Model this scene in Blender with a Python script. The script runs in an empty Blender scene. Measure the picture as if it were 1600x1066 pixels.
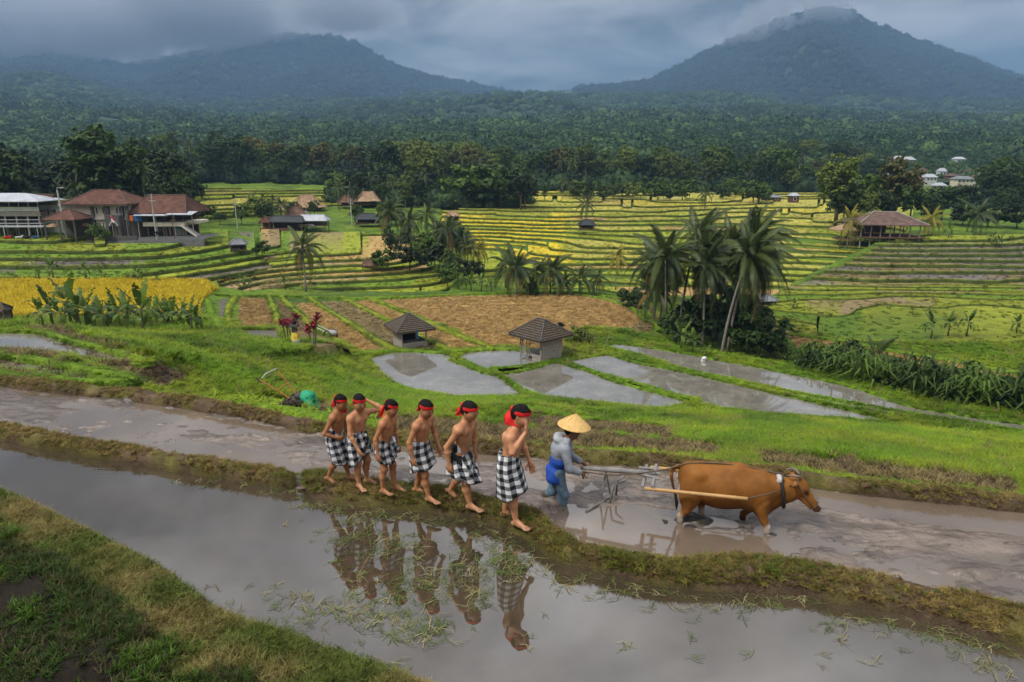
import bpy, bmesh, math, random
import numpy as np
from mathutils import Vector, Matrix

random.seed(7); RNG = np.random.default_rng(7)
SC = bpy.context.scene
COL = SC.collection
rad = math.radians

# ------------------------------------------------------------------ camera
F = 1600 * 24.0 / 36.0
PITCH = rad(14.6); HC = 4.17
cam_d = bpy.data.cameras.new('camera'); cam = bpy.data.objects.new('camera', cam_d); COL.objects.link(cam)
cam_d.sensor_width = 36.0; cam_d.lens = 24.0; cam_d.clip_start = 0.1; cam_d.clip_end = 30000
cam.location = (0, 0, HC); cam.rotation_euler = (math.pi/2 - PITCH, 0, 0)
SC.camera = cam

# ------------------------------------------------------------------ world: overcast sky
SUN_EL, SUN_AZ = rad(52), rad(235)      # azimuth measured from +Y towards +X
w = bpy.data.worlds.new('World'); SC.world = w; w.use_nodes = True
nt = w.node_tree; nt.nodes.clear(); N = nt.nodes.new; L = nt.links.new
def wmath(op, a, b=None):
    n = N('ShaderNodeMath'); n.operation = op
    for i, v in enumerate((a, b)):
        if v is None: continue
        if isinstance(v, (int, float)): n.inputs[i].default_value = v
        else: L(v, n.inputs[i])
    return n.outputs[0]
tc = N('ShaderNodeTexCoord'); sep = N('ShaderNodeSeparateXYZ'); L(tc.outputs['Generated'], sep.inputs[0])
zup = wmath('MAXIMUM', sep.outputs['Z'], 0.0)
den = wmath('ADD', zup, 0.16)
cmb = N('ShaderNodeCombineXYZ')
L(wmath('DIVIDE', sep.outputs['X'], den), cmb.inputs[0]); L(wmath('DIVIDE', sep.outputs['Y'], den), cmb.inputs[1])
n1 = N('ShaderNodeTexNoise'); n1.inputs['Scale'].default_value = 1.1; n1.inputs['Detail'].default_value = 7; n1.inputs['Roughness'].default_value = 0.56
n1.inputs['Distortion'].default_value = 0.35; L(cmb.outputs[0], n1.inputs['Vector'])
ramp = N('ShaderNodeValToRGB'); L(n1.outputs['Fac'], ramp.inputs[0])
ramp.color_ramp.elements[0].position = 0.40; ramp.color_ramp.elements[0].color = (.66, .68, .73, 1)
ramp.color_ramp.elements[1].position = 0.62; ramp.color_ramp.elements[1].color = (2.9, 2.88, 2.92, 1)
# an overcast dome is about three times as bright overhead as at the horizon
grad = wmath('ADD', wmath('MULTIPLY', wmath('POWER', zup, 1.15), 5.9), 0.40)
vm = N('ShaderNodeVectorMath'); vm.operation = 'SCALE'; L(ramp.outputs['Color'], vm.inputs[0]); L(grad, vm.inputs['Scale'])
sky = N('ShaderNodeTexSky'); sky.sky_type = 'NISHITA'; sky.sun_disc = False
sky.sun_elevation = SUN_EL; sky.sun_rotation = SUN_AZ
mx = N('ShaderNodeMixRGB'); mx.inputs[0].default_value = 0.97; L(sky.outputs[0], mx.inputs[1]); L(vm.outputs[0], mx.inputs[2])
bg = N('ShaderNodeBackground'); bg.inputs['Strength'].default_value = 0.09; L(mx.outputs[0], bg.inputs[0])
wo = N('ShaderNodeOutputWorld'); L(bg.outputs[0], wo.inputs[0])

sun_d = bpy.data.lights.new('sun', 'SUN'); sun_d.energy = 1.5; sun_d.angle = rad(10); sun_d.color = (1, .95, .86)
sun = bpy.data.objects.new('sun', sun_d); COL.objects.link(sun)
sdir = Vector((math.sin(SUN_AZ)*math.cos(SUN_EL), math.cos(SUN_AZ)*math.cos(SUN_EL), math.sin(SUN_EL)))
sun.rotation_euler = sdir.to_track_quat('Z', 'Y').to_euler()

vs = SC.view_settings
SC.display_settings.display_device = 'sRGB'
vs.view_transform = 'Standard'; vs.look = 'None'; vs.exposure = 1.0; vs.gamma = 1.0; vs.use_curve_mapping = False
cy = SC.cycles
cy.use_denoising = True; cy.use_adaptive_sampling = True; cy.adaptive_threshold = 0.02
cy.max_bounces = 5; cy.diffuse_bounces = 2; cy.glossy_bounces = 3; cy.transmission_bounces = 3
cy.transparent_max_bounces = 6; cy.volume_bounces = 1; cy.caustics_reflective = False; cy.caustics_refractive = False

# ------------------------------------------------------------------ pixel <-> world (1600x1066 photograph pixels)
def ray(px, py):
    x = (px-800)/F; y = (py-533)/F
    c, s = math.cos(PITCH), math.sin(PITCH)
    return np.array((x, c - y*s, -s - y*c))
def at(px, py, z=0.0):
    d = ray(px, py); k = (z-HC)/d[2]
    return Vector((d[0]*k, d[1]*k, z))
def atY(px, py, Y):
    d = ray(px, py); k = Y/d[1]
    return Vector((d[0]*k, Y, HC+d[2]*k))
def proj(X, Y, Z):
    c, s = math.cos(PITCH), math.sin(PITCH)
    v = np.asarray(Z)-HC
    dep = Y*c - v*s; dn = -Y*s - v*c
    return 800+F*X/dep, 533+F*dn/dep

# ------------------------------------------------------------------ small helpers
def tag(o, label=None, cat=None, group=None, kind=None):
    if label: o['label'] = label
    if cat: o['category'] = cat
    if group: o['group'] = group
    if kind: o['kind'] = kind
    return o
def mesh_np(name, V, Fc, smooth=False, colors=None, uvs=None, attr='Col'):
    me = bpy.data.meshes.new(name)
    V = np.asarray(V, dtype=np.float32)
    if isinstance(Fc, np.ndarray):
        n, k = Fc.shape
        me.vertices.add(len(V)); me.vertices.foreach_set('co', V.ravel())
        me.loops.add(n*k); me.loops.foreach_set('vertex_index', Fc.astype(np.int32).ravel())
        me.polygons.add(n); me.polygons.foreach_set('loop_start', np.arange(0, n*k, k, dtype=np.int32))
        me.update(calc_edges=True)
    else:
        me.from_pydata([tuple(v) for v in V], [], [tuple(f) for f in Fc]); me.update()
    if smooth:
        me.polygons.foreach_set('use_smooth', np.ones(len(me.polygons), dtype=bool))
    if colors is not None:
        ca = me.color_attributes.new(attr, 'FLOAT_COLOR', 'POINT')
        c = np.ones((len(V), 4), dtype=np.float32); c[:, :3] = np.asarray(colors)[:, :3]
        ca.data.foreach_set('color', c.ravel())
    if uvs is not None:
        ul = me.uv_layers.new(name='UVMap')
        li = np.zeros(len(me.loops), dtype=np.int32); me.loops.foreach_get('vertex_index', li)
        ul.data.foreach_set('uv', np.asarray(uvs, dtype=np.float32)[li].ravel())
    me.validate()
    return me
def link(name, me, mat=None, parent=None, loc=None, rot=None, scale=None):
    o = bpy.data.objects.new(name, me); COL.objects.link(o)
    if mat is not None and me is not None and not me.materials: me.materials.append(mat)
    if parent is not None: o.parent = parent
    if loc is not None: o.location = loc
    if rot is not None: o.rotation_euler = rot
    if scale is not None: o.scale = (scale,)*3 if isinstance(scale, (int, float)) else scale
    return o
def empty(name, loc=(0, 0, 0), rz=0.0, label=None, cat=None, group=None, scale=1.0):
    o = bpy.data.objects.new(name, None); COL.objects.link(o)
    o.location = loc; o.rotation_euler = (0, 0, rz); o.scale = (scale,)*3
    o.empty_display_size = 0.2
    return tag(o, label, cat, group)
def grid_faces(nr, nc):
    i = np.arange(nr-1)[:, None]*nc + np.arange(nc-1)[None, :]
    return np.stack([i, i+1, i+nc+1, i+nc], -1).reshape(-1, 4)
class MB:
    """collects simple shapes into one mesh"""
    def __init__(s): s.v = []; s.f = []
    def add(s, vs, fs):
        o = len(s.v); s.v += [tuple(v) for v in vs]; s.f += [tuple(i+o for i in f) for f in fs]; return s
    def box(s, x0, x1, y0, y1, z0, z1, m=None):
        vs = [(x, y, z) for z in (z0, z1) for y in (y0, y1) for x in (x0, x1)]
        if m is not None: vs = [m @ Vector(v) for v in vs]
        return s.add(vs, [(0, 2, 3, 1), (4, 5, 7, 6), (0, 1, 5, 4), (2, 6, 7, 3), (0, 4, 6, 2), (1, 3, 7, 5)])
    def tube(s, pts, r, n=6, cap=True):
        pts = [Vector(p) for p in pts]; rs = r if hasattr(r, '__len__') else [r]*len(pts)
        vs = []; fs = []
        for i, p in enumerate(pts):
            a = pts[max(0, i-1)]; b = pts[min(len(pts)-1, i+1)]
            t = (b-a).normalized(); q = t.to_track_quat('Z', 'Y')
            for k in range(n):
                an = 2*math.pi*k/n
                vs.append(p + q @ Vector((math.cos(an)*rs[i], math.sin(an)*rs[i], 0)))
        for i in range(len(pts)-1):
            for k in range(n):
                k2 = (k+1) % n; fs.append((i*n+k, i*n+k2, (i+1)*n+k2, (i+1)*n+k))
        if cap: fs += [tuple(range(n-1, -1, -1)), tuple((len(pts)-1)*n+k for k in range(n))]
        return s.add(vs, fs)
    def lathe(s, prof, n=16, c=(0, 0, 0)):
        vs = []; fs = []
        for r, z in prof:
            for k in range(n):
                an = 2*math.pi*k/n; vs.append((c[0]+r*math.cos(an), c[1]+r*math.sin(an), c[2]+z))
        for i in range(len(prof)-1):
            for k in range(n):
                k2 = (k+1) % n; fs.append((i*n+k, i*n+k2, (i+1)*n+k2, (i+1)*n+k))
        return s.add(vs, fs)
    def mesh(s, name, smooth=False):
        me = bpy.data.meshes.new(name); me.from_pydata(s.v, [], s.f); me.update()
        if smooth: me.polygons.foreach_set('use_smooth', np.ones(len(me.polygons), dtype=bool))
        return me
    def build(s, name, mat, parent=None, smooth=False, **k):
        return link(name, s.mesh(name, smooth), mat, parent, **k)

# value noise in numpy
_perm = np.random.default_rng(3).random((64, 64, 4)).astype(np.float64)
def vnoise(x, y, ch=0):
    x = np.asarray(x, float); y = np.asarray(y, float)
    xi = np.floor(x).astype(int); yi = np.floor(y).astype(int); fx = x-xi; fy = y-yi
    fx = fx*fx*(3-2*fx); fy = fy*fy*(3-2*fy)
    g = lambda a, b: _perm[a % 64, b % 64, ch]
    return (g(xi, yi)*(1-fx)+g(xi+1, yi)*fx)*(1-fy) + (g(xi, yi+1)*(1-fx)+g(xi+1, yi+1)*fx)*fy
def fbm(x, y, o=4, ch=0):
    s = 0; a = 0.5; t = 0
    for k in range(o):
        s = s + a*vnoise(np.asarray(x)*2**k+17.3*k, np.asarray(y)*2**k+5.1*k, (ch+k) % 4); t += a; a *= .5
    return s/t
def inpoly(px, py, poly):
    px = np.asarray(px); py = np.asarray(py); r = np.zeros(px.shape, bool); n = len(poly)
    for i in range(n):
        x0, y0 = poly[i]; x1, y1 = poly[(i+1) % n]
        c = ((y0 > py) != (y1 > py)) & (px < (x1-x0)*(py-y0)/((y1-y0) if y1 != y0 else 1e-9)+x0)
        r ^= c
    return r
def smooth_poly(pts, n):
    """Catmull-Rom resample of a polyline to n points"""
    P = np.array([tuple(p) for p in pts], float); m = len(P)
    d = np.r_[0, np.cumsum(np.linalg.norm(np.diff(P, axis=0), axis=1))]
    u = np.linspace(0, d[-1], n); out = np.zeros((n, P.shape[1]))
    T = np.zeros_like(P)
    for i in range(m):
        a, b = max(0, i-1), min(m-1, i+1); T[i] = (P[b]-P[a])/max(d[b]-d[a], 1e-9)
    for j, x in enumerate(u):
        i = min(max(np.searchsorted(d, x, 'right')-1, 0), m-2); h = d[i+1]-d[i]; t = (x-d[i])/h
        out[j] = (2*t**3-3*t**2+1)*P[i]+(t**3-2*t**2+t)*h*T[i]+(-2*t**3+3*t**2)*P[i+1]+(t**3-t**2)*h*T[i+1]
    return out
# ------------------------------------------------------------------ materials
class Mat:
    def __init__(s, name):
        s.m = bpy.data.materials.new(name); s.m.use_nodes = True; s.t = s.m.node_tree
        s.p = s.t.nodes['Principled BSDF']; s.o = s.t.nodes['Material Output']
    def n(s, typ, **k):
        x = s.t.nodes.new('ShaderNode'+typ)
        for a, b in k.items(): setattr(x, a, b)
        return x
    def l(s, a, b): s.t.links.new(a, b)
    def noise(s, scale, detail=4, rough=.55, vec=None, dist=0.0):
        x = s.n('TexNoise'); x.inputs['Scale'].default_value = scale; x.inputs['Detail'].default_value = detail
        x.inputs['Roughness'].default_value = rough; x.inputs['Distortion'].default_value = dist
        if vec is not None: s.l(vec, x.inputs['Vector'])
        return x.outputs['Fac']
    def coord(s, kind='Object', scale=None):
        o = s.n('TexCoord').outputs[kind]
        if scale is None: return o
        m = s.n('Mapping'); m.inputs['Scale'].default_value = scale; s.l(o, m.inputs['Vector']); return m.outputs[0]
    def ramp(s, fac, stops):
        r = s.n('ValToRGB'); s.l(fac, r.inputs[0]); e = r.color_ramp.elements
        while len(e) < len(stops): e.new(0.5)
        for x, (p, c) in zip(e, stops): x.position = p; x.color = (*c, 1) if len(c) == 3 else c
        return r.outputs['Color']
    def mix(s, fac, a, b, typ='MIX'):
        x = s.n('MixRGB', blend_type=typ)
        for i, v in enumerate((fac, a, b)):
            if isinstance(v, (int, float)): x.inputs[i].default_value = v if i == 0 else (v, v, v, 1)
            elif isinstance(v, tuple): x.inputs[i].default_value = (*v, 1)
            else: s.l(v, x.inputs[i])
        return x.outputs[0]
    def math(s, op, a, b=0.0):
        x = s.n('Math', operation=op)
        for i, v in enumerate((a, b)):
            if isinstance(v, (int, float)): x.inputs[i].default_value = v
            else: s.l(v, x.inputs[i])
        return x.outputs[0]
    def col(s, c):
        if isinstance(c, tuple): s.p.inputs['Base Color'].default_value = (*c, 1)
        else: s.l(c, s.p.inputs['Base Color'])
        return s
    def rough(s, r, spec=None):
        if isinstance(r, (int, float)): s.p.inputs['Roughness'].default_value = r
        else: s.l(r, s.p.inputs['Roughness'])
        if spec is not None: s.p.inputs['Specular IOR Level'].default_value = spec
        return s
    def bump(s, h, strength=.5, dist=.05):
        b = s.n('Bump'); b.inputs['Strength'].default_value = strength; b.inputs['Distance'].default_value = dist
        s.l(h, b.inputs['Height']); s.l(b.outputs[0], s.p.inputs['Normal']); return s
    def attr(s, name, typ='GEOMETRY'):
        a = s.n('Attribute'); a.attribute_type = typ; a.attribute_name = name; return a
def simple(name, c, r=.8, var=.25, scale=6, bump=0., bscale=None, spec=.3, dist=.02):
    m = Mat(name); n = m.noise(scale, 5, .6, m.coord())
    lo = tuple(x*(1-var) for x in c); hi = tuple(min(1, x*(1+var)) for x in c)
    m.col(m.ramp(n, [(.3, lo), (.7, hi)])).rough(r, spec)
    if bump: m.bump(m.noise(bscale or scale*3, 5, .65, m.coord()), bump, dist)
    return m.m
def attr_mat(name, r=.85, var=.35, scale=4., bump=.5, bscale=20, dist=.05, spec=.2, fine=None):
    """colour attribute broken up by two scales of noise"""
    m = Mat(name); a = m.attr('Col'); c = m.coord()
    n = m.noise(scale, 6, .62, c)
    g = m.ramp(n, [(.28, (1-var,)*3), (.72, (1+var,)*3)])
    k = m.mix(1.0, a.outputs['Color'], g, 'MULTIPLY')
    if fine:
        g2 = m.ramp(m.noise(fine, 3, .7, c), [(.3, (.6,)*3), (.7, (1.35,)*3)]); k = m.mix(1.0, k, g2, 'MULTIPLY')
    m.col(k).rough(r, spec)
    if bump: m.bump(m.noise(bscale, 5, .7, c), bump, dist)
    return m.m
def leaf_mat(name, c, var=.35, tint=True, trans=.35, r=.6, inst=True, shift=(1.25, 1.05, .6)):
    """foliage: per-object or per-instance tint, some light through the leaf"""
    m = Mat(name)
    oi = m.n('ObjectInfo')
    a = m.attr('tint', 'INSTANCER').outputs['Fac'] if inst else oi.outputs['Random']
    n = m.noise(.9, 3, .6, m.coord())
    f = m.math('ADD', m.math('MULTIPLY', a, .65), m.math('MULTIPLY', n, .45))
    lo = tuple(x*(1-var) for x in c); hi = tuple(min(1, x*(1+var)*s) for x, s in zip(c, shift))
    cc = m.ramp(f, [(.2, lo), (.85, hi)])
    m.col(cc).rough(r, .25)
    tr = m.n('BsdfTranslucent'); m.l(cc, tr.inputs['Color'])
    ms = m.n('MixShader'); ms.inputs[0].default_value = trans
    m.l(m.p.outputs[0], ms.inputs[1]); m.l(tr.outputs[0], ms.inputs[2]); m.l(ms.outputs[0], m.o.inputs['Surface'])
    return m.m
def tint_attr_mat(name, trans=.3, r=.6):
    """instances whose colour is carried on the points"""
    m = Mat(name); a = m.attr('pcol', 'INSTANCER'); n = m.noise(3., 3, .6, m.coord())
    cc = m.mix(1.0, a.outputs['Color'], m.ramp(n, [(.3, (.72,)*3), (.7, (1.25,)*3)]), 'MULTIPLY')
    m.col(cc).rough(r, .2)
    tr = m.n('BsdfTranslucent'); m.l(cc, tr.inputs['Color'])
    ms = m.n('MixShader'); ms.inputs[0].default_value = trans
    m.l(m.p.outputs[0], ms.inputs[1]); m.l(tr.outputs[0], ms.inputs[2]); m.l(ms.outputs[0], m.o.inputs['Surface'])
    return m.m

# instancing of uncountable stuff (grass, stubble, far forest) through geometry nodes
def scatter(name, protos, pts, scl, rot, vi, pcol, label, cat):
    """one object: points with attributes, each carrying an instance of one of the prototype meshes"""
    pts = np.asarray(pts, np.float32); n = len(pts)
    me = bpy.data.meshes.new(name); me.vertices.add(n); me.vertices.foreach_set('co', pts.ravel())
    def add(nm, typ, key, arr):
        at_ = me.attributes.new(nm, typ, 'POINT'); at_.data.foreach_set(key, np.asarray(arr).ravel())
    add('scl', 'FLOAT_VECTOR', 'vector', np.asarray(scl, np.float32))
    add('rot', 'FLOAT_VECTOR', 'vector', np.asarray(rot, np.float32))
    add('vi', 'INT', 'value', np.asarray(vi, np.int32))
    c4 = np.ones((n, 4), np.float32); c4[:, :3] = pcol
    add('pcol', 'FLOAT_COLOR', 'color', c4)
    o = bpy.data.objects.new(name, me); COL.objects.link(o)
    col = bpy.data.collections.new(name+'_kinds')
    for i, p in enumerate(protos):
        q = bpy.data.objects.new('%s_kind_%02d' % (name, i), p); col.objects.link(q)
    ng = bpy.data.node_groups.new(name+'_spread', 'GeometryNodeTree')
    ng.interface.new_socket('Geometry', in_out='INPUT', socket_type='NodeSocketGeometry')
    ng.interface.new_socket('Geometry', in_out='OUTPUT', socket_type='NodeSocketGeometry')
    gi = ng.nodes.new('NodeGroupInput'); go = ng.nodes.new('NodeGroupOutput')
    ci = ng.nodes.new('GeometryNodeCollectionInfo'); ci.inputs['Collection'].default_value = col
    ci.inputs['Separate Children'].default_value = True; ci.inputs['Reset Children'].default_value = True
    ip = ng.nodes.new('GeometryNodeInstanceOnPoints'); ip.inputs['Pick Instance'].default_value = True
    def na(nm, typ):
        x = ng.nodes.new('GeometryNodeInputNamedAttribute'); x.data_type = typ; x.inputs['Name'].default_value = nm
        return x.outputs['Attribute']
    k = ng.links.new
    k(gi.outputs[0], ip.inputs['Points']); k(ci.outputs[0], ip.inputs['Instance'])
    k(na('vi', 'INT'), ip.inputs['Instance Index'])
    e2r = ng.nodes.new('FunctionNodeEulerToRotation'); k(na('rot', 'FLOAT_VECTOR'), e2r.inputs[0]); k(e2r.outputs[0], ip.inputs['Rotation'])
    k(na('scl', 'FLOAT_VECTOR'), ip.inputs['Scale']); k(ip.outputs[0], go.inputs[0])
    md = o.modifiers.new('spread', 'NODES'); md.node_group = ng
    return tag(o, label, cat, kind='stuff')

MAT = {}
MAT['terrain'] = attr_mat('terrain_soil_and_grass', .9, .4, 1.3, .9, 14, .12, fine=9)
MAT['terrace'] = attr_mat('terraced_fields', .9, .35, .7, .6, 6, .15, fine=5)
MAT['bund'] = attr_mat('grassy_bund', .95, .4, 6, .9, 45, .03, fine=40)
MAT['grass'] = tint_attr_mat('grass_blades', .35, .6)
MAT['crown'] = tint_attr_mat('forest_crowns', .12, .75)
# ------------------------------------------------------------------ shape of the land
CTL = []           # (X, Y, z)
def cz(px, py, z): p = at(px, py, z); CTL.append((p.x, p.y, z))
def cY(px, py, Y): p = atY(px, py, Y); CTL.append((p.x, p.y, p.z))
MUD_EDGE_PX = [(-420, 566), (-200, 585), (0, 606), (250, 634), (400, 660), (510, 683), (820, 717), (1040, 737), (1300, 768), (1600, 803), (1800, 828), (2050, 858)]
MUD_EDGE = np.array([at(x, y, 0.0)[:2] for x, y in MUD_EDGE_PX])
for x, y in MUD_EDGE:
    CTL.append((x, y, -.05)); CTL.append((x, y-1.6, -.05))
for a in [(0,575,-.8),(0,540,-2.3),(0,520,-3.3),(0,500,-8.8),(-350,575,-2.5),(-350,500,-8.5),(0,490,-9.4),(0,440,-9.4),(200,490,-9.4),(200,440,-9.4),
          (-350,440,-9),(340,470,-10.6),
          (580,560,-11.2),(800,545,-11.2),(640,545,-11.2),(1000,560,-11.3),(1250,600,-11.3),(900,600,-11.2),(1100,600,-11.3),(700,500,-11.5),
          (500,500,-11.3),(900,500,-11.6),(900,465,-12.2),(500,468,-12),(700,465,-12.1),(400,470,-11.6),(400,510,-11.2),(1000,500,-12),(1020,470,-12.9),
          (1600,652,-11.3),(1600,640,-13.5),(1600,590,-13.5),(1600,530,-13),(1300,570,-13.6),(1300,530,-13.3),(1130,555,-14),(1060,515,-13.4),
          (1900,700,-11.3),(1900,530,-13),(1900,450,-12),(1900,373,-8.6),(1400,450,-12.4),(1600,450,-12.2),(1200,450,-12.8),(1200,490,-13.3),
          (0,415,-8.8),(0,380,-7.4),(200,372,-7.4),(-350,380,-7),(200,430,-9.4),(350,440,-10.5),(350,400,-8.8),(350,375,-8.2),
          (480,450,-12),(600,440,-11.8),(600,400,-10),(450,365,-9.6),(600,370,-10.2),(300,320,-6),(500,320,-6.5),(300,298,-4.5),(500,305,-5.5),
          (850,455,-13),(850,400,-11),(850,345,-8),(850,310,-6.5),(700,345,-8.5),(700,400,-12.3),(1100,455,-13),(1100,400,-10.8),(1100,345,-7.9),
          (1100,310,-6.5),(1250,345,-7.9),(1250,400,-10.5),(1400,373,-8.6),(1600,373,-8.8),(1400,320,-8),(1600,320,-8),(1450,285,-5),(850,280,-3),
          (300,272,0),(-300,300,-4),(0,300,-4),(1900,285,-5),(1100,280,-3.5)]: cz(*a)
for a in [(100,512,34),(250,515,50),(300,550,33),(400,600,25),(300,600,21),(200,600,17),(200,560,24),(200,530,36),(400,550,36),(450,637,21.5),
          (500,570,36),(550,545,52),(530,606,33),(340,500,55),(700,648,25),(700,665,17),(700,634,36),(1000,660,30),(1000,648,36),(1000,700,16),
          (1000,675,22),(1300,690,20),(1300,730,12.5),(1300,674,29),(1600,760,10.5),(1600,720,16),(1600,700,25),(1600,688,33),
          (1900,790,11),(1900,755,22),(1900,725,34)]: cY(*a)
CTL = np.array(CTL)
def uv_of(X, Y): return 60*X/Y, 60*np.log(Y/10.0)
cu, cv = uv_of(CTL[:, 0], CTL[:, 1])
def tps_k(r2): return 0.5*r2*np.log(r2+1e-9)
def _fit():
    n = len(CTL); K = tps_k((cu[:, None]-cu)**2+(cv[:, None]-cv)**2) + np.eye(n)*2.0
    P = np.c_[np.ones(n), cu, cv]; A = np.zeros((n+3, n+3)); A[:n, :n] = K; A[:n, n:] = P; A[n:, :n] = P.T
    return np.linalg.solve(A, np.r_[CTL[:, 2], 0, 0, 0])
_w = _fit()
GU = np.linspace(-72, 72, 361); GV = np.linspace(60*math.log(.4), 60*math.log(40), 420)
def _tps_grid():
    out = np.zeros((len(GV), len(GU)))
    for i, v in enumerate(GV):
        r2 = (GU[:, None]-cu)**2+(v-cv)**2
        out[i] = tps_k(r2)@_w[:-3] + _w[-3]+_w[-2]*GU+_w[-1]*v
    return out
BG = _tps_grid()
def base(X, Y):
    u, v = uv_of(np.asarray(X, float), np.maximum(np.asarray(Y, float), 4.2))
    i = np.clip((v-GV[0])/(GV[1]-GV[0]), 0, len(GV)-1.001); j = np.clip((u-GU[0])/(GU[1]-GU[0]), 0, len(GU)-1.001)
    i0 = i.astype(int); j0 = j.astype(int); a = i-i0; b = j-j0
    return (BG[i0, j0]*(1-b)+BG[i0, j0+1]*b)*(1-a)+(BG[i0+1, j0]*(1-b)+BG[i0+1, j0+1]*b)*a

# mid-ground ponds, outlines read off on their own water level
POND_Z = -11.15
PONDS = [
 [(572,564),(606,555),(650,551),(684,552),(718,565),(756,582),(796,600),(814,613),(760,616),(700,613),(640,604),(604,588)],
 [(706,556),(740,549),(798,545),(834,556),(862,568),(816,573),(768,578),(736,568)],
 [(770,580),(818,576),(868,571),(922,584),(990,602),(1060,622),(1092,630),(1040,634),(960,627),(890,620),(836,611),(806,598)],
 [(884,568),(930,560),(962,557),(1030,573),(1100,592),(1180,611),(1262,630),(1404,655),(1300,648),(1190,641),(1110,630),(1040,611),(960,589)],
 [(938,545),(962,541),(1012,547),(1080,558),(1120,566),(1186,578),(1260,593),(1340,611),(1420,628),(1520,645),(1640,664),(1640,674),(1560,662),(1440,644),(1330,624),(1240,607),(1160,591),(1080,575),(1000,559)],
 [(938,549),(1000,563),(1080,580),(1160,596),(1240,613),(1330,630),(1440,650),(1420,652),(1320,636),(1240,620),(1150,600),(1060,580),(990,566)],
]
def grow(p, px_=6.5):
    cx_ = sum(q[0] for q in p)/len(p); cy_ = sum(q[1] for q in p)/len(p)
    return [(x, y+px_*(1 if y > cy_+(x-cx_)*.16 else -.6)) for x, y in p]
POND_W = [[tuple(at(x, y, POND_Z)[:2]) for x, y in (grow(p) if i < 5 else p)] for i, p in enumerate(PONDS)]
# narrow flooded strips on the near slope: outline in pixels, level found from the land under it
STRIPS = [
 [(-40,518),(60,521),(110,535),(180,552),(230,570),(170,570),(80,556),(-40,546)],
 [(-40,554),(40,563),(110,577),(210,600),(130,600),(40,588),(-40,578)],
 [(320,630),(380,639),(440,648),(512,660),(570,671),(600,678),(560,681),(500,671),(440,660),(390,651),(340,641)],
]
STRIP_Z = [-2.80, -1.72, -.42]
STRIP_W = [[tuple(at(x, y, z)[:2]) for x, y in p] for p, z in zip(STRIPS, STRIP_Z)]

POND_FRONT = np.array([at(x, y, POND_Z)[:2] for x, y in [(545,556),(575,585),(604,600),(650,614),(720,622),(814,622),(900,628),(1000,640),(1100,643),(1200,651),(1300,659),(1400,667),(1500,678),(1650,690),(1900,725),(2300,780)]])
POND_BACK = np.array([at(x, y, POND_Z)[:2] for x, y in [(545,550),(620,546),(700,540),(800,536),(900,533),(960,532),(1080,546),(1200,567),(1300,588),(1400,611),(1520,634),(1650,652),(1900,690),(2300,745)]])
def mud_edge_y(X): return np.interp(X, MUD_EDGE[:, 0], MUD_EDGE[:, 1])
def ground(X, Y):
    """height of the finished land"""
    X = np.asarray(X, float); Y = np.asarray(Y, float)
    B = base(X, Y)
    d = Y-mud_edge_y(X)
    wn = np.clip(d/1.5, 0, 1)*np.clip((46-Y)/8, 0, 1)
    s = .55; Bn = B + (fbm(X*.16, Y*.16, 3)-.5)*.9
    q = np.floor(Bn/s); f = Bn/s-q
    st = s*(q+np.clip((f-.62)/.38, 0, 1)**1.0)
    z = B*(1-wn)+st*wn
    z = z + (fbm(X*1.1, Y*1.1, 3, 1)-.5)*.16*np.clip(d/2, 0, 1)*np.clip((60-Y)/20, .15, 1)
    # the slope runs down to the ponds no steeper than it does in view
    o_ = np.argsort(POND_FRONT[:, 0]); yf = np.interp(X, POND_FRONT[o_, 0], POND_FRONT[o_, 1])
    capz = POND_Z+.02+.27*np.maximum(yf-Y, 0); use = (X > POND_FRONT[0, 0]) & (Y < yf+.5)
    z = np.where(use, np.minimum(z, capz), z)
    o2 = np.argsort(POND_BACK[:, 0]); yb = np.interp(X, POND_BACK[o2, 0], POND_BACK[o2, 1]); rgt = X > POND_FRONT[0, 0]
    z = np.where(rgt & (Y >= yf) & (Y <= yb), np.clip(z, POND_Z-.03, POND_Z+.03), z)
    z = np.where(rgt & (Y > yb) & (Y < yb+6), np.maximum(z, POND_Z+.10-.5*(Y-yb)), z)
    # plough-flat bottom under the ponds
    near = (Y > 34) & (Y < 62)
    if near.any():
        for p in POND_W:
            m = near & inpoly(X, Y, p); z = np.where(m, np.minimum(z, POND_Z-.12), z)
        m = near & ~np.isnan(z); e = np.clip(1-np.abs(Y-50)/14, 0, 1)
    for p, zz in zip(STRIP_W, STRIP_Z):
        xs_ = np.array([q[0] for q in p]); gx = np.linspace(xs_.min(), xs_.max(), 24); fy = np.full(24, 1e9)
        for i in range(len(p)):
            (xa, ya), (xb, yb_) = p[i], p[(i+1) % len(p)]
            if abs(xa-xb) < 1e-6: continue
            w_ = (gx-xa)/(xb-xa); ok_ = (w_ >= 0) & (w_ <= 1); fy = np.where(ok_, np.minimum(fy, ya+(yb_-ya)*w_), fy)
        yf2 = np.interp(X, gx, fy); inr = (X > xs_.min()-.3) & (X < xs_.max()+.3) & (Y < yf2) & (Y > yf2-2.2) & (yf2 < 1e8)
        z = np.where(inr, np.minimum(z, zz+.05+.24*(yf2-Y)), z)
        m = inpoly(X, Y, p); z = np.where(m, zz-.05, z)
    return z
def land_hit(px, py, y0=7.5, y1=330):
    d = ray(px, py); Ys = np.geomspace(y0, y1, 1500); k = Ys/d[1]
    g = ground(d[0]*k, Ys); zz = HC+d[2]*k
    i = np.argmax(zz < g)
    return Vector((d[0]*k[i], Ys[i], float(g[i]))) if zz[i] < g[i] else Vector((d[0]*k[-1], Ys[-1], float(g[-1])))

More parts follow.
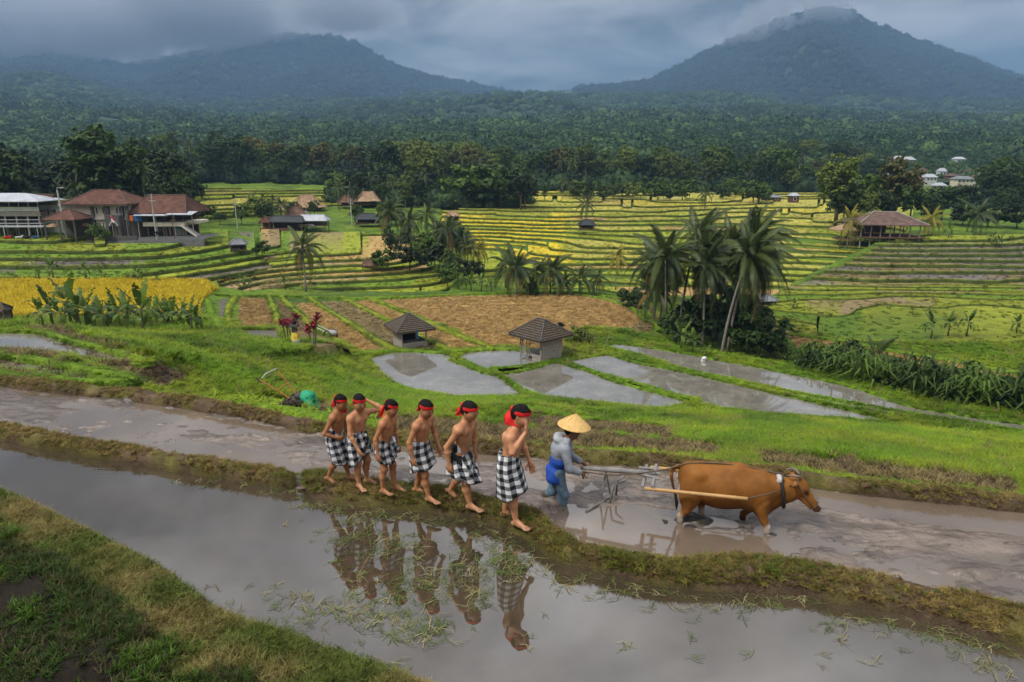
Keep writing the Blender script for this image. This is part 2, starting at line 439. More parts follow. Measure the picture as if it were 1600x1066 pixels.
# colours of the land (base colours)
GRASS = np.array((.12, .20, .014)); GRASS_Y = np.array((.22, .25, .02)); DKGRASS = np.array((.045, .085, .012))
SOIL = np.array((.085, .058, .038)); STUB = np.array((.36, .235, .085)); STUB2 = np.array((.23, .175, .08))
RIPE = np.array((.50, .39, .02)); GOLD = np.array((.35, .315, .06)); WETM = np.array((.19, .165, .14))
RISER = np.array((.055, .075, .013))  # olive bank colour, darkened to carry the shade on the risers
FIELDS = [  # dry and harvested plots on the valley floor, pixel outlines
 (STUB, [(800,462),(880,461),(960,470),(1000,500),(985,512),(920,510),(880,522),(880,548),(818,548),(770,545),(735,530),(690,505),(600,478),(594,470),(700,464)]),
 (STUB2, [(880,461),(1010,470),(1030,500),(1010,520),(985,512),(1000,500),(960,470)]),
 (STUB, [(575,470),(640,497),(720,530),(760,545),(700,545),(655,525),(600,500),(552,472)]),
 (STUB2*1.1, [(500,472),(548,472),(640,520),(690,548),(600,548),(560,515)]),
 (STUB, [(462,474),(492,474),(555,515),(598,548),(545,550),(505,520)]),
 (STUB2*.9, [(432,470),(452,472),(500,525),(540,548),(455,546),(440,505)]),
 (STUB*.8, [(376,466),(414,466),(430,500),(436,514),(372,514)]),
 (WETM*.8, [(372,516),(436,516),(448,540),(400,545),(384,535)]),
 (WETM*.7, [(345,467),(360,467),(355,490),(362,525),(346,520),(340,495)]),
 (RIPE, [(-200,441),(320,441),(336,452),(310,470),(308,494),(200,497),(-200,500)]),
 (STUB, [(1240,526),(1300,530),(1420,552),(1600,590),(1600,612),(1450,580),(1330,555),(1240,545)]),
 (STUB2*1.2, [(480,420),(540,412),(560,440),(470,452)]), (STUB2*1.2, [(554,414),(590,416),(604,446),(572,446)]),
 (WETM, [(455,452),(480,418),(500,414),(470,440)]), (STUB2*1.1, [(400,450),(460,410),(480,412),(440,452)]),
]
TILLED = [  # bare dark soil bands on the near slope
 [(40,512),(80,510),(160,540),(250,572),(300,590),(250,600),(150,566),(60,530)],
 [(0,548),(60,556),(150,580),(230,604),(150,608),(60,590),(0,575)],
 [(480,640),(620,655),(760,668),(900,680),(1000,690),(1130,702),(1130,712),(980,702),(860,694),(700,684),(560,668),(470,652)],
 [(820,655),(960,662),(1050,675),(1060,682),(940,672),(830,664)],
 [(1180,712),(1320,722),(1420,740),(1560,756),(1600,764),(1600,772),(1480,758),(1340,742),(1180,722)],
 [(400,640),(470,630),(520,640),(500,652),(430,650)],
]
def land_color(X, Y, Z):
    px, py = proj(X, Y, Z); n = len(X)
    g = fbm(X*.22, Y*.22, 4, 2)[:, None]
    c = DKGRASS*(1-np.clip((g-.25)*2.0, 0, 1)) + GRASS*np.clip((g-.25)*2.0, 0, 1)
    y2 = np.clip((fbm(X*.4+9, Y*.4, 3, 1)-.5)*3, 0, 1)[:, None]; c = c*(1-.5*y2)+GRASS_Y*.5*y2
    for col, p in FIELDS:
        m = inpoly(px, py, p) & (Y > 45); v = (.8+.4*fbm(X*.5, Y*.5, 3, 3))[:, None]; c = np.where(m[:, None], col*v, c)
    wob = (fbm(X*.9, Y*.9, 2, 1)-.5)*10
    for p in TILLED:
        m = (inpoly(px, py+wob, p) | inpoly(px, py+wob-5, p) | inpoly(px, py+wob+5, p)) & (Y < 45); c = np.where(m[:, None], SOIL*(.7+.6*g), c)
    return c

def build_terrain():
    tans = np.linspace(-1.12, 1.12, 521)
    Ys = np.r_[np.geomspace(6.4, 100, 470), np.geomspace(101, 330, 110)]
    X = Ys[:, None]*tans[None, :]; Y = np.repeat(Ys[:, None], len(tans), 1)
    xs, ys = X.ravel(), Y.ravel()
    z = ground(xs, ys)
    # the far terraces are laid over this sheet: it sinks a little under them
    pxx, pyy = proj(xs, ys, z)
    for zn in ZONES:
        m = inpoly(pxx, pyy, zn['poly']) & (ys > zn['Y'][0]) & (ys < zn['Y'][1]); z = np.where(m, z-1.0, z)
    c = land_color(xs, ys, z)
    keep = ys > mud_edge_y(xs)-.55
    fc = grid_faces(len(Ys), len(tans)); fc = fc[keep[fc].all(1)]
    me = mesh_np('terrain', np.c_[xs, ys, z], fc, True, c)
    o = link('terrain', me, MAT['terrain']); o['kind'] = 'structure'; return o

# ------------------------------------------------------------------ far terraced hillsides: one strip per level, drawn along its contour
ZONES = [
 dict(name='terraced_slope_below_houses', poly=[(-400,352),(130,366),(330,372),(420,374),(470,384),(470,408),(430,424),(340,440),(-400,440)], Y=(76,135), step=.52, seed=1,
      cols=[GRASS, GRASS*.9, GRASS_Y, GRASS_Y*.9, WETM*.6]),
 dict(name='terraced_slope_by_ravine', poly=[(400,372),(560,365),(690,372),(720,410),(700,455),(560,455),(430,450),(350,455),(340,440),(430,420)], Y=(84,150), step=.42, seed=2,
      cols=[STUB2, STUB, GRASS_Y, GRASS_Y, GRASS*.9, STUB2*1.2]),
 dict(name='upper_ripe_terraces', poly=[(200,280),(620,280),(600,318),(470,325),(420,340),(260,345),(200,330)], Y=(140,235), step=.55, seed=3, cols=[GOLD*.8, GRASS_Y, GOLD, GRASS_Y]),
 dict(name='golden_terraced_fields', poly=[(690,285),(1330,285),(1420,320),(1420,366),(1370,378),(1290,415),(1240,440),(1205,462),(980,460),(860,455),(760,450),(715,420),(690,380)], Y=(90,245), step=.45, seed=4,
      cols=[GOLD, GOLD*1.1, GRASS_Y*1.1, GOLD, RIPE*.9, STUB, GRASS_Y, GOLD*1.1]),
 dict(name='green_terraces_on_the_right', poly=[(1190,480),(1230,450),(1400,446),(2000,446),(2000,545),(1600,545),(1420,540),(1250,524),(1190,505)], Y=(62,101), step=.20, seed=6, tilt=.018,
      cols=[GRASS*.95, GRASS_Y*.8, GRASS*.75, GRASS_Y*.7, GRASS*.85, STUB2*.9]),
 dict(name='terraced_slope_below_pavilion', poly=[(1225,456),(1300,418),(1380,382),(1440,368),(2000,360),(2000,450),(1400,452)], Y=(86,150), step=.50, seed=5,
      cols=[GRASS, GRASS_Y, GRASS*.8, WETM*.8, STUB2, GRASS_Y]),
]
def zone_color(zn, lev, X, Y, Z):
    """crop colour of a plot: a plot runs along its level for some metres"""
    px, py = proj(X, Y, Z)
    cell = np.floor(X/14.0+vnoise(np.full_like(X, lev*.7), X*0+zn['seed'])*5 + lev*.37).astype(int)
    h = (np.sin(cell*12.9898+lev*78.233+zn['seed']*3.7)*43758.5453) % 1.0
    cols = np.array(zn['cols']); c = cols[np.minimum((h*len(cols)).astype(int), len(cols)-1)]
    h2 = ((np.sin(cell*3.17+lev*5.3)*917.3) % 1.0)
    if zn['seed'] == 4:
        left = np.clip((905-px)/30, 0, 1)[:, None]; c = c*(1-left)+(np.where((h2 > .42)[:, None], RIPE*1.05, GRASS_Y*1.25))*left
        top = np.clip((342-py)/12, 0, 1)[:, None]; c = c*(1-top*.6)+GOLD*1.12*top*.6
    if zn['seed'] == 5:
        up = np.clip((452-py)/10, 0, 1)[:, None]
        c = (np.where((h2 > .5)[:, None], GRASS_Y*.95, GRASS*1.1))*(1-up)+(np.where((h > .55)[:, None], WETM*.75, STUB2*.8))*up
        far = np.clip((384-py)/8, 0, 1)[:, None]; c = c*(1-far)+GRASS_Y*far
    return c*(.85+.3*h2)[:, None]
ZPTS = []
def build_zone(zn):
    Y0, Y1 = zn['Y']; tans = np.linspace(-1.15, 1.15, 521)
    pxc = 800+1067*tans; xs0 = min(p[0] for p in zn['poly'])-30; xs1 = max(p[0] for p in zn['poly'])+30
    tans = np.linspace((max(xs0, -420)-800)/1067, (min(xs1, 2020)-800)/1067, int((min(xs1, 2020)-max(xs0, -420))/4.0))
    Ys = np.geomspace(Y0, Y1, 900); step = zn['step']
    X = tans[:, None]*Ys[None, :]; Yg = np.repeat(Ys[None, :], len(tans), 0)
    B = base(X, Yg) + (fbm(X*.035+zn['seed']*7, Yg*.05, 3, zn['seed'] % 4)-.5)*1.5 + (fbm(X*.15, Yg*.15+zn['seed'], 2, 1)-.5)*.25
    B = B+(Yg-.5*(Y0+Y1))*zn.get('tilt', .010)
    B = np.maximum.accumulate(B, axis=1) + np.linspace(0, 1e-3, len(Ys))[None, :]
    k0 = math.floor(B.min()/step)-1; k1 = math.ceil(B.max()/step)+1
    levs = np.arange(k0, k1+1); YK = np.zeros((len(levs), len(tans)))
    for j in range(len(tans)):
        YK[:, j] = np.interp(levs*step, B[j], Ys, left=Y0, right=Y1)
    V = []; C = []; FC = []; base_i = 0; nc = len(tans)
    for k in range(len(levs)-1):
        ya, yb = YK[k], YK[k+1]; ln = yb-ya
        if ln.max() < .02: continue
        z = levs[k]*step; zl = z-step
        # riser foot, riser, lip, inner foot of lip, tread end
        rise = np.minimum(.22, ln*.2); lip = np.minimum(.38, ln*.32); inn = np.minimum(.6, ln*.45)
        wav = (vnoise(tans*260, tans*0+k)-.5)*.10
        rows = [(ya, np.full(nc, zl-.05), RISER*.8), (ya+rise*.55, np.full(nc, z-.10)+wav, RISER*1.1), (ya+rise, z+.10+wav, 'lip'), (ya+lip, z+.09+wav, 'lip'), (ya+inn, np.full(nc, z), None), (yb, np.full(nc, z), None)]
        b0 = base_i
        for yy, zz, cc in rows:
            x = tans*yy; zz = np.asarray(zz)
            V.append(np.c_[x, yy, zz]); base_i += nc
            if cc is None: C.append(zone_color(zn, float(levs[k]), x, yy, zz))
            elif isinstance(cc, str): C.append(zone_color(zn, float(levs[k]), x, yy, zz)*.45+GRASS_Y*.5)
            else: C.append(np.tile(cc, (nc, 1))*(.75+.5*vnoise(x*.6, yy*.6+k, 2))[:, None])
        f = grid_faces(len(rows), nc)+b0
        ok = np.repeat((ln[:-1] > .03) & (ln[1:] > .03) if True else True, 1)
        f = f.reshape(len(rows)-1, nc-1, 4)[:, ok].reshape(-1, 4)
        FC.append(f)
    V = np.concatenate(V); C = np.concatenate(C); FC = np.concatenate(FC)
    px, py = proj(V[:, 0], V[:, 1], V[:, 2])
    wob = (fbm(V[:, 0]*.3, V[:, 1]*.3, 2)-.5)*14
    m = inpoly(px+wob, py, zn['poly']); FC = FC[m[FC].any(1)]; dev = np.abs(V[:, 2]-base(V[:, 0], V[:, 1])) < 1.25; FC = FC[dev[FC].all(1)]; FC = FC[np.abs(V[FC[:, 0], 1]-V[FC[:, 1], 1]) < 3.0]
    pt = FC[:, 0]; ZPTS.append((V[pt], V[FC[:, 1]], V[FC[:, 2]], V[FC[:, 3]], C[pt]))
    me = mesh_np(zn['name'], V, FC, False, C)
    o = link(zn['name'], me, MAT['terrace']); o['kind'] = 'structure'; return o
build_terrain()
for zn in ZONES: build_zone(zn)

# ------------------------------------------------------------------ foothills and mountains
MAT['hill'] = simple('forest_floor', (.028, .05, .02), .95, .4, .01)
def hill_z(X, Y):
    px = 800+1067*X/Y
    t = np.interp(Y, [300, 400, 500, 800, 1300, 2000, 2600], [-.006, .010, .022, .043, .062, .083, .083])
    # lateral shape: a spur comes down from the left, the middle lies lower
    lat = np.interp(px, [-400, 0, 120, 260, 400, 620, 800, 1000, 1250, 1600, 2000], [1.5, 1.42, 1.25, 1.0, .86, .96, 1.02, 1.08, .95, .84, .8])
    wgt = np.clip((Y-500)/700, 0, 1)
    z = HC + Y*(t*(1+(lat-1)*wgt)) - 9*np.clip((420-Y)/120, 0, 1)
    z = z + (fbm(X*.004, Y*.004, 4)-.5)*np.clip((Y-380)*.055, 0, 70)
    return z
MTN = [
 dict(name='mountain', Yc=3900, Y0=1500, sil=[(-500,60),(-200,62),(0,68),(80,78),(150,96),(200,104),(245,97),(300,84),(380,66),(450,56),(520,58),(552,66),(585,86),(620,106),(680,122),(740,134),(800,147),(870,160),(960,180),(1100,215)]),
 dict(name='mountain', Yc=3300, Y0=1500, sil=[(680,190),(760,160),(820,150),(860,142),(950,137),(1010,131),(1060,107),(1110,81),(1170,52),(1240,27),(1290,14),(1330,21),(1375,44),(1430,64),(1500,90),(1560,113),(1600,126),(1700,160),(1900,215),(2100,250)]),
]
def mtn_z(m, X, Y):
    sx = [p[0] for p in m['sil']]; t = [-(ray(800, p[1])[2]/ray(800, p[1])[1]) for p in m['sil']]
    sl = 0.1
    for _ in range(4):
        px = 800+F*X/(Y*(math.cos(PITCH)-sl*math.sin(PITCH))); sl = np.interp(px, sx, [-q for q in t])      # slope up to the skyline
    zc = HC + m['Yc']*sl
    u = (Y-m['Y0'])/(m['Yc']-m['Y0'])
    prof = np.where(u < 1, np.clip(u, 0, 1)**1.55, np.clip(1-(u-1)*.9, 0, 1))
    zb = HC + m['Y0']*.06
    gul = (fbm(X*.0035+u*.4, Y*.0012, 4, 1)-.5)*np.clip(u*(1.0-u)*4, 0, 1)*230
    return zb + (zc-zb)*prof + gul
def build_hill(name, fn, Y0, Y1, nr, t0, t1, nc, zmin=-40):
    tans = np.linspace(t0, t1, nc); Ys = np.geomspace(Y0, Y1, nr)
    X = (Ys[:, None]*tans).ravel(); Y = np.repeat(Ys, nc); z = fn(X, Y)
    me = mesh_np(name, np.c_[X, Y, z], grid_faces(nr, nc), True)
    o = link(name, me, MAT['hill']); o['kind'] = 'structure'; return o
build_hill('hills', hill_z, 320, 2600, 160, -1.3, 1.3, 160)
for m in MTN:
    build_hill(m['name'], lambda X, Y, m=m: mtn_z(m, X, Y), m['Y0'], m['Yc']*1.5, 160, (m['sil'][0][0]-800)/1067, (m['sil'][-1][0]-800)/1067, 200)
# ------------------------------------------------------------------ water materials
def water_mat(name, mud=(.10, .082, .06), ior=1.7, ripple=.0, r=.03, patch=True, rscale=1.6):
    m = Mat(name); c = m.coord()
    n = m.noise(.8, 5, .6, c)
    col = m.ramp(n, [(.3, tuple(x*.72 for x in mud)), (.7, tuple(x*1.3 for x in mud))])
    m.col(col).rough(r); m.p.inputs['IOR'].default_value = ior
    if ripple:
        # wind ripples come in patches
        wv = m.n('TexWave'); wv.wave_type = 'BANDS'; wv.bands_direction = 'Y'; wv.inputs['Scale'].default_value = rscale
        wv.inputs['Distortion'].default_value = 5.5; wv.inputs['Detail'].default_value = 3; wv.inputs['Detail Scale'].default_value = 1.3
        mp = m.n('Mapping'); mp.inputs['Rotation'].default_value = (0, 0, rad(18)); mp.inputs['Scale'].default_value = (.35, 2.2, 1)
        m.l(c, mp.inputs['Vector']); m.l(mp.outputs[0], wv.inputs['Vector'])
        msk = m.ramp(m.noise(.22, 2, .5, m.coord('Object', (1, 1, 1))), [(.48, (0, 0, 0)), (.66, (1, 1, 1))])
        sx = m.n('SeparateXYZ'); m.l(c, sx.inputs[0])
        left = m.ramp(m.math('MULTIPLY', m.math('ADD', sx.outputs[0], 8.0), .16), [(.35, (1, 1, 1)), (.95, (0, 0, 0))])
        h = m.mix(1.0, m.mix(1.0, wv.outputs['Color'], msk, 'MULTIPLY'), left, 'MULTIPLY')
        sm = m.noise(3.5, 3, .5, c)
        hh = m.mix(1.0, h, m.mix(1.0, sm, .12, 'MULTIPLY'), 'ADD')
        m.bump(hh, ripple, .02)
    else:
        m.bump(m.noise(2.2, 3, .5, c), .05, .02)
    return m.m
MAT['pond'] = water_mat('murky_paddy_water', (.050, .038, .024), 2.35, .14, r=.015)
MAT['farwater'] = water_mat('still_paddy_water', (.17, .155, .13), 3.3)
MAT['mudwater'] = water_mat('film_of_muddy_water', (.13, .098, .072), 2.3, r=.05)

def mud_mat():
    m = Mat('wet_ploughed_mud'); c = m.coord()
    st = m.coord('Object', (.5, 1.7, 1))
    n = m.noise(2.2, 7, .65, st, .6); f = m.noise(16, 5, .7, c)
    col = m.ramp(n, [(.28, (.085, .062, .048)), (.5, (.19, .15, .122)), (.75, (.27, .225, .195))])
    spk = m.ramp(m.noise(9, 6, .75, st), [(.34, (.32, .3, .28)), (.46, (1, 1, 1))]); m.col(m.mix(1, m.mix(1, col, spk, 'MULTIPLY'), m.attr('Col').outputs['Color'], 'MULTIPLY'))
    m.rough(m.ramp(m.noise(1.4, 5, .6, st), [(.35, (.08,)*3), (.7, (.36,)*3)]), .9)
    h = m.mix(.5, n, f); m.bump(h, .9, .06); return m.m
MAT['mud'] = mud_mat()

# ------------------------------------------------------------------ the flooded paddy in front, the ploughed one behind it
def poly_sheet(name, pts, z, mat, kind='structure'):
    bm = bmesh.new(); f = bm.faces.new([bm.verts.new((x, y, z)) for x, y in pts]); bm.normal_update()
    if f.normal.z < 0: f.normal_flip()
    bmesh.ops.triangulate(bm, faces=bm.faces[:])
    me = bpy.data.meshes.new(name); bm.to_mesh(me); bm.free()
    o = link(name, me, mat); o['kind'] = kind; return o

BUND_A_BACK = [(-260,618),(-120,643),(0,669),(100,689),(200,706),(300,723),(400,737),(446,745),(463,757)]
BUND_A_FRONT = [(-260,640),(-120,664),(0,691),(100,708),(200,726),(300,744),(400,759),(450,767),(463,764)]
BUND_B_BACK = [(478,758),(492,750),(560,754),(640,766),(700,774),(760,788),(806,800),(846,812),(858,832),(892,856),(940,873),(1000,883),(1056,891),(1110,883),(1170,878),(1230,883),(1300,898),(1380,914),(1450,930),(1530,946),(1600,966),(1720,1000),(1900,1060)]
BUND_B_FRONT = [(474,764),(488,779),(540,791),(610,798),(680,804),(740,816),(790,832),(826,850),(858,872),(900,888),(945,899),(1000,912),(1060,922),(1120,926),(1190,929),(1250,936),(1300,944),(1370,957),(1440,973),(1520,993),(1600,1016),(1720,1055),(1900,1120)]
def strip_grid(front, back, nu, prof, zf=0.0, zb=0.0, hn=.05, wob=.03, seed=0):
    """a ridge between two edge lines; prof(v) gives its cross-section"""
    A = smooth_poly([at(x, y, zf) for x, y in front], nu); Bk = smooth_poly([at(x, y, zb) for x, y in back], nu)
    vs = np.linspace(0, 1, 15); out = np.zeros((len(vs), nu, 3))
    for i, v in enumerate(vs):
        p = A*(1-v)+Bk*v; x, y = p[:, 0], p[:, 1]
        e = math.sin(math.pi*v)
        x = x+(vnoise(x*3+seed, y*3+v, 0)-.5)*wob*2*(1 if v in (0, 1) else .5); y = y+(vnoise(x*3+5, y*3+seed, 1)-.5)*wob*2
        z = prof(v) + e*(fbm(x*2.2+seed, y*2.2, 3, 1)-.5)*hn*2 + e*(fbm(x*9, y*9, 2, 2)-.5)*hn
        out[i] = np.c_[x, y, z]
    return out
def bund_mesh(name, front, back, nu, h, seed, mixy=.5, hn=.05):
    prof = lambda v: -.06 + (h+.06)*min(1, (math.sin(math.pi*v)*1.35))**.75
    G = strip_grid(front, back, nu, prof, hn=hn, seed=seed); V = G.reshape(-1, 3)
    n = fbm(V[:, 0]*1.7+seed, V[:, 1]*1.7, 4, 2); n2 = fbm(V[:, 0]*4, V[:, 1]*4+seed, 3, 1)
    k = np.clip((n-.5+mixy-.5)*5+.5, 0, 1)[:, None]
    c = np.array((.10, .068, .042))*(1-k) + np.array((.115, .10, .03))*k
    c = c*(.7+.6*n2)[:, None]
    wet = np.clip(1-(V[:, 2]-.0)/.06, 0, 1)[:, None]; c = c*(1-.5*wet)
    o = link(name, mesh_np(name, V, grid_faces(15, nu), True, c), MAT['bund']); o['kind'] = 'structure'
    return G
GA = bund_mesh('bund', BUND_A_FRONT, BUND_A_BACK, 260, .17, 1, .55, .03)
GB = bund_mesh('bund', BUND_B_FRONT, BUND_B_BACK, 420, .185, 2, .5, .035)
def bund_z(X, Y):
    V = GB.reshape(-1, 3); d = (V[:, 0]-X)**2+(V[:, 1]-Y)**2; i = np.argsort(d)[:6]; return float(V[i, 2].max())

# rim between the ploughed paddy and the slope behind it
ME_F = [(x, y) for x, y in MUD_EDGE_PX]; ME_B = [(x, y-9-(8 if 820 < x < 1500 else 0)) for x, y in MUD_EDGE_PX]
GR = bund_mesh('bund', [(x, y+3) for x, y in ME_F], [(x, y-13) for x, y in ME_F], 420, .16, 3, .45, .05)

_pb = [GA[7, i, :2] for i in range(0, 260, 6)]+[GB[7, i, :2] for i in range(0, 420, 6)]
poly_sheet('flooded_paddy', [tuple(p) for p in _pb]+[(9, -1), (-12, -1)], 0.0, MAT['pond'])
# ploughed mud: a sheet with furrows and trodden hollows, the lowest parts under a film of water
def build_mud():
    nu, nv = 620, 170
    fr = BUND_A_BACK[:-1]+[(470, 760)]+BUND_B_BACK[2:]
    A = smooth_poly([at(x, y+8, 0) for x, y in fr], nu); Bk = smooth_poly([at(x, y-4, 0) for x, y in MUD_EDGE_PX], nu)
    A, Bk = A[:, :2], Bk[:, :2]
    v = np.linspace(0, 1, nv)[:, None, None]; P = A[None]*(1-v)+Bk[None]*v
    x, y = P[..., 0].ravel(), P[..., 1].ravel()
    sx, sy = x*.95-y*.3, x*.3+y*.95
    fur = fbm(sx*.55, sy*2.6, 4, 0)-.5; fine = fbm(x*3.2, y*4.5, 4, 1)-.5; big = fbm(x*.35, y*.45, 3, 2)-.5
    clod = np.clip(fbm(x*2.2+4, y*3.0, 3, 3)-.60, 0, 1)
    lump = np.clip(fbm(x*5.5+8, y*8, 3, 2)-.56, 0, 1)*np.clip((fbm(x*.6, y*.9+3, 3, 3)-.38)*5, 0, 1); z = .022 + fur*.075 + fine*.05 + big*.07 + clod*.22 + lump*.16
    # open water lies along the far side right of the animal, and round the working team
    px, py = proj(x, y, 0)
    low = inpoly(px, py, [(1270,770),(1400,778),(1700,815),(1700,850),(1560,838),(1400,815),(1290,800)])
    low2 = inpoly(px, py, [(870,800),(1000,790),(1060,800),(1080,830),(1290,850),(1250,880),(1060,892),(940,870),(860,830)])
    kl = np.clip((low*1.0+low2*.75), 0, 1)
    z = z - kl*(.035) + 0
    z = np.where(kl > 0, .012+(z-.012)*.6-kl*.012, z)
    # wheel-like rings of disturbed mud behind the farmer
    c0 = at(965, 778, 0); rr = np.hypot(x-c0.x, (y-c0.y)*1.0); z += np.sin(rr*26)*.010*np.exp(-(rr/.75)**2)
    kk = np.clip((z-.035)/.075, 0, 1)[:, None]; pt = np.clip((fbm(x*.8+2, y*1.3, 4, 1)-.42)*4, 0, 1)[:, None]
    mc = np.array((.92, .88, .84))*(1-kk)+np.array((.42, .35, .30))*kk; mc = mc*(.62+.38*pt)
    me = mesh_np('ploughed_paddy', np.c_[x, y, z], grid_faces(nv, nu), True, mc)
    o = link('ploughed_paddy', me, MAT['mud']); o['kind'] = 'structure'
    poly = [tuple(p) for p in A[::6]]+[tuple(p) for p in Bk[::-6]]
    poly_sheet('water_film', poly, .021, MAT['mudwater'])
build_mud()

# ------------------------------------------------------------------ bank in the bottom left corner
BANK_PX = [(-260,700),(-130,730),(0,778),(60,802),(130,838),(200,872),(262,906),(310,942),(350,972),(400,992),(450,1008),(520,1034),(570,1052),(640,1076),(760,1130)]
def build_bank():
    nu, nv = 330, 120
    E = smooth_poly([at(x, y, 0) for x, y in BANK_PX], nu)[:, :2]
    far = np.array([-7.5, -1.0])
    T = np.gradient(E, axis=0); T /= np.linalg.norm(T, axis=1)[:, None]; Nn = np.c_[T[:, 1], -T[:, 0]]
    if (Nn@np.array([-1, -1])).mean() < 0: Nn = -Nn
    w_ = np.linspace(0, 1, nv)**1.6*6.5
    P = E[None]+Nn[None]*w_[:, None, None]
    x, y = P[..., 0].ravel(), P[..., 1].ravel(); wv = np.repeat(w_, nu)
    z = -.08 + .34*np.clip(wv/.22, 0, 1)**.6 + .05*np.clip(wv, 0, 1) - .22*np.clip((wv-1.0)/.8, 0, 1)**1.0 + .05*wv
    n = fbm(x*1.6, y*1.6, 4, 0); z = z + (n-.5)*.16*np.clip(wv/.5, 0, 1) + (fbm(x*7, y*7, 3, 1)-.5)*.05*np.clip(wv/.2, 0, 1)
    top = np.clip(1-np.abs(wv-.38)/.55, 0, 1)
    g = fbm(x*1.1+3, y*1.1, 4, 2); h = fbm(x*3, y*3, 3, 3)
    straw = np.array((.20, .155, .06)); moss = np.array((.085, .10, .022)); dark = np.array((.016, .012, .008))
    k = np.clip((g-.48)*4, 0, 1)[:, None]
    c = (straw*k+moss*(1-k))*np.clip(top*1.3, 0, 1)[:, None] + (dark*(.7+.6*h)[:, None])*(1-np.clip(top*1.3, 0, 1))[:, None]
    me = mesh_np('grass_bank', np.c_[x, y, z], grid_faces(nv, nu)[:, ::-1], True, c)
    o = link('grass_bank', me, MAT['bund']); o['kind'] = 'structure'
    return x, y, z, wv
BANK = build_bank()

# ------------------------------------------------------------------ ponds and flooded strips further off, with their grassy rims
for p in POND_W: poly_sheet('flooded_paddy', p, POND_Z, MAT['farwater'])
for p, z in zip(STRIP_W, STRIP_Z): poly_sheet('flooded_strip', p, z, MAT['farwater'])
RIMS = []       # (world polyline, width, height)
def rim(pts, width, h, name='bund', col=None, closed=False, n=None, zbase=None, seed=0, grass=True):
    P = [Vector((x, y, 0)) for x, y in pts]
    if closed: P = P+[P[0]]
    L_ = sum((P[i+1]-P[i]).length for i in range(len(P)-1)); n = n or max(12, int(L_/.5))
    S = smooth_poly(P, n)[:, :2]
    T = np.gradient(S, axis=0); T /= np.maximum(np.linalg.norm(T, axis=1), 1e-6)[:, None]; Nn = np.c_[-T[:, 1], T[:, 0]]
    prof = [(-.5, -.35), (-.42, .35), (-.22, .9), (0, 1.0), (.22, .9), (.42, .35), (.5, -.35)]
    V = []
    for a, hh in prof:
        q = S+Nn*(a*width)*(.8+.4*vnoise(S[:, 0]*.6+seed, S[:, 1]*.6))[:, None]
        zb = ground(q[:, 0], q[:, 1]) if zbase is None else np.full(n, zbase)
        q2 = S; zc = ground(q2[:, 0], q2[:, 1]) if zbase is None else zb
        V.append(np.c_[q, np.maximum(zc, zb if zbase is None else zc) + hh*h*(.75+.5*vnoise(q[:, 0]*.9, q[:, 1]*.9+seed, 1))])
    V = np.concatenate(V); nz = fbm(V[:, 0]*.5, V[:, 1]*.5, 3, 1)[:, None]
    c = (GRASS*1.05 if col is None else np.array(col))*(.7+.6*nz)
    o = link(name, mesh_np(name, V, grid_faces(len(prof), n), True, c), MAT['terrain']); o['kind'] = 'structure'
    if grass: RIMS.append((S, width, h, zbase))
    return o
for i, p in enumerate(POND_W): rim(p, .45 if i < 5 else .35, .09, closed=True, zbase=POND_Z, seed=i)
for i, (p, z) in enumerate(zip(STRIP_W, STRIP_Z)): rim(p, .5, .16, closed=True, zbase=z, seed=20+i)
FIELD_BUNDS = [
 [(368,465),(356,490),(364,515),(384,545)], [(420,464),(432,495),(444,520),(456,548)], [(440,465),(470,495),(510,525),(555,553)],
 [(484,467),(530,497),(580,528),(622,552)], [(534,466),(600,500),(650,525),(706,552)], [(572,466),(640,492),(700,520),(772,550)],
 [(338,462),(430,464),(560,468),(700,463),(800,459),(880,458),(960,464),(1010,474)],
 [(370,514),(405,515),(440,515)], [(880,460),(940,468),(985,482),(1010,505)], [(930,462),(990,474),(1020,500),(1030,520)],
 [(452,548),(540,552),(620,550),(700,552),(780,548),(860,552)], [(1236,524),(1320,536),(1420,555),(1620,592)],[(1236,548),(1320,558),(1420,582),(1600,616)],
 [(324,470),(334,500),(350,525),(372,546)],
]
for i, b in enumerate(FIELD_BUNDS):
    rim([tuple(land_hit(x, y, 45)[:2]) for x, y in b], .8, .26, seed=40+i, col=GRASS_Y*.9 if i < 6 else None)
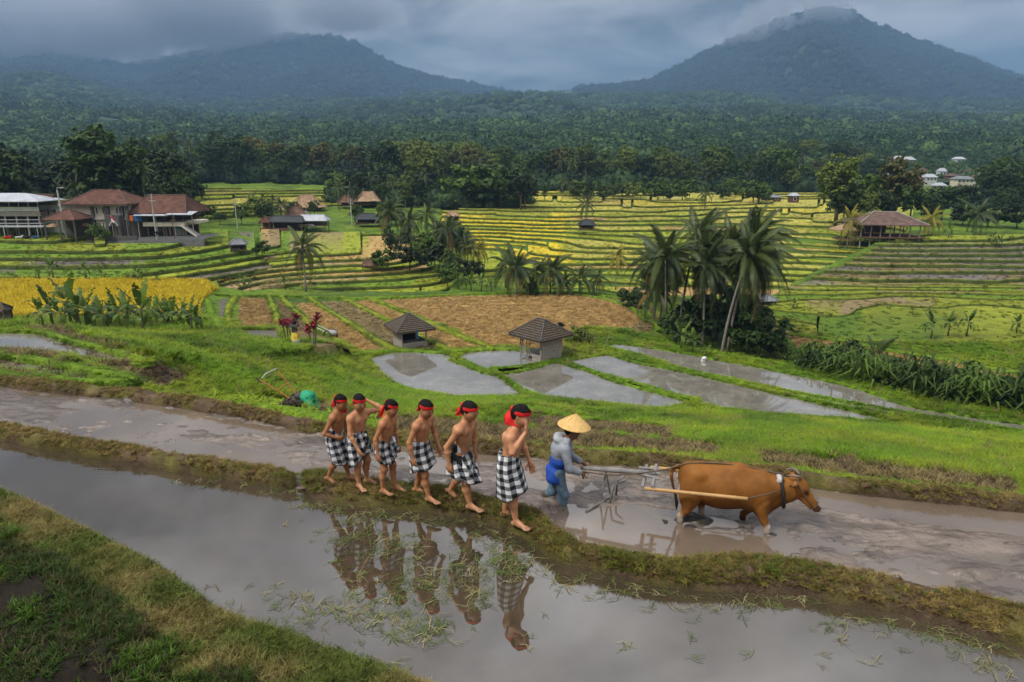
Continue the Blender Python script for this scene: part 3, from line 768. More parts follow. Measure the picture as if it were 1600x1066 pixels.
# ------------------------------------------------------------------ leaf-clump crowns for trees near and far
def leaf_clump(n_leaf, size, spread, rng, flat=.7):
    """n small bent quads around a centre"""
    return None
def crown_mesh(name, n_cl, n_lf, R, H, leaf, seed, lobes=5, gap=.0):
    """crown of many small leaf faces gathered in clumps that sit on the outside of a few boughs"""
    rng = np.random.default_rng(seed)
    lc = rng.normal(size=(lobes, 3)); lc /= np.linalg.norm(lc, axis=1)[:, None]; lc[:, 2] = np.abs(lc[:, 2])*.9-.15
    lc = lc*np.array((R*.52, R*.52, H*.30)); lr = rng.uniform(.42, .62, lobes)
    cc = []
    for i in range(n_cl):
        k = i % lobes; d = rng.normal(size=3); d /= np.linalg.norm(d); d[2] = d[2]*.9+.25
        cc.append(lc[k]+d*np.array((R, R, H*.5))*lr[k]*rng.uniform(.75, 1.05))
    cc = np.array(cc)
    V = np.zeros((n_cl*n_lf*4, 3)); j = 0
    cr = R*.17*(1+gap)
    for c in cc:
        o = rng.normal(size=(n_lf, 3)); o /= np.linalg.norm(o, axis=1)[:, None]; pos = c+o*cr*rng.uniform(.4, 1.1, (n_lf, 1))*np.array((1, 1, .75))
        nrm = o+np.array((0, 0, .8))+rng.normal(size=(n_lf, 3))*.45; nrm /= np.linalg.norm(nrm, axis=1)[:, None]
        a = np.cross(nrm, rng.normal(size=(n_lf, 3))); a /= np.linalg.norm(a, axis=1)[:, None]; b = np.cross(nrm, a)
        s = leaf*rng.uniform(.6, 1.3, (n_lf, 1))
        q = np.stack([pos-a*s, pos-b*s*.55+nrm*s*.1, pos+a*s-nrm*s*.25, pos+b*s*.55+nrm*s*.1], 1)
        V[j:j+n_lf*4] = q.reshape(-1, 3); j += n_lf*4
    Fq = np.arange(len(V)).reshape(-1, 4)
    V[:, 2] -= V[:, 2].min()*0
    return mesh_np(name, V, Fq, False)
def blob_mesh(name, seed, R=1.0, sub=2, rough=.50, leafy=520):
    """far tree: a lumpy crown with ragged leaf faces over it"""
    bm = bmesh.new(); bmesh.ops.create_icosphere(bm, subdivisions=sub, radius=1)
    rng = np.random.default_rng(seed); off = rng.uniform(0, 40, 3)
    V = np.array([v.co for v in bm.verts]); Fc = np.array([[v.index for v in f.verts] for f in bm.faces]); bm.free()
    d = fbm(V[:, 0]*1.6+off[0]+V[:, 2]*1.3, V[:, 1]*1.6+off[1]-V[:, 2], 3, seed % 4)-.5
    V = V*(1+d*rough*3.0)[:, None]*np.array((1, 1, .85))
    n0 = len(V); idx = rng.integers(0, n0, leafy); P = V[idx]*rng.uniform(.92, 1.22, (leafy, 1))+rng.normal(0, .05, (leafy, 3)); nr = P/np.linalg.norm(P, axis=1)[:, None]
    a = np.cross(nr, rng.normal(size=(leafy, 3))); a /= np.linalg.norm(a, axis=1)[:, None]; b = np.cross(nr, a); s = rng.uniform(.07, .19, (leafy, 1)); nr = nr+rng.normal(0, .5, (leafy, 3))
    L4 = np.stack([P-a*s, P-b*s*.7+nr*s*.5, P+a*s], 1).reshape(-1, 3)
    Fc = np.concatenate([Fc, n0+np.arange(leafy*3).reshape(-1, 3)]); V = np.concatenate([V, L4])
    me = mesh_np(name, V*R, Fc, False); me.materials.append(MAT['crown']); return me
BLOBS = [blob_mesh('far_crown', 30+i) for i in range(6)]

def build_far_forest():
    rng = np.random.default_rng(11)
    P = []; S = []; C = []
    def add(fn, n, y0, y1, t0, t1, size, cols, dens=None, yexp=1.0):
        Y = np.sqrt(rng.uniform(y0**2, y1**2, n)) if yexp == 1.0 else y0*(y1/y0)**rng.uniform(0, 1, n)
        X = Y*rng.uniform(t0, t1, n); z = fn(X, Y)
        k = np.ones(n, bool)
        if dens is not None: k = dens(X, Y, z) > rng.uniform(0, 1, n)
        X, Y, z = X[k], Y[k], z[k]
        s = size(Y)*np.clip(np.exp(rng.normal(-.12, .34, len(X))), .4, 1.65)
        P.append(np.c_[X, Y, z+s*.35]); S.append(np.c_[s, s, s*rng.uniform(.75, 1.15, len(X))])
        mixn = np.clip((fbm(X*.006, Y*.006, 3, 1)-.3)*2.2+rng.normal(0, .22, len(X)), 0, 1)[:, None]
        mixn = np.clip(mixn*.6+np.clip((fbm(X*.02+4, Y*.02, 3, 2)-.42)*3, 0, 1)[:, None]*.5, 0, 1); sp = rng.uniform(0, 1, (len(X), 1))
        cc = (np.array(cols[0])*(1-mixn)+np.array(cols[1])*mixn)*rng.uniform(.65, 1.25, (len(X), 1))
        cc = np.where(sp > .93, np.array(cols[1])*np.array((1.15, 1.1, 1.1)), cc); cc = np.where(sp < .06, np.array(cols[0])*.7, cc); C.append(cc)
    g0, g1 = (.020, .048, .018), (.072, .125, .038)
    add(hill_z, 15000, 385, 800, -1.0, 1.0, lambda Y: 3.7+Y*0, (g0, g1), lambda X, Y, z: np.where((800+1067*X/Y > 1362) & (800+1067*X/Y < 1548) & (Y < 430), .0, 1.0))
    add(hill_z, 27000, 700, 2450, -1.0, 1.0, lambda Y: 5.2+Y*.0009, (g0, g1))
    add(hill_z, 700, 330, 440, (1362-800)/1067, (1548-800)/1067, lambda Y: 1.3+Y*0, (g0, g1))
    # undergrowth that closes the woods under the trees
    def gz_(X, Y): return np.where(Y < 325, ground(X, np.minimum(Y, 326)), hill_z(X, Y))
    for (x0, x1, y0, y1, n_, sz) in ((235, 1290, 252, 400, 3000, 3.0), (-200, 290, 124, 190, 650, 2.4), (-300, 300, 190, 330, 900, 4.0), (1200, 1800, 330, 420, 700, 2.4), (1530, 1900, 190, 300, 420, 3.0), (520, 830, 180, 240, 260, 1.6), (1290, 1560, 190, 240, 120, 1.3)):
        q0 = len(P); add(gz_, n_, y0, y1, (x0-800)/1067, (x1-800)/1067, lambda Y, sz=sz: sz+Y*0, ((.012, .028, .010), (.048, .085, .022)), lambda X, Y, z: np.where((800+1067*X/Y > 1365) & (800+1067*X/Y < 1545) & (Y < 440) & (Y > 325), .03, 1.0))
    for m in MTN:
        f = lambda X, Y, m=m: mtn_z(m, X, Y)
        add(f, 22000, m['Y0']+300, m['Yc']*1.02, (m['sil'][0][0]-800)/1067+.2, (m['sil'][-1][0]-800)/1067-.1, lambda Y: 10.5+Y*0, ((.010, .022, .012), (.024, .042, .018)))
    P = np.concatenate(P); S = np.concatenate(S); C = np.concatenate(C); n = len(P)
    scatter('forest', BLOBS, P, S, np.c_[np.zeros(n), np.zeros(n), rng.uniform(0, 6.28, n)], rng.integers(0, 6, n), C, 'dense green forest covering the foothills and mountain slopes', 'forest')
build_far_forest()
# ------------------------------------------------------------------ grass, rice and stubble
def tuft_mesh(name, nb, h, spread, w, lean, seed, mat):
    rng = np.random.default_rng(seed); V = []; Fc = []
    for i in range(nb):
        a = rng.uniform(0, 6.28); r = spread*math.sqrt(rng.uniform(0, 1)); b = np.array((math.cos(a)*r, math.sin(a)*r, -.02))
        d = rng.uniform(0, 6.28); hh = h*rng.uniform(.55, 1.15); ln = lean*rng.uniform(.3, 1.4)*hh
        dv = np.array((math.cos(d), math.sin(d), 0)); sv = np.array((-dv[1], dv[0], 0))*w*rng.uniform(.7, 1.3)
        m = b+dv*ln*.3+np.array((0, 0, hh*.6)); t = b+dv*ln+np.array((0, 0, hh))
        o = len(V); V += [b-sv, b+sv, m+sv*.8, m-sv*.8, t]; Fc += [(o, o+1, o+2, o+3), (o+3, o+2, o+4)]
    me = mesh_np(name, V, Fc); me.materials.append(mat); return me
G_TALL = [tuft_mesh('tuft', 26, 1.0, .32, .028, .55, 50+i, MAT['grass']) for i in range(4)]
G_RICE = [tuft_mesh('rice', 26, 1.0, .45, .035, .35, 60+i, MAT['grass']) for i in range(3)]
G_SHORT = [tuft_mesh('sward', 26, 1.0, .9, .075, 1.3, 70+i, MAT['grass']) for i in range(4)]
G_WEED = [tuft_mesh('weed', 12, 1.0, .35, .045, 1.1, 80+i, MAT['grass']) for i in range(4)]
PROT = G_TALL+G_RICE+G_SHORT+G_WEED; iT, iR, iS, iW = 0, 4, 7, 11
class Pts:
    def __init__(s): s.P = []; s.S = []; s.R = []; s.I = []; s.C = []
    def add(s, P, h, wid, i0, ni, C, rng, tilt=.25):
        n = len(P)
        if n == 0: return
        s.P.append(P); s.S.append(np.c_[wid, wid, h]); s.R.append(np.c_[rng.normal(0, tilt, n), rng.normal(0, tilt, n), rng.uniform(0, 6.28, n)])
        s.I.append(i0+rng.integers(0, ni, n)); s.C.append(C)
    def out(s, name, label, cat):
        return scatter(name, PROT, np.concatenate(s.P), np.concatenate(s.S), np.concatenate(s.R), np.concatenate(s.I), np.concatenate(s.C), label, cat)
def grass_color(X, Y, rng, bright=1.0):
    g = np.clip((fbm(X*.25, Y*.25, 4, 2)-.3)*2.2, 0, 1)[:, None]; y = np.clip((fbm(X*.33+9, Y*.33, 3, 1)-.42)*3, 0, 1)[:, None]
    c = np.array((.075, .14, .010))*(1-g)+np.array((.165, .285, .012))*g
    c = c*(1-.65*y)+np.array((.27, .32, .018))*.65*y
    return c*rng.uniform(.65, 1.3, (len(X), 1))*bright
_t = land_hit(455, 634, 14); _h1 = land_hit(641, 541, 40); _h2 = land_hit(845, 557, 40); _s = land_hit(463, 549, 45)
CLEAR = [(_t.x, _t.y, 1.3), (_h1.x, _h1.y, 2.0), (_h2.x, _h2.y, 2.0), (_s.x, _s.y, 1.0)]
def near_slope_grass():
    rng = np.random.default_rng(21); g = Pts()
    n = 190000
    Y = 7.5*(66/7.5)**rng.uniform(0, 1, n); X = Y*rng.uniform(-.98, .98, n)
    k = (Y > mud_edge_y(X)+.15); X, Y = X[k], Y[k]; Z = ground(X, Y); px, py = proj(X, Y, Z)
    ok = np.ones(len(X), bool)
    wob = (fbm(X*.9, Y*.9, 2, 1)-.5)*10; til = np.zeros(len(X), bool)
    for p in TILLED: til |= (inpoly(px, py+wob, p) | inpoly(px, py+wob-5, p) | inpoly(px, py+wob+5, p)) & (Y < 45)
    ok &= ~(til & (rng.uniform(0, 1, len(X)) > .06))
    for p in POND_W+STRIP_W: ok &= ~inpoly(X, Y, p)
    for c, p in FIELDS: ok &= ~(inpoly(px, py, p) & (Y > 45))
    for (cx_, cy_, r_) in CLEAR: ok &= ((X-cx_)**2+((Y-cy_)*np.where(Y < cy_, .5, 1.0))**2 > r_*r_)
    # the seedling bed in the middle of the left slope stands thin
    bed = inpoly(px, py, [(190,540),(250,548),(330,590),(300,600),(220,575)]); ok &= ~(bed & (rng.uniform(0, 1, len(X)) > .3))
    X, Y, Z, til = X[ok], Y[ok], Z[ok], til[ok]
    n = len(X); grow = .55+.9*fbm(X*.3+4, Y*.3, 3, 3)
    near_p = np.clip((Y-26)/8, 0, 1)*(X > POND_FRONT[0, 0]); h = (.13+.0040*np.minimum(Y, 40))*(1-.45*near_p)*grow*rng.uniform(.6, 1.3, n); wd = (.30+.010*Y)*rng.uniform(.8, 1.3, n)
    C = grass_color(X, Y, rng); dry = (rng.uniform(0, 1, n) > .93) | til
    C[dry] = np.array((.26, .20, .08))*rng.uniform(.5, 1.1, (dry.sum(), 1))
    pxx, pyy = proj(X, Y, Z)
    front = np.zeros(n, bool)
    for p_ in TILLED+STRIPS:
        for sh in (4, 9, 14, 19, 24): front |= inpoly(pxx, pyy-sh, p_) & (Y < 45)
    h = np.where(front & ~til, h*.28, h)
    g.add(np.c_[X, Y, Z], h, wd, iT, 4, C, rng, .18)
    # rims of ponds and plots
    for S, wdt, hh, zb in RIMS:
        m = max(30, int(len(S)*9)); i = rng.integers(0, len(S), m); q = S[i]+rng.normal(0, wdt*.26, (m, 2))
        z = (ground(q[:, 0], q[:, 1]) if zb is None else np.full(m, zb))+hh*.55
        Yq = q[:, 1]; h = (.11 if zb is None else .065)*rng.uniform(.6, 1.3, m)
        g.add(np.c_[q, z], h, np.full(m, .45)*rng.uniform(.7, 1.3, m), iT, 4, grass_color(q[:, 0], q[:, 1], rng, 1.1), rng, .2)
    g.out('grass', 'bright green grass on the slope and field rims beyond the ploughed paddy', 'grass')
def field_crops():
    rng = np.random.default_rng(22)
    ripe = Pts(); stub = Pts()
    n = 90000; Y = 50*(100/50)**rng.uniform(0, 1, n); X = Y*rng.uniform(-.95, .95, n); Z = ground(X, Y); px, py = proj(X, Y, Z)
    for c, p in FIELDS:
        m = inpoly(px, py, p) & (rng.uniform(0, 1, n) > .1) & (Y < 92); k = m.sum()
        if k == 0: continue
        P = np.c_[X, Y, Z][m]
        if c is RIPE:
            ripe.add(P, rng.uniform(.45, .7, k), rng.uniform(.9, 1.3, k), iR, 3, np.array((.55, .42, .02))*rng.uniform(.75, 1.25, (k, 1)), rng, .1)
        elif c[0] > .2:
            stub.add(P, rng.uniform(.05, .12, k), rng.uniform(.14, .3, k), iS, 4, np.array(c)*1.15*rng.uniform(.55, 1.35, (k, 1)), rng, .3)
    ripe.out('ripe_rice', 'ripe yellow rice standing behind the banana plants', 'rice')
    stub.out('rice_stubble', 'tan rice stubble and straw on the harvested plots', 'stubble')
def bund_grass():
    rng = np.random.default_rng(23); g = Pts()
    for G, n, amt in ((GA, 4200, .8), (GB, 9000, .7), (GR, 9500, .75)):
        V = G.reshape(-1, 3); i = rng.integers(15*0, len(V), n); row = i//G.shape[1]
        nz = fbm(V[i, 0]*1.7, V[i, 1]*1.7, 4, 2)
        keep = (nz+rng.uniform(-.15, .15, n) > .40) & (row > 1) & (row < 13); i = i[keep]; nz = nz[keep]
        P = V[i]+rng.normal(0, .02, (len(i), 3))*np.array((1, 1, 0)); m = len(i)
        k = rng.uniform(0, 1, (m, 1)); grn = np.array((.13, .145, .02)); yel = np.array((.27, .20, .06)); br = np.array((.17, .11, .05))
        sel = np.clip((fbm(P[:, 0]*1.1, P[:, 1]*1.1+3, 3, 1)-.35)*3+rng.normal(0, .25, m), 0, 1)[:, None]
        C = np.where(k < .3, br, grn*sel+yel*(1-sel))*rng.uniform(.55, 1.3, (m, 1))
        g.add(P, rng.uniform(.010, .026, m), rng.uniform(.025, .05, m), iS, 4, C, rng, .35)
        q = i[rng.uniform(0, 1, m) > .975]; mm = len(q)
        g.add(V[q], rng.uniform(.03, .08, mm), rng.uniform(.05, .10, mm), iW, 4, np.array((.10, .17, .02))*rng.uniform(.6, 1.2, (mm, 1)), rng, .3)
    x, y, z, wv = BANK; V = np.c_[x, y, z]
    n = 42000; pr = 1/(1+wv*.5); i = rng.choice(len(V), n, p=pr/pr.sum()); P = V[i]+rng.normal(0, .02, (n, 3))*np.array((1, 1, 0)); ww = wv[i]
    top = ww < .72+.35*(fbm(P[:, 0]*2, P[:, 1]*2, 2)-.5)*2
    sel = np.clip((fbm(P[:, 0]*1.6+7, P[:, 1]*1.6, 3, 1)-.33)*3.0+rng.normal(0, .2, n), 0, 1)[:, None]
    C = (np.array((.27, .215, .075))*(1-sel)+np.array((.10, .135, .022))*sel)*rng.uniform(.5, 1.25, (n, 1))
    t = top & (ww > .06)
    g.add(P[t], rng.uniform(.015, .045, t.sum()), rng.uniform(.03, .06, t.sum()), iS, 4, C[t], rng, .35)
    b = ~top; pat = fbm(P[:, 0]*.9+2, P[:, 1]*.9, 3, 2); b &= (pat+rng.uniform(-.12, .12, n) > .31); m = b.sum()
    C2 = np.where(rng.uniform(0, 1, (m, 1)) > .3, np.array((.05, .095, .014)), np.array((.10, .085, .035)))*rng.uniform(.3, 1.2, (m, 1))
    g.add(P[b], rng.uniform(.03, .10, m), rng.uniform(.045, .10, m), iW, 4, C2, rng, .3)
    # lush tufts along the inside of the bank
    e = np.where((ww > .6) & (ww < 1.5) & (fbm(P[:, 0]*1.4, P[:, 1]*1.4+5, 3) > .55))[0][:900]; m = len(e)
    g.add(P[e], rng.uniform(.06, .13, m), rng.uniform(.06, .11, m), iW, 4, np.array((.10, .19, .02))*rng.uniform(.6, 1.2, (m, 1)), rng, .25)
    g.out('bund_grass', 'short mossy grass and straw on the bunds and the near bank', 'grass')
def clippings():
    """cut grass floating on the near paddy"""
    rng = np.random.default_rng(24); P = []
    def blob(px, py, sx, sy, n, ang=0):
        a = rng.normal(0, 1, (n, 2))*np.array((sx, sy))*.5; c, s = math.cos(ang), math.sin(ang)
        q = np.c_[a[:, 0]*c-a[:, 1]*s, a[:, 0]*s+a[:, 1]*c][:int(n*.065)+3]
        for dx, dy in q:
            p = at(px+dx, min(max(py+dy, 600), 1180), 0.004); P.append((p.x, p.y, .004+rng.uniform(0, .012)))
    for a in [(560,845,55,26,500),(620,850,50,30,520),(545,815,40,16,260),(655,925,60,28,420),(690,900,70,24,420),(600,960,120,34,900),(640,985,80,22,560),(480,945,120,30,650),
              (740,880,60,40,420),(760,840,50,20,260),(790,880,36,24,520),(815,885,40,26,520),(740,930,50,24,260),(700,810,110,12,500),(600,802,90,8,300),(520,792,60,8,220),
              (900,905,80,10,260),(1000,925,90,10,260),(1200,940,160,12,360),(1350,970,120,14,280),(1500,1010,90,20,220),(1540,1040,30,40,160),(1480,985,90,12,180),(470,790,60,20,130),
              (440,765,60,8,200),(350,755,90,8,160),(560,905,60,20,160),(600,1040,60,14,160),(1085,955,60,10,60),(1290,985,60,14,60),(900,980,300,60,90),(1200,1010,300,50,90),(420,980,70,16,260)]: blob(*a)
    P = np.array(P); n = len(P); k = rng.uniform(0, 1, (n, 1))
    C = np.where(k < .6, np.array((.13, .17, .05)), np.array((.28, .25, .12)))*rng.uniform(.55, 1.3, (n, 1))
    V = []
    me = bpy.data.meshes.new('blade')
    ms = []
    for q in range(3):
        mb = MB()
        for j in range(5):
            a = rng.uniform(0, 6.28); o = rng.normal(0, .03, 2); L_ = rng.uniform(.05, .13); w_ = .0021; d = np.array((math.cos(a), math.sin(a))); s_ = np.array((-d[1], d[0]))*w_
            A = o-d*L_/2; B_ = o+d*L_/2; mid = (A+B_)/2+s_*rng.uniform(-3, 3)
            mb.add([(*(A-s_), 0), (*(A+s_), 0), (*(mid+s_), .008), (*(mid-s_), .008), (*(B_+s_), 0), (*(B_-s_), 0)], [(0, 1, 2, 3), (3, 2, 4, 5)])
        m_ = mb.mesh('cut_blades'); m_.materials.append(MAT['grass']); ms.append(m_)
    s = rng.uniform(.7, 1.5, n)
    scatter('grass_clippings', ms, P, np.c_[s, s, s], np.c_[np.zeros(n), np.zeros(n), rng.uniform(0, 6.28, n)], rng.integers(0, 3, n), C, 'cut grass floating in drifts on the flooded paddy', 'clippings')
    # straw and trampled stalks on the tilled bands
    g = Pts(); n = 60000; Y = 7.5*(45/7.5)**rng.uniform(0, 1, n); X = Y*rng.uniform(-.95, .95, n); k = Y > mud_edge_y(X)+.2; X, Y = X[k], Y[k]
    Z = ground(X, Y); px, py = proj(X, Y, Z); til = np.zeros(len(X), bool)
    for p in TILLED: til |= inpoly(px, py, p)
    til &= rng.uniform(0, 1, len(X)) > .45
    X, Y, Z = X[til], Y[til], Z[til]; m = len(X)
    g.add(np.c_[X, Y, Z], rng.uniform(.06, .2, m), rng.uniform(.2, .4, m), iW, 4, np.where(rng.uniform(0, 1, (m, 1)) > .5, np.array((.10, .07, .045)), np.array((.24, .18, .085)))*rng.uniform(.5, 1.1, (m, 1)), rng, .5)
    g.out('straw', 'trampled straw on the bare soil bands behind the paddy', 'straw')
def far_terrace_grass():
    rng = np.random.default_rng(27); g = Pts()
    for A, B_, C_, D_, col in ZPTS:
        ar = np.linalg.norm(np.cross(B_-A, D_-A), axis=1); ar = np.minimum(ar, np.percentile(ar, 97)); n = min(9000, int(ar.sum()*1.0)); i = rng.choice(len(A), n, p=ar/ar.sum())
        u = rng.uniform(0, 1, (n, 1)); v = rng.uniform(0, 1, (n, 1)); P = A[i]*(1-u)*(1-v)+B_[i]*u*(1-v)+C_[i]*u*v+D_[i]*(1-u)*v
        g.add(P, rng.uniform(.10, .24, n), rng.uniform(.4, .8, n), iR, 3, col[i]*1.05*rng.uniform(.6, 1.35, (n, 1)), rng, .15)
    g.out('terrace_crops', 'rice and grass standing on the far terraces', 'rice')
far_terrace_grass(); near_slope_grass(); field_crops(); bund_grass(); clippings()
# ------------------------------------------------------------------ plants one can tell apart
MAT['bark'] = simple('tree_bark', (.13, .105, .08), .9, .35, 3, .6, 12)
MAT['palm_bark'] = simple('palm_bark', (.20, .18, .15), .9, .3, 5, .6, 20)
MAT['frond'] = leaf_mat('palm_frond', (.040, .066, .020), .45, trans=.25, r=.42, inst=False)
MAT['frond_y'] = leaf_mat('yellowing_palm_frond', (.17, .17, .035), .35, trans=.3, inst=False)
MAT['frond_dry'] = leaf_mat('dry_palm_frond', (.16, .10, .045), .3, trans=.2, inst=False)
MAT['banana'] = leaf_mat('banana_leaf', (.062, .118, .024), .5, trans=.3, r=.35, inst=False)
MAT['banana_stem'] = simple('banana_stem', (.12, .13, .05), .7, .4, 4)
MAT['leaf_dark'] = leaf_mat('dark_foliage', (.022, .046, .012), .45, trans=.18, inst=False)
MAT['leaf_mid'] = leaf_mat('green_foliage', (.042, .085, .015), .45, trans=.22, inst=False)
MAT['leaf_pale'] = leaf_mat('pale_green_foliage', (.085, .13, .032), .4, trans=.25, inst=False)
MAT['leaf_olive'] = leaf_mat('olive_foliage', (.075, .082, .026), .4, trans=.2, inst=False)
MAT['leaf_red'] = leaf_mat('dark_red_leaves', (.16, .014, .022), .4, trans=.25, inst=False, shift=(1.2, 1, 1))

def frond_arrays(L_=3.6, droop=.9, nl=20, lw=.085, ll=.85, seed=0):
    """feather leaf along +X, arching over; leaflets hang from both sides of the rib"""
    rng = np.random.default_rng(seed); V = []; Fc = []
    def rib(t): return np.array((L_*(t-.26*droop*t**2.2), 0, L_*(.20*t-.72*droop*t**2.2)))
    prev = None
    for i in range(9):
        t = i/8; p = rib(t); r = .035*(1-t)+.008
        V += [p+np.array((0, r, 0)), p+np.array((0, -r, 0)), p+np.array((0, 0, r*1.3))]
        if i:
            o = len(V)-6
            Fc += [(o, o+3, o+5, o+2), (o+2, o+5, o+4, o+1), (o+1, o+4, o+3, o)]
    for i in range(nl):
        t = .14+.86*(i+.5)/nl; p = rib(t); d = rib(min(1, t+.02))-rib(t-.02); d /= np.linalg.norm(d)
        ln = ll*(math.sin(math.pi*min(1, t*.82+.16)))**.7*rng.uniform(.8, 1.1)
        for s in (-1, 1):
            side = np.array((0, s, 0)); q = d*.55+side*.75+np.array((0, 0, -.30-.35*droop*rng.uniform(.5, 1.3))); q /= np.linalg.norm(q)
            q2 = q+np.array((0, 0, -.55)); q2 /= np.linalg.norm(q2); w_ = d*lw*.5
            a = p; b = p+q*ln*.55; c = b+q2*ln*.45; o = len(V)
            V += [a-w_*.6, a+w_*.6, b+w_, b-w_, c]; Fc += [(o, o+1, o+2, o+3), (o+3, o+2, o+4)]
    return np.array(V), Fc
def mk(name, V, Fc, mat):
    me = mesh_np(name, V, Fc); me.materials.append(mat); return me
FR = [frond_arrays(4.2, d, 46, .070, .82, 5+i) for i, d in enumerate((.5, .85, 1.15, 1.45))]
FROND = {k: [mk('frond', v, f, MAT[k]) for v, f in FR] for k in ('frond', 'frond_y', 'frond_dry')}
def frond_set(n, rng, wind=0.0):
    """(variant, yaw, pitch, scale): wind from the left gathers fronds to the right"""
    out = []
    for i in range(n):
        lay = i/n; yaw = i*2.39996+rng.uniform(-.3, .3)
        if wind:
            yaw = (yaw+math.pi) % (2*math.pi)-math.pi; yaw = yaw*(1-wind*.45)
        pitch = rad(74)*(1-lay)**1.5+rad(-30)*lay+rng.uniform(-.16, .16)
        out.append((min(3, int(lay*3.0+rng.uniform(0, 1.2))), yaw, pitch, rng.uniform(.8, 1.08)*(.72+.28*min(1, lay*2.5+.2))))
    return out
def trunk_pts(h, lean, n=7):
    return [Vector((lean[0]*(i/(n-1))**1.6, lean[1]*(i/(n-1))**1.6, h*i/(n-1))) for i in range(n)]
def palm(px, py, hpx, label, group=None, Y=None, wind=.5, nfr=20, size=1.0, leanpx=0, mat='frond', seed=0, parts=True, cat='palm tree', dry=2):
    """hpx: trunk height in photograph pixels"""
    rng = random.Random(seed*77+int(px)); b = atY(px, py, Y) if Y else land_hit(px, py, 40)
    dep = b.y*math.cos(PITCH)+(HC-b.z)*math.sin(PITCH); m = dep/F; h = hpx*m*1.02
    z0 = min(b.z, float(ground(np.array([b.x]), np.array([b.y]))[0]))
    root = empty('palm_tree', (b.x, b.y, z0-.1), 0, label, cat, group)
    h = h+(b.z-z0)+.1
    T = trunk_pts(h, (leanpx*m, rng.uniform(-.4, .4)))
    r0 = .105*size
    MB().tube(T, [r0*1.5]+[r0*(1-.35*i/6) for i in range(1, 7)], 7).build('trunk', MAT['palm_bark'], root, True)
    fs = frond_set(nfr, rng, wind); top = T[-1]
    def mat4(f): return Matrix.Translation(top) @ Matrix.Rotation(f[1], 4, 'Z') @ Matrix.Rotation(-f[2], 4, 'Y') @ Matrix.Scale(f[3]*size, 4)
    if parts:
        for i, f in enumerate(fs):
            k = mat if not (mat == 'frond' and i >= len(fs)-dry) else 'frond_dry'
            me = FROND[k][f[0]]; o = link('frond', me, None, root); o.matrix_local = mat4(f)
    else:
        VV = []; FF = []; o = 0
        for f in fs:
            v, fc = FR[f[0]]; M4 = np.array(mat4(f)); vv = v@M4[:3, :3].T+M4[:3, 3]
            VV.append(vv); FF += [tuple(i+o for i in q) for q in fc]; o += len(v)
        link('crown', mk('crown', np.concatenate(VV), FF, MAT[mat]), None, root)
    return root

def banana_leaf(L_=1.7, W=.42, arch=.8, seed=0, tear=.35):
    rng = np.random.default_rng(seed); n = 11; V = []; Fc = []
    for i in range(n+1):
        t = i/n; x = L_*(.15+t*(1-.30*arch*t)); z = L_*(.55*t*(1-.2*arch)-.70*arch*t**2.2); w_ = W*.5*math.sin(math.pi*min(1, .08+t*.93))**.6
        sag = .25+.35*arch*t
        V += [(x, 0, z)]
        for s in (-1, 1): V += [(x+.12*w_, s*w_*.95, z+w_*.15-sag*w_*.6)]
    for i in range(n):
        a, b = i*3, (i+1)*3
        for s in (1, 2):
            if rng.uniform(0, 1) > tear or i == 0:
                Fc.append((a, b, b+s, a+s))
            else:   # torn lobe hangs free
                o = len(V); va, vb, wa, wb = [np.array(V[k]) for k in (a, b, a+s, b+s)]
                dr = np.array((rng.uniform(-.03, .05), 0, -rng.uniform(.02, .14)))
                V += [tuple(wa*.75+wb*.25+dr), tuple(wb*.9+wa*.1+dr)]; Fc.append((a, b, o+1, o))
    o = len(V); V += [(0, .025, 0), (0, -.025, 0), (L_*.15, .02, 0), (L_*.15, -.02, 0)]; Fc.append((o, o+2, o+3, o+1))
    return mk('leaf', V, Fc, MAT['banana'])
BLEAF = [banana_leaf(2.0, .62, a, 3+i) for i, a in enumerate((.3, .7, 1.05, 1.4))]
def banana(px, py, hpx, label, group, Y=None, seed=0, name='banana_plant', nl=12):
    rng = random.Random(seed*31+int(px*3)); b = atY(px, py, Y) if Y else land_hit(px, py, 30)
    dep = b.y*math.cos(PITCH)+(HC-b.z)*math.sin(PITCH); H = hpx*dep/F
    z0 = min(b.z, float(ground(np.array([b.x]), np.array([b.y]))[0])); H += b.z-z0
    root = empty(name, (b.x, b.y, z0-.05), rng.uniform(0, 6.28), label, 'banana plant', group)
    sh = H*.52; s = H/4.0*1.05
    MB().tube([(0, 0, 0), (.05*s, 0, sh*.5), (.02, .03, sh)], [.13*s, .10*s, .06*s], 7).build('stem', MAT['banana_stem'], root, True)
    for i in range(nl):
        lay = i/nl; yaw = i*2.4+rng.uniform(-.4, .4); up = rad(66)*(1-lay)**1.5-rad(14)+rng.uniform(-.15, .15)
        o = link('leaf', BLEAF[min(3, int(lay*3.2+rng.uniform(0, .9)))], None, root)
        o.matrix_local = Matrix.Translation((0, 0, sh*(.9+.1*(1-lay)))) @ Matrix.Rotation(yaw, 4, 'Z') @ Matrix.Rotation(-up, 4, 'Y') @ Matrix.Scale(s*rng.uniform(.68, 1.05), 4)
    return root

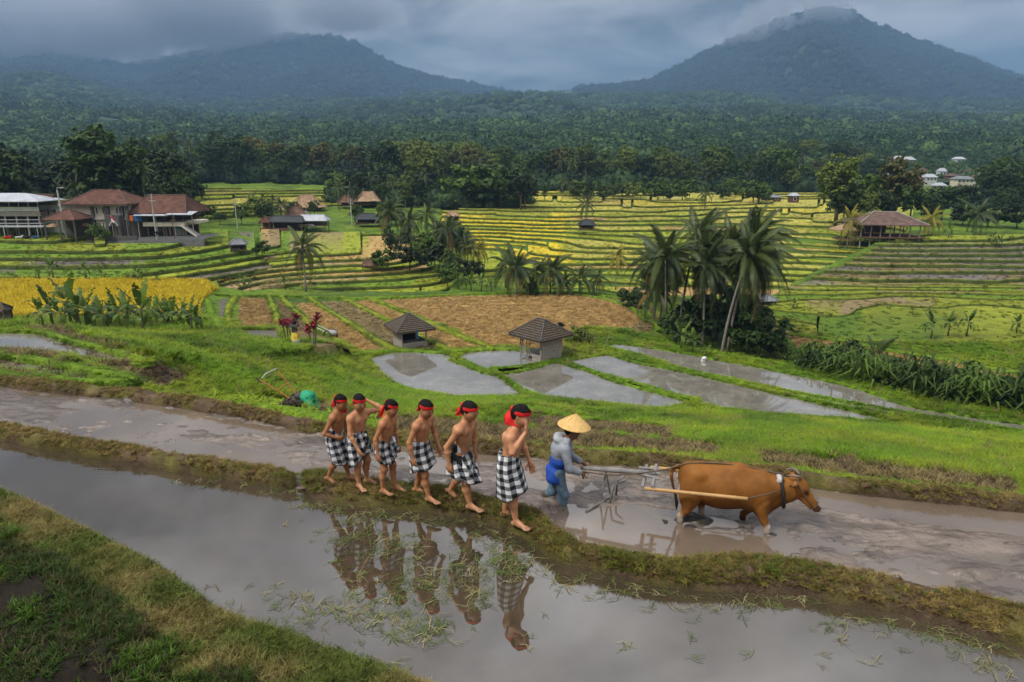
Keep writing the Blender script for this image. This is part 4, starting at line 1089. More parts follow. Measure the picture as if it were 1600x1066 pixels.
# broadleaf trees: a few kinds, copied with a trunk and a crown each
def tree_trunk(h, R, seed):
    rng = random.Random(seed); mb = MB(); mb.tube([(0, 0, -.4), (.05, .05, h*.3), (.12, -.05, h*.62)], [h*.028, h*.022, h*.013], 6)
    for i in range(5):
        a = i*1.26+rng.uniform(-.3, .3); z = h*rng.uniform(.34, .55)
        mb.tube([(.07, 0, z), (math.cos(a)*R*.35, math.sin(a)*R*.35, z+h*.14), (math.cos(a)*R*.62, math.sin(a)*R*.62, z+h*.26)], [h*.011, h*.008, h*.003], 5)
    me = mb.mesh('trunk', True); me.materials.append(MAT['bark']); return me
TREES = {}
def tree_kind(key, h, R, ch, leaf, seed, n_cl=64, n_lf=22, lobes=6, cz_=.64, gap=0.):
    V = crown_mesh('crown', n_cl, n_lf, R, ch*1.12, leaf*1.25, seed, lobes, gap)
    co = np.zeros(len(V.vertices)*3, np.float32); V.vertices.foreach_get('co', co); co = co.reshape(-1, 3); co[:, 2] += h-ch*.5
    V.vertices.foreach_set('co', co.ravel()); V.update()
    TREES[key] = (tree_trunk(h, R, seed), V, h)
tree_kind('round', 10, 4.4, 9.0, .34, 1, 84, 24, 8); tree_kind('tall', 14, 4.2, 13.0, .36, 2, 110, 24, 11)
tree_kind('spread', 9, 5.6, 5.6, .34, 3, 90, 24, 10, gap=.2); tree_kind('slim', 12, 2.8, 11.4, .32, 4, 80, 22, 9)
tree_kind('bush', 4, 2.8, 4.0, .24, 5, 56, 22, 5); tree_kind('rugged', 13, 5.2, 12.0, .38, 6, 120, 24, 13, gap=.2)
def tree(kind, X, Y, z, h, mat, label, group, rng, name='broadleaf_tree', cat='tree'):
    tr, cr, h0 = TREES[kind]; s = h/h0
    root = empty(name, (X, Y, z), rng.uniform(0, 6.28), label, cat, group); root.scale = (s*rng.uniform(.88, 1.15), s*rng.uniform(.88, 1.15), s)
    link('trunk', tr, None, root)
    key = (kind, mat)
    if key not in TREES:
        c2 = cr.copy(); c2.materials.clear(); c2.materials.append(MAT[mat]); TREES[key] = c2
    link('crown', TREES[key], None, root); return root
def gz(X, Y):
    X = np.array([X]); Y = np.array([Y])
    return float(ground(X, Y)[0]) if Y[0] < 326 else float(hill_z(X, Y)[0])
SHAPE = {'round': 'round', 'tall': 'tall upright', 'spread': 'flat spreading', 'slim': 'slim', 'bush': 'low bushy', 'rugged': 'big uneven'}
HUE = {'leaf_dark': 'dark green', 'leaf_mid': 'mid green', 'leaf_pale': 'pale green', 'leaf_olive': 'olive'}
LAND = [(-500, 'above the cafe'), (70, 'above the two storey house'), (205, 'above the restaurant'), (300, 'above the upper terraces'), (400, 'left above the thatched roofs'), (480, 'above the largest thatched roof'), (560, 'right above the thatched roofs'),
  (640, 'above the ravine palms'), (720, 'above the thatched hut'), (800, 'above the palm row'), (880, 'above the dark field hut'), (960, 'above the slender lone palm'), (1040, 'above the tall palm clump'), (1130, 'right above the tall palm clump'), (1200, 'above the brick house'),
  (1280, 'left above the pavilion'), (1360, 'above the pavilion'), (1430, 'right above the pavilion'), (1500, 'right of the village'), (1580, 'at the right edge')]
def landmark(px): return [t for x, t in LAND if x <= px][-1]
def belt(n, x0, x1, Y0, Y1, h0, h1, kinds, mats, where, group, seed, avoid=None, palms=0.0):
    rng = random.Random(seed); done = []
    for i in range(n):
        for tries in range(30):
            Y = rng.uniform(Y0, Y1); px = rng.uniform(x0, x1); X = (px-800)/1067*Y
            if avoid and avoid(px, Y): continue
            if all((X-a)**2+(Y-b)**2 > 9 for a, b in done): break
        done.append((X, Y)); k = rng.choice(kinds); m = rng.choice(mats)
        if rng.random() < palms:
            z = gz(X, Y); hh = rng.uniform(h0, h1)*.8; p = atY(px, 300, Y)
            r = palm_at(X, Y, z, hh, 'palm among the trees '+where+', '+landmark(px), group+', palms', seed=i)
            continue
        tree(k, X, Y, gz(X, Y)-.3, rng.uniform(h0, h1), m, '%s %s tree %s, %s' % (HUE[m], SHAPE[k], where, landmark(px)) if where != 'behind the houses' else '%s %s tree %s, %s' % (HUE[m], SHAPE[k], 'in the %s row' % ('front' if Y < 143 else 'back'), landmark(px)), group+', '+k+' '+HUE[m], rng)
PALM_CROWNS = {}
def palm_at(X, Y, z, h, label, group, seed=0, mat='frond'):
    """small far palm: shared crown"""
    key = (seed % 3, mat)
    if key not in PALM_CROWNS:
        rng = random.Random(seed % 3); VV = []; FF = []; o = 0
        for f in frond_set(16, rng, .4):
            v, fc = FR[f[0]]; M4 = np.array(Matrix.Rotation(f[1], 4, 'Z') @ Matrix.Rotation(-f[2], 4, 'Y') @ Matrix.Scale(f[3], 4))
            VV.append(v@M4[:3, :3].T); FF += [tuple(i+o for i in q) for q in fc]; o += len(v)
        tb = MB().tube([(0, 0, 0), (.02, 0, .5), (0, 0, 1)], [.017, .013, .011], 6).mesh('trunk', True); tb.materials.append(MAT['palm_bark'])
        PALM_CROWNS[key] = (mk('crown', np.concatenate(VV), FF, MAT[mat]), tb)
    cr, tb = PALM_CROWNS[key]; rng = random.Random(seed*13)
    root = empty('palm_tree', (X, Y, z-.2), rng.uniform(-.4, .4), label, 'palm tree', group)
    t = link('trunk', tb, None, root); t.scale = (h*1.0 if h < 12 else 12,)*2+(h,)
    c = link('crown', cr, None, root); c.location = (0, 0, h); s = min(1.15, .55+h*.05); c.scale = (s,)*3
    return root
D, M_, P_, O_ = 'leaf_dark', 'leaf_mid', 'leaf_pale', 'leaf_olive'
# behind the houses on the left
belt(34, -120, 300, 122, 165, 8, 14, ['round', 'tall', 'rugged', 'slim', 'spread'], [D, D, M_, D], 'behind the houses', 'trees behind the houses', 1, palms=.15)
rngt = random.Random(5)
p = atY(170, 330, 128); tree('rugged', p.x, p.y, gz(p.x, p.y)-.3, 16.5, M_, 'tallest tree in the dark wood above the two storey house', None, rngt)
p = atY(132, 330, 130); tree('slim', p.x, p.y, gz(p.x, p.y)-.3, 12, D, 'slim dark tree left of the tallest tree above the houses', None, rngt)
# the long wood across the middle distance
belt(120, 235, 1290, 246, 318, 9, 16, ['round', 'tall', 'rugged', 'slim', 'spread', 'round'], [D, M_, M_, O_, P_, P_], 'in the long wood', 'trees of the long wood', 2, palms=.12)
belt(36, 1200, 1760, 300, 420, 8, 13, ['round', 'tall', 'spread'], [M_, D, P_, D], 'round the village', 'trees round the village', 3, avoid=lambda px, Y: 1355 < px < 1565)
# the hedge of trees on the edge of the golden terraces
belt(22, 812, 1180, 196, 236, 4.5, 8, ['round', 'bush', 'bush', 'slim'], [M_, P_, D, M_], 'edging the golden terraces', 'trees edging the golden terraces', 4, palms=.15)
belt(30, 520, 830, 172, 235, 6, 11, ['round', 'tall', 'bush', 'rugged'], [M_, D, D, P_], 'right of the thatched roofs', 'trees right of the thatched roofs', 5, palms=.3)
belt(14, 300, 620, 140, 168, 2.5, 5, ['bush', 'round'], [M_, D, P_], 'beside the dark roof', 'bushes beside the thatched roofs', 6)
# right: round the long pavilion
for (px, py, Y, h, k, m, lab) in [(1305,350,142,13.5,'tall',P_,'tall pale tree behind the left end of the long pavilion'),(1352,352,150,10,'round',M_,'round green tree just behind the pavilion roof'),
      (1392,352,150,12.5,'rugged',O_,'broad olive tree rising behind the pavilion'),(1420,352,146,8,'bush',M_,'low tree at the right end of the pavilion'),(1470,350,150,7,'spread',D,'dark flat topped tree right of the pavilion'),
      (1500,350,165,7,'spread',D,'farther dark flat topped tree right of the pavilion'),(1450,356,138,6,'round',D,'small dark tree close to the pavilion right end'),(1540,372,135,4.5,'bush',D,'dark shrub right of the pale banana plants'),
      (1585,372,134,5,'bush',D,'dark shrub at the right edge below the road'),(1500,372,138,4.2,'bush',D,'dark shrub between the pavilion and the banana plants')]:
    p = atY(px, py, Y); tree(k, p.x, p.y, gz(p.x, p.y)-.3, h, m, lab, None, rngt)
belt(16, 600, 735, 96, 135, 2.5, 5, ['bush', 'bush', 'round', 'slim'], [D, D, M_], 'in the ravine', 'trees in the ravine', 17, palms=.5)
belt(10, 1285, 1415, 134, 168, 5, 8, ['round', 'tall', 'rugged', 'slim'], [M_, D, M_, P_], 'behind the pavilion', 'trees behind the pavilion', 18)
belt(22, 1530, 1800, 190, 245, 9, 15, ['rugged', 'round', 'tall'], [D, D, M_], 'in the dark wood', 'trees of the dark wood on the right', 7)
belt(14, 1290, 1560, 170, 235, 5, 8, ['round', 'bush', 'slim'], [M_, D, P_], 'below the village', 'trees between pavilion and village', 8, avoid=lambda px, Y: 1365 < px < 1545)

# palms, the near ones with every frond
PG = 'coconut palms in the tall clump right of the huts'
palm(1099,519,98,'straight coconut palm at the front of the tall clump',PG,Y=66,wind=.75,nfr=36,size=1.3,leanpx=-4,seed=1)
palm(1127,556,150,'leaning coconut palm with a long bare trunk, right of the clump',PG,Y=62,wind=.7,nfr=38,size=1.35,leanpx=26,seed=2)
palm(1137,545,168,'leaning coconut palm behind the other leaning one in the tall clump',PG,Y=65,wind=.8,nfr=36,size=1.3,leanpx=24,seed=3)
palm(1062,500,124,'tallest windswept coconut palm at the back of the clump',PG,Y=72,wind=.8,nfr=36,size=1.35,leanpx=18,seed=4)
palm(1040,500,96,'drooping coconut palm on the left side of the tall clump',PG,Y=70,wind=.4,nfr=36,size=1.3,leanpx=-6,seed=5)
palm(1012,470,58,'short drooping palm at the left end of the tall clump',PG,Y=80,wind=.3,nfr=22,size=1.1,seed=6)
palm(1120,520,130,'coconut palm crowded in the middle of the tall clump',PG,Y=70,wind=.8,nfr=36,size=1.25,leanpx=10,seed=7)
palm(1085,512,112,'coconut palm between the front palm and the tallest one in the clump',PG,Y=69,wind=.7,nfr=34,size=1.2,leanpx=6,seed=11)
palm(1148,530,120,'upright coconut palm at the back right of the tall clump',PG,Y=70,wind=.8,nfr=34,size=1.2,leanpx=14,seed=12)
palm(1032,495,82,'slim palm at the back left of the tall clump',PG,Y=74,wind=.5,nfr=30,size=1.15,seed=13)
palm(1022,505,48,'low bushy palm under the tall clump',PG,Y=72,wind=.2,nfr=18,size=1.0,seed=8)
palm(478,451,62,'lone coconut palm among the fan shaped plots',None,Y=88,wind=.45,nfr=22,size=1.12,leanpx=-1,seed=9,dry=3)
RP = 'palms along the ravine'
for i, (px, py, h, lab, sz, mt, nf) in enumerate([
  (611,380,46,'large palm at the top of the ravine by the poles',1.35,'frond',22),(640,386,38,'second palm along the ravine right of the large one',1.1,'frond',18),(668,388,50,'tall thin palm in the ravine above the banana plants',1.1,'frond',18),
  (684,402,38,'dark palm in the middle of the ravine',1.15,'frond',20),(700,408,46,'dark palm right of the middle of the ravine',1.1,'frond',20),(721,408,34,'palm with a visible trunk at the right side of the ravine',.95,'frond',20),
  (748,421,30,'yellowing palm beside the golden terraces',.85,'frond_y',18),(790,448,34,'palm at the left end of the row below the golden terraces',1.1,'frond',20),(806,462,42,'bushy palm in the row behind the big stubble field',1.25,'frond',24),
  (838,460,32,'thin palm in the row behind the big stubble field',.95,'frond',18),(860,461,36,'third bushy palm in the row behind the big stubble field',1.15,'frond',22),(905,462,26,'small palm in the row behind the big stubble field',.95,'frond',18),
  (932,462,26,'smallest palm in the row behind the big stubble field',.7,'frond',16),(962,452,48,'slender lone palm in front of the golden terraces',.75,'frond_y',18),(880,462,20,'stunted palm between two taller ones behind the stubble field',.8,'frond',14)]):
    palm(px, py, h, lab, RP, wind=.35, nfr=nf, size=sz, mat=mt, seed=20+i)
for i, (px, py, h, lab, sz, mt) in enumerate([
  (394,332,18,'small palm left of the thatched roofs',.8,'frond'),(427,332,16,'small palm close to the thatched roof',.8,'frond'),(552,332,34,'tall windswept palm among the thatched roofs',.95,'frond'),
  (915,340,20,'palm at the far edge of the golden terraces',1.0,'frond'),(1323,388,42,'yellow green palm in front of the pavilion left end',1.0,'frond_y'),(1450,366,22,'yellow green palm at the pavilion right end',1.0,'frond_y'),
  (1524,366,30,'large palm right of the pavilion',1.25,'frond'),(440,345,22,'small palm behind the dark roof',.8,'frond'),(1100,330,26,'thin palm on the far edge of the golden terraces',.9,'frond'),(1365,590,30,'small bushy palm in the shrubs on the right',.85,'frond')]):
    palm(px, py, h, lab, None, wind=.3, nfr=16, size=sz, mat=mt, seed=50+i, parts=(px == 1365 or px == 1323), Y=57 if px == 1365 else None)

# banana plants
BN = 'banana plants before the ripe rice field'
rb = random.Random(3)
xs = [68,84,98,112,126,138,150,162,176,188,200,212,224,236,248,260,272,286,300,306]
hs = [52,74,66,90,78,84,66,60,58,72,70,64,78,70,62,66,58,60,68,48]
for i, (x, h) in enumerate(zip(xs, hs)):
    ORD = ['', 'second', 'third', '', 'fifth', 'sixth', 'seventh', 'eighth', 'ninth', 'tenth', 'eleventh', 'twelfth', 'thirteenth', 'fourteenth', 'fifteenth', 'sixteenth', 'seventeenth', 'eighteenth', '', '']
    lab = {0: 'leftmost banana plant of the row before the ripe rice', 3: 'tallest banana plant in the row before the ripe rice', 18: 'banana plant with one upright leaf near the right end of the row', 19: 'short banana plant ending the row before the ripe rice'}.get(i, ORD[i]+' banana plant from the left in the row before the ripe rice')
    banana(x, 512+rb.uniform(-6, 7)+x*.012, h*.92, lab, BN, Y=rb.uniform(45, 53), seed=i)
for i, (px, py, h, lab) in enumerate([
  (84,436,40,'banana plant on the terraces above the ripe rice, tallest on the left'),(62,436,24,'small banana plant left of the tall one above the ripe rice'),(136,438,34,'banana plant right of the tall one above the ripe rice'),
  (216,442,32,'banana plant standing above the right part of the ripe rice'),(160,440,26,'banana plant in the middle above the ripe rice'),(246,444,20,'low banana plant right above the ripe rice'),
  (380,450,28,'banana plant left of the lone palm'),(446,452,24,'banana plant just beside the lone palm'),(392,452,20,'low banana plant left of the lone palm'),
  (620,402,24,'banana plant low in the ravine on the left'),(644,408,28,'banana plant in the ravine under the palms'),(600,424,24,'banana plant by the small thatched shed'),(668,414,26,'banana plant in the middle of the ravine'),
  (700,426,26,'banana plant right of the middle of the ravine'),(716,452,30,'banana plant at the left of the clump by the stubble field'),(736,455,34,'pale banana plant in the clump by the stubble field'),(752,456,34,'banana plant in the middle of the clump by the stubble field'),(768,458,30,'banana plant at the right of the clump by the stubble field'),
  (1050,522,34,'pale banana plant at the left foot of the tall palms'),(1064,545,44,'bright banana plant at the foot of the tall palms'),(1082,552,42,'big bright banana plant before the tall palms'),(1044,500,26,'small banana plant behind the bright ones'),(1102,560,28,'low banana plant left of the leaning palm trunks'),
  (1192,470,26,'banana plant beside the dark hut on the right'),(1455,528,46,'left one of three banana plants on the right slope'),(1481,524,42,'middle one of three banana plants on the right slope'),(1510,524,44,'right one of three banana plants on the right slope'),
  (1304,578,44,'windswept pale banana plant at the left end of the shrubs'),(1398,590,34,'banana plant behind the shrubs right of the small palm'),(1444,600,40,'pale banana plant among the shrubs'),(1466,606,42,'banana plant among the shrubs on the right'),(1502,606,46,'tall banana plant among the shrubs near the right edge'),
  (1588,520,34,'banana plant at the right edge on the slope'),(1482,372,26,'banana plant right of the pavilion'),(1548,384,26,'pale banana plant at the right above the terraces'),(1560,386,22,'second pale banana plant at the right above the terraces'),(1240,485,22,'small banana plant on the green terraces right of the dark hut')]):
    banana(px, py, h, lab, 'banana plants about the terraces', seed=100+i)

# shrubs with long leaves on the right, dark bushes at the foot of the palms
def reed_bush(seed, n=70, L_=1.5):
    rng = np.random.default_rng(seed); V = []; Fc = []
    for i in range(n):
        a = rng.uniform(0, 6.28); r = 1.1*math.sqrt(rng.uniform(0, 1)); b = np.array((math.cos(a)*r, math.sin(a)*r, rng.uniform(0, .9)))
        d = rng.uniform(0, 6.28); dv = np.array((math.cos(d), math.sin(d), 0)); sv = np.array((-dv[1], dv[0], 0))*.06; ln = L_*rng.uniform(.5, 1.1)
        m = b+dv*ln*.35+np.array((0, 0, ln*.55)); t = b+dv*ln*.95+np.array((0, 0, ln*.35)); o = len(V)
        V += [b-sv*.5, b+sv*.5, m+sv, m-sv, t]; Fc += [(o, o+1, o+2, o+3), (o+3, o+2, o+4)]
    return mk('leaves', V, Fc, MAT['leaf_mid'])
REED = [reed_bush(i, 150) for i in range(3)]
stem_me = MB().tube([(0, 0, -.2), (0, 0, 1.0)], [.06, .03], 5).mesh('stems'); stem_me.materials.append(MAT['bark'])
def shrub(px, py, s, label, group, seed, Y=None):
    b = atY(px, py, Y) if Y else land_hit(px, py, 30); rng = random.Random(seed)
    z0 = min(b.z, gz(b.x, b.y))
    root = empty('leafy_shrub', (b.x, b.y, z0), rng.uniform(0, 6.28), label, 'shrub', group); root.scale = (s, s, s*rng.uniform(.85, 1.15))
    link('stems', stem_me, None, root); link('leaves', REED[seed % 3], None, root); return root
ORD2 = ['leftmost', 'second', 'third', 'fourth', 'fifth', 'sixth', 'seventh', 'eighth', 'ninth', 'tenth', 'eleventh', 'twelfth', 'thirteenth', 'fourteenth', 'fifteenth', 'sixteenth', 'seventeenth', 'eighteenth', 'nineteenth', 'twentieth']
def shrub_at(X, Y, s, label, group, seed):
    rng = random.Random(seed); root = empty('leafy_shrub', (X, Y, gz(X, Y)-.1), rng.uniform(0, 6.28), label, 'shrub', group); root.scale = (s, s, s*rng.uniform(1.0, 1.35))
    link('stems', stem_me, None, root); link('leaves', REED[seed % 3], None, root); return root
for i in range(26):
    x = 1262+i*14.5; pb = at(x, 578+(x-1262)*.165, POND_Z); _yb = float(np.interp(pb.x, POND_BACK[:, 0], POND_BACK[:, 1])); Yi = _yb+1.6+(i % 3)*1.3
    if i % 4 == 1:
        Xb = (x-800)/1067*1.06*Yi; tree('bush', Xb, Yi, gz(Xb, Yi)-.2, 2.2+.5*(i % 3), M_ if i % 8 == 1 else D, 'round leafy bush in the right hand thicket, %s' % ['left end', 'left of its middle', 'in its middle', 'right of its middle', 'near the right edge', 'next to the right edge', 'at the right edge'][i//4], None, random.Random(i), 'bush', 'bush'); continue
    shrub_at((x-800)/1067*1.06*Yi, Yi, 1.2+.4*((i*7) % 5)/5, '%s long leaved shrub, counted from the left, in the right hand thicket' % ORD2[i-(i+3)//4], 'thicket of long leaved shrubs', i)
rngs = random.Random(9)
for (px, py, h, k, m, lab) in [(1160,545,4.2,'bush',D,'dark bush right of the leaning palm trunks'),(1185,560,4.6,'bush',M_,'large green bush right of the tall palm clump'),(1112,540,4.8,'bush',D,'dark bush behind the palm trunks'),
    (1210,562,2.6,'bush',M_,'low bush between the palm clump and the tan plot'),(1140,520,5.5,'bush',D,'tall dark bush under the leaning palms'),(1090,520,4.5,'bush',D,'dark bush under the middle of the tall palms'),(1060,535,3.0,'bush',M_,'green bush at the left foot of the tall palms'),
    (905,535,1.6,'bush',P_,'small round bush beside the right hut'),(596,420,3.0,'bush',M_,'round bush beside the small thatched shed'),(155,377,2.8,'bush',M_,'roadside bush below the two storey house'),
    (680,420,4.0,'bush',D,'dark bush low in the ravine'),(640,420,3.6,'bush',D,'dark bush at the left of the ravine'),(735,440,3.4,'bush',D,'dark bush at the bottom of the ravine'),(700,445,3.2,'bush',M_,'green bush at the foot of the ravine palms'),
    (378,352,3.2,'spread',M_,'low spreading tree right of the stairs'),(344,352,2.6,'spread',M_,'small spreading tree close to the stairs'),(410,400,2.4,'bush',M_,'bush beside the small grey shed'),(830,462,2.0,'bush',M_,'low bush between the palms behind the stubble field'),
    (985,480,2.4,'bush',D,'low dark bush at the left of the tall clump'),(1030,470,4.0,'bush',D,'dark bush behind the tall palm clump')]:
    b = land_hit(px, py, 30); tree(k, b.x, b.y, b.z-.2, h, m, lab, None, rngs, 'bush' if k == 'bush' else 'broadleaf_tree', 'bush' if k == 'bush' else 'tree')
# ------------------------------------------------------------------ smooth bodies: blended limbs turned into one continuous skin
class Body:
    def __init__(s): s.pr = []
    def cap(s, a, b, ra, rb, col=None, k=.02): s.pr.append(('c', np.array(a, float), np.array(b, float), ra, rb, col, k)); return s
    def ell(s, c, r, col=None, k=.03, R=None): s.pr.append(('e', np.array(c, float), np.array(r, float), R, None, col, k)); return s
    def cut(s, p, n): s.pr.append(('x', np.array(p, float), np.array(n, float)/np.linalg.norm(n), None, None, None, 0)); return s
    @staticmethod
    def dist(q, P):
        if q[0] == 'c':
            a, b, ra, rb = q[1:5]; ab = b-a; t = np.clip(((P-a)@ab)/max(ab@ab, 1e-12), 0, 1)
            return np.linalg.norm(P-a-t[..., None]*ab, axis=-1)-(ra+(rb-ra)*t)
        if q[0] == 'e':
            d = P-q[1]
            if q[3] is not None: d = d@q[3]
            k0 = np.linalg.norm(d/q[2], axis=-1); k1 = np.linalg.norm(d/(q[2]**2), axis=-1)+1e-9
            return k0*(k0-1)/k1
        return (P-q[1])@q[2]
    def box(s, q):
        if q[0] == 'c':
            r = max(q[3], q[4]); return np.minimum(q[1], q[2])-r, np.maximum(q[1], q[2])+r
        r = q[2].max(); return q[1]-r, q[1]+r
    def mesh(s, name, h=.01, base=(.3, .15, .08), smooth_it=1, noise=0.0, crease=.012):
        so = [q for q in s.pr if q[0] != 'x']
        lo = np.min([s.box(q)[0] for q in so], 0)-3*h; hi = np.max([s.box(q)[1] for q in so], 0)+3*h
        n = np.ceil((hi-lo)/h).astype(int)+1
        D_ = np.full(n, 9.0, np.float32); ax = [lo[i]+h*np.arange(n[i]) for i in range(3)]
        for q in s.pr:
            if q[0] == 'x':
                G = np.stack(np.meshgrid(*ax, indexing='ij'), -1); D_ = np.maximum(D_, s.dist(q, G)); continue
            a, b = s.box(q); m = q[6]+3*h
            i0 = np.maximum(0, np.floor((a-m-lo)/h).astype(int)); i1 = np.minimum(n, np.ceil((b+m-lo)/h).astype(int)+1)
            sl = tuple(slice(i0[j], i1[j]) for j in range(3))
            G = np.stack(np.meshgrid(*[ax[j][sl[j]] for j in range(3)], indexing='ij'), -1)
            d = s.dist(q, G); o = D_[sl]; k = max(q[6], 1e-4)
            hh = np.clip(k-np.abs(d-o), 0, None)/k; D_[sl] = np.minimum(d, o)-hh*hh*k*.25
        if noise:
            G = np.stack(np.meshgrid(*ax, indexing='ij'), -1); D_ = D_+(fbm(G[..., 0]*22+G[..., 2]*9, G[..., 1]*22-G[..., 2]*15, 2)-.5)*noise
        V, Fq = nets(D_, lo, h)
        for _ in range(smooth_it): V = relax(V, Fq)
        sol = [q for q in so if q[0] in 'ce']; W = np.zeros((len(V), len(sol)))
        for i, q in enumerate(sol): W[:, i] = s.dist(q, V)
        W = np.exp(-np.clip(W-W.min(1, keepdims=True), 0, 1)/crease); W /= W.sum(1, keepdims=True)
        C = W@np.array([q[5] if q[5] is not None else base for q in sol])
        return mesh_np(name, V, Fq, True, C)
def nets(D_, lo, h):
    S = D_ < 0; nx, ny, nz = D_.shape
    cs = [(i, j, k) for i in (0, 1) for j in (0, 1) for k in (0, 1)]
    sub = lambda A, c: A[c[0]:nx-1+c[0], c[1]:ny-1+c[1], c[2]:nz-1+c[2]]
    cnt = sum(sub(S, c).astype(np.int8) for c in cs); mix = (cnt > 0) & (cnt < 8)
    idx = np.full(mix.shape, -1, np.int64); cell = np.argwhere(mix); idx[mix] = np.arange(len(cell))
    acc = np.zeros((len(cell), 3)); num = np.zeros(len(cell)); I, J, K = cell.T
    val = {c: D_[I+c[0], J+c[1], K+c[2]] for c in cs}
    for c in cs:
        for a in range(3):
            if c[a] == 0:
                e = list(c); e[a] = 1; e = tuple(e); va, vb = val[c], val[e]; m = (va < 0) != (vb < 0)
                t = np.where(m, va/np.where(m, va-vb, 1), 0); p = np.tile(np.array(c, float), (len(cell), 1)); p[:, a] += t
                acc += p*m[:, None]; num += m
    V = lo+h*(cell+acc/num[:, None]); Fq = []
    for a in range(3):
        b, c = (a+1) % 3, (a+2) % 3
        s0 = [slice(None)]*3; s1 = [slice(None)]*3; s0[a] = slice(0, -1); s1[a] = slice(1, None)
        A0, A1 = S[tuple(s0)], S[tuple(s1)]; ed = np.argwhere(A0 != A1); f = A0[tuple(ed.T)]
        ok = (ed[:, b] > 0) & (ed[:, c] > 0) & (ed[:, b] < D_.shape[b]-1) & (ed[:, c] < D_.shape[c]-1); ed, f = ed[ok], f[ok]
        q = []
        for db, dc in ((-1, -1), (0, -1), (0, 0), (-1, 0)):
            e = ed.copy(); e[:, b] += db; e[:, c] += dc; q.append(idx[tuple(e.T)])
        q = np.stack(q, 1); q = np.where(f[:, None], q, q[:, ::-1]); Fq.append(q[(q >= 0).all(1)])
    return V, np.concatenate(Fq)
def relax(V, Fq, lam=.5):
    A = np.zeros_like(V); n = np.zeros(len(V))
    for i in range(4):
        a, b = Fq[:, i], Fq[:, (i+1) % 4]
        np.add.at(A, a, V[b]); np.add.at(n, a, 1); np.add.at(A, b, V[a]); np.add.at(n, b, 1)
    return V*(1-lam)+lam*A/np.maximum(n, 1)[:, None]

def skin_mat(name, r=.5):
    m = Mat(name); a = m.attr('Col'); n = m.noise(18, 4, .6, m.coord()); m.col(m.mix(1, a.outputs['Color'], m.ramp(n, [(.3, (.86,)*3), (.7, (1.12,)*3)]), 'MULTIPLY'))
    m.rough(r, .35); m.p.inputs['Subsurface Weight'].default_value = .06; m.p.inputs['Subsurface Radius'].default_value = (.02, .008, .005)
    m.bump(m.noise(120, 3, .6, m.coord()), .08, .004); return m.m
MAT['skin'] = skin_mat('skin')
MAT['hair'] = simple('black_hair', (.008, .007, .007), .8, .5, 70, .5, 200, dist=.006, spec=.12)
MAT['red'] = simple('red_cloth', (.56, .012, .012), .75, .22, 12, .3, 60, dist=.01)
MAT['black_cloth'] = simple('black_cloth', (.012, .012, .014), .85, .3, 30)
MAT['white_cloth'] = simple('white_cloth', (.62, .62, .63), .85, .15, 30)
MAT['eye'] = simple('eye', (.012, .009, .008), .3, .1, 50)
def gingham():
    m = Mat('black_and_white_check'); uv = m.n('UVMap'); sp = m.n('SeparateXYZ'); m.l(uv.outputs[0], sp.inputs[0])
    st = []
    for i in (0, 1):
        f = m.math('FRACT', m.math('MULTIPLY', sp.outputs[i], 1/.092)); st.append(m.math('GREATER_THAN', f, .5))
    s = m.math('ADD', st[0], st[1])
    c = m.ramp(m.math('MULTIPLY', s, .5), [(0.0, (.70, .71, .73)), (.25, (.70, .71, .73)), (.26, (.17, .18, .20)), (.74, (.17, .18, .20)), (.75, (.012, .012, .014))])
    c2 = m.mix(1, c, m.ramp(m.noise(7, 5, .65, m.coord()), [(.3, (.62, .59, .55)), (.7, (1.08,)*3)]), 'MULTIPLY')
    m.col(c2).rough(.85, .2); m.bump(m.noise(16, 4, .6, m.coord('Object', (1, 1, .35))), .45, .025); return m.m
MAT['check'] = gingham()

def rot_y(a): c, s = math.cos(a), math.sin(a); return np.array(((c, 0, s), (0, 1, 0), (-s, 0, c)))
def rot_z(a): c, s = math.cos(a), math.sin(a); return np.array(((c, -s, 0), (s, c, 0), (0, 0, 1)))
def rot_x(a): c, s = math.cos(a), math.sin(a); return np.array(((1, 0, 0), (0, c, -s), (0, s, c)))
def v3(*a): return np.array(a, float)

def hand(B, wrist, d, palm_n, S, side, col, curl=.5, grip=False):
    """palm and five fingers: d runs along the hand, palm_n out of the palm; thumb leaves the side of the palm"""
    d = d/np.linalg.norm(d); palm_n = palm_n-d*(palm_n@d); palm_n /= np.linalg.norm(palm_n); w_ = np.cross(d, palm_n)*side
    c = wrist+d*.038*S; R = np.stack([d, w_, palm_n], 1)
    B.ell(c, v3(.042, .034, .016)*S, col, .015, R)
    for i, (off, ln) in enumerate(((-.026, .044), (-.009, .052), (.009, .050), (.025, .040))):
        p0 = wrist+d*.068*S+w_*off*S*-1; a1 = curl*.9; a2 = curl*2.1
        p1 = p0+(d*math.cos(a1)+palm_n*math.sin(a1))*ln*.55*S; p2 = p1+(d*math.cos(a2)+palm_n*math.sin(a2))*ln*.55*S
        B.cap(p0, p1, .0092*S, .0085*S, col, .006); B.cap(p1, p2, .0085*S, .0072*S, col, .004)
    t0 = wrist+d*.022*S+w_*.024*S; t1 = t0+(d*.6+w_*.75+palm_n*.35)*.032*S; t2 = t1+(d*.8+palm_n*.55+w_*.1)*.030*S
    B.cap(t0, t1, .0115*S, .0098*S, col, .008); B.cap(t1, t2, .0098*S, .0078*S, col, .004)

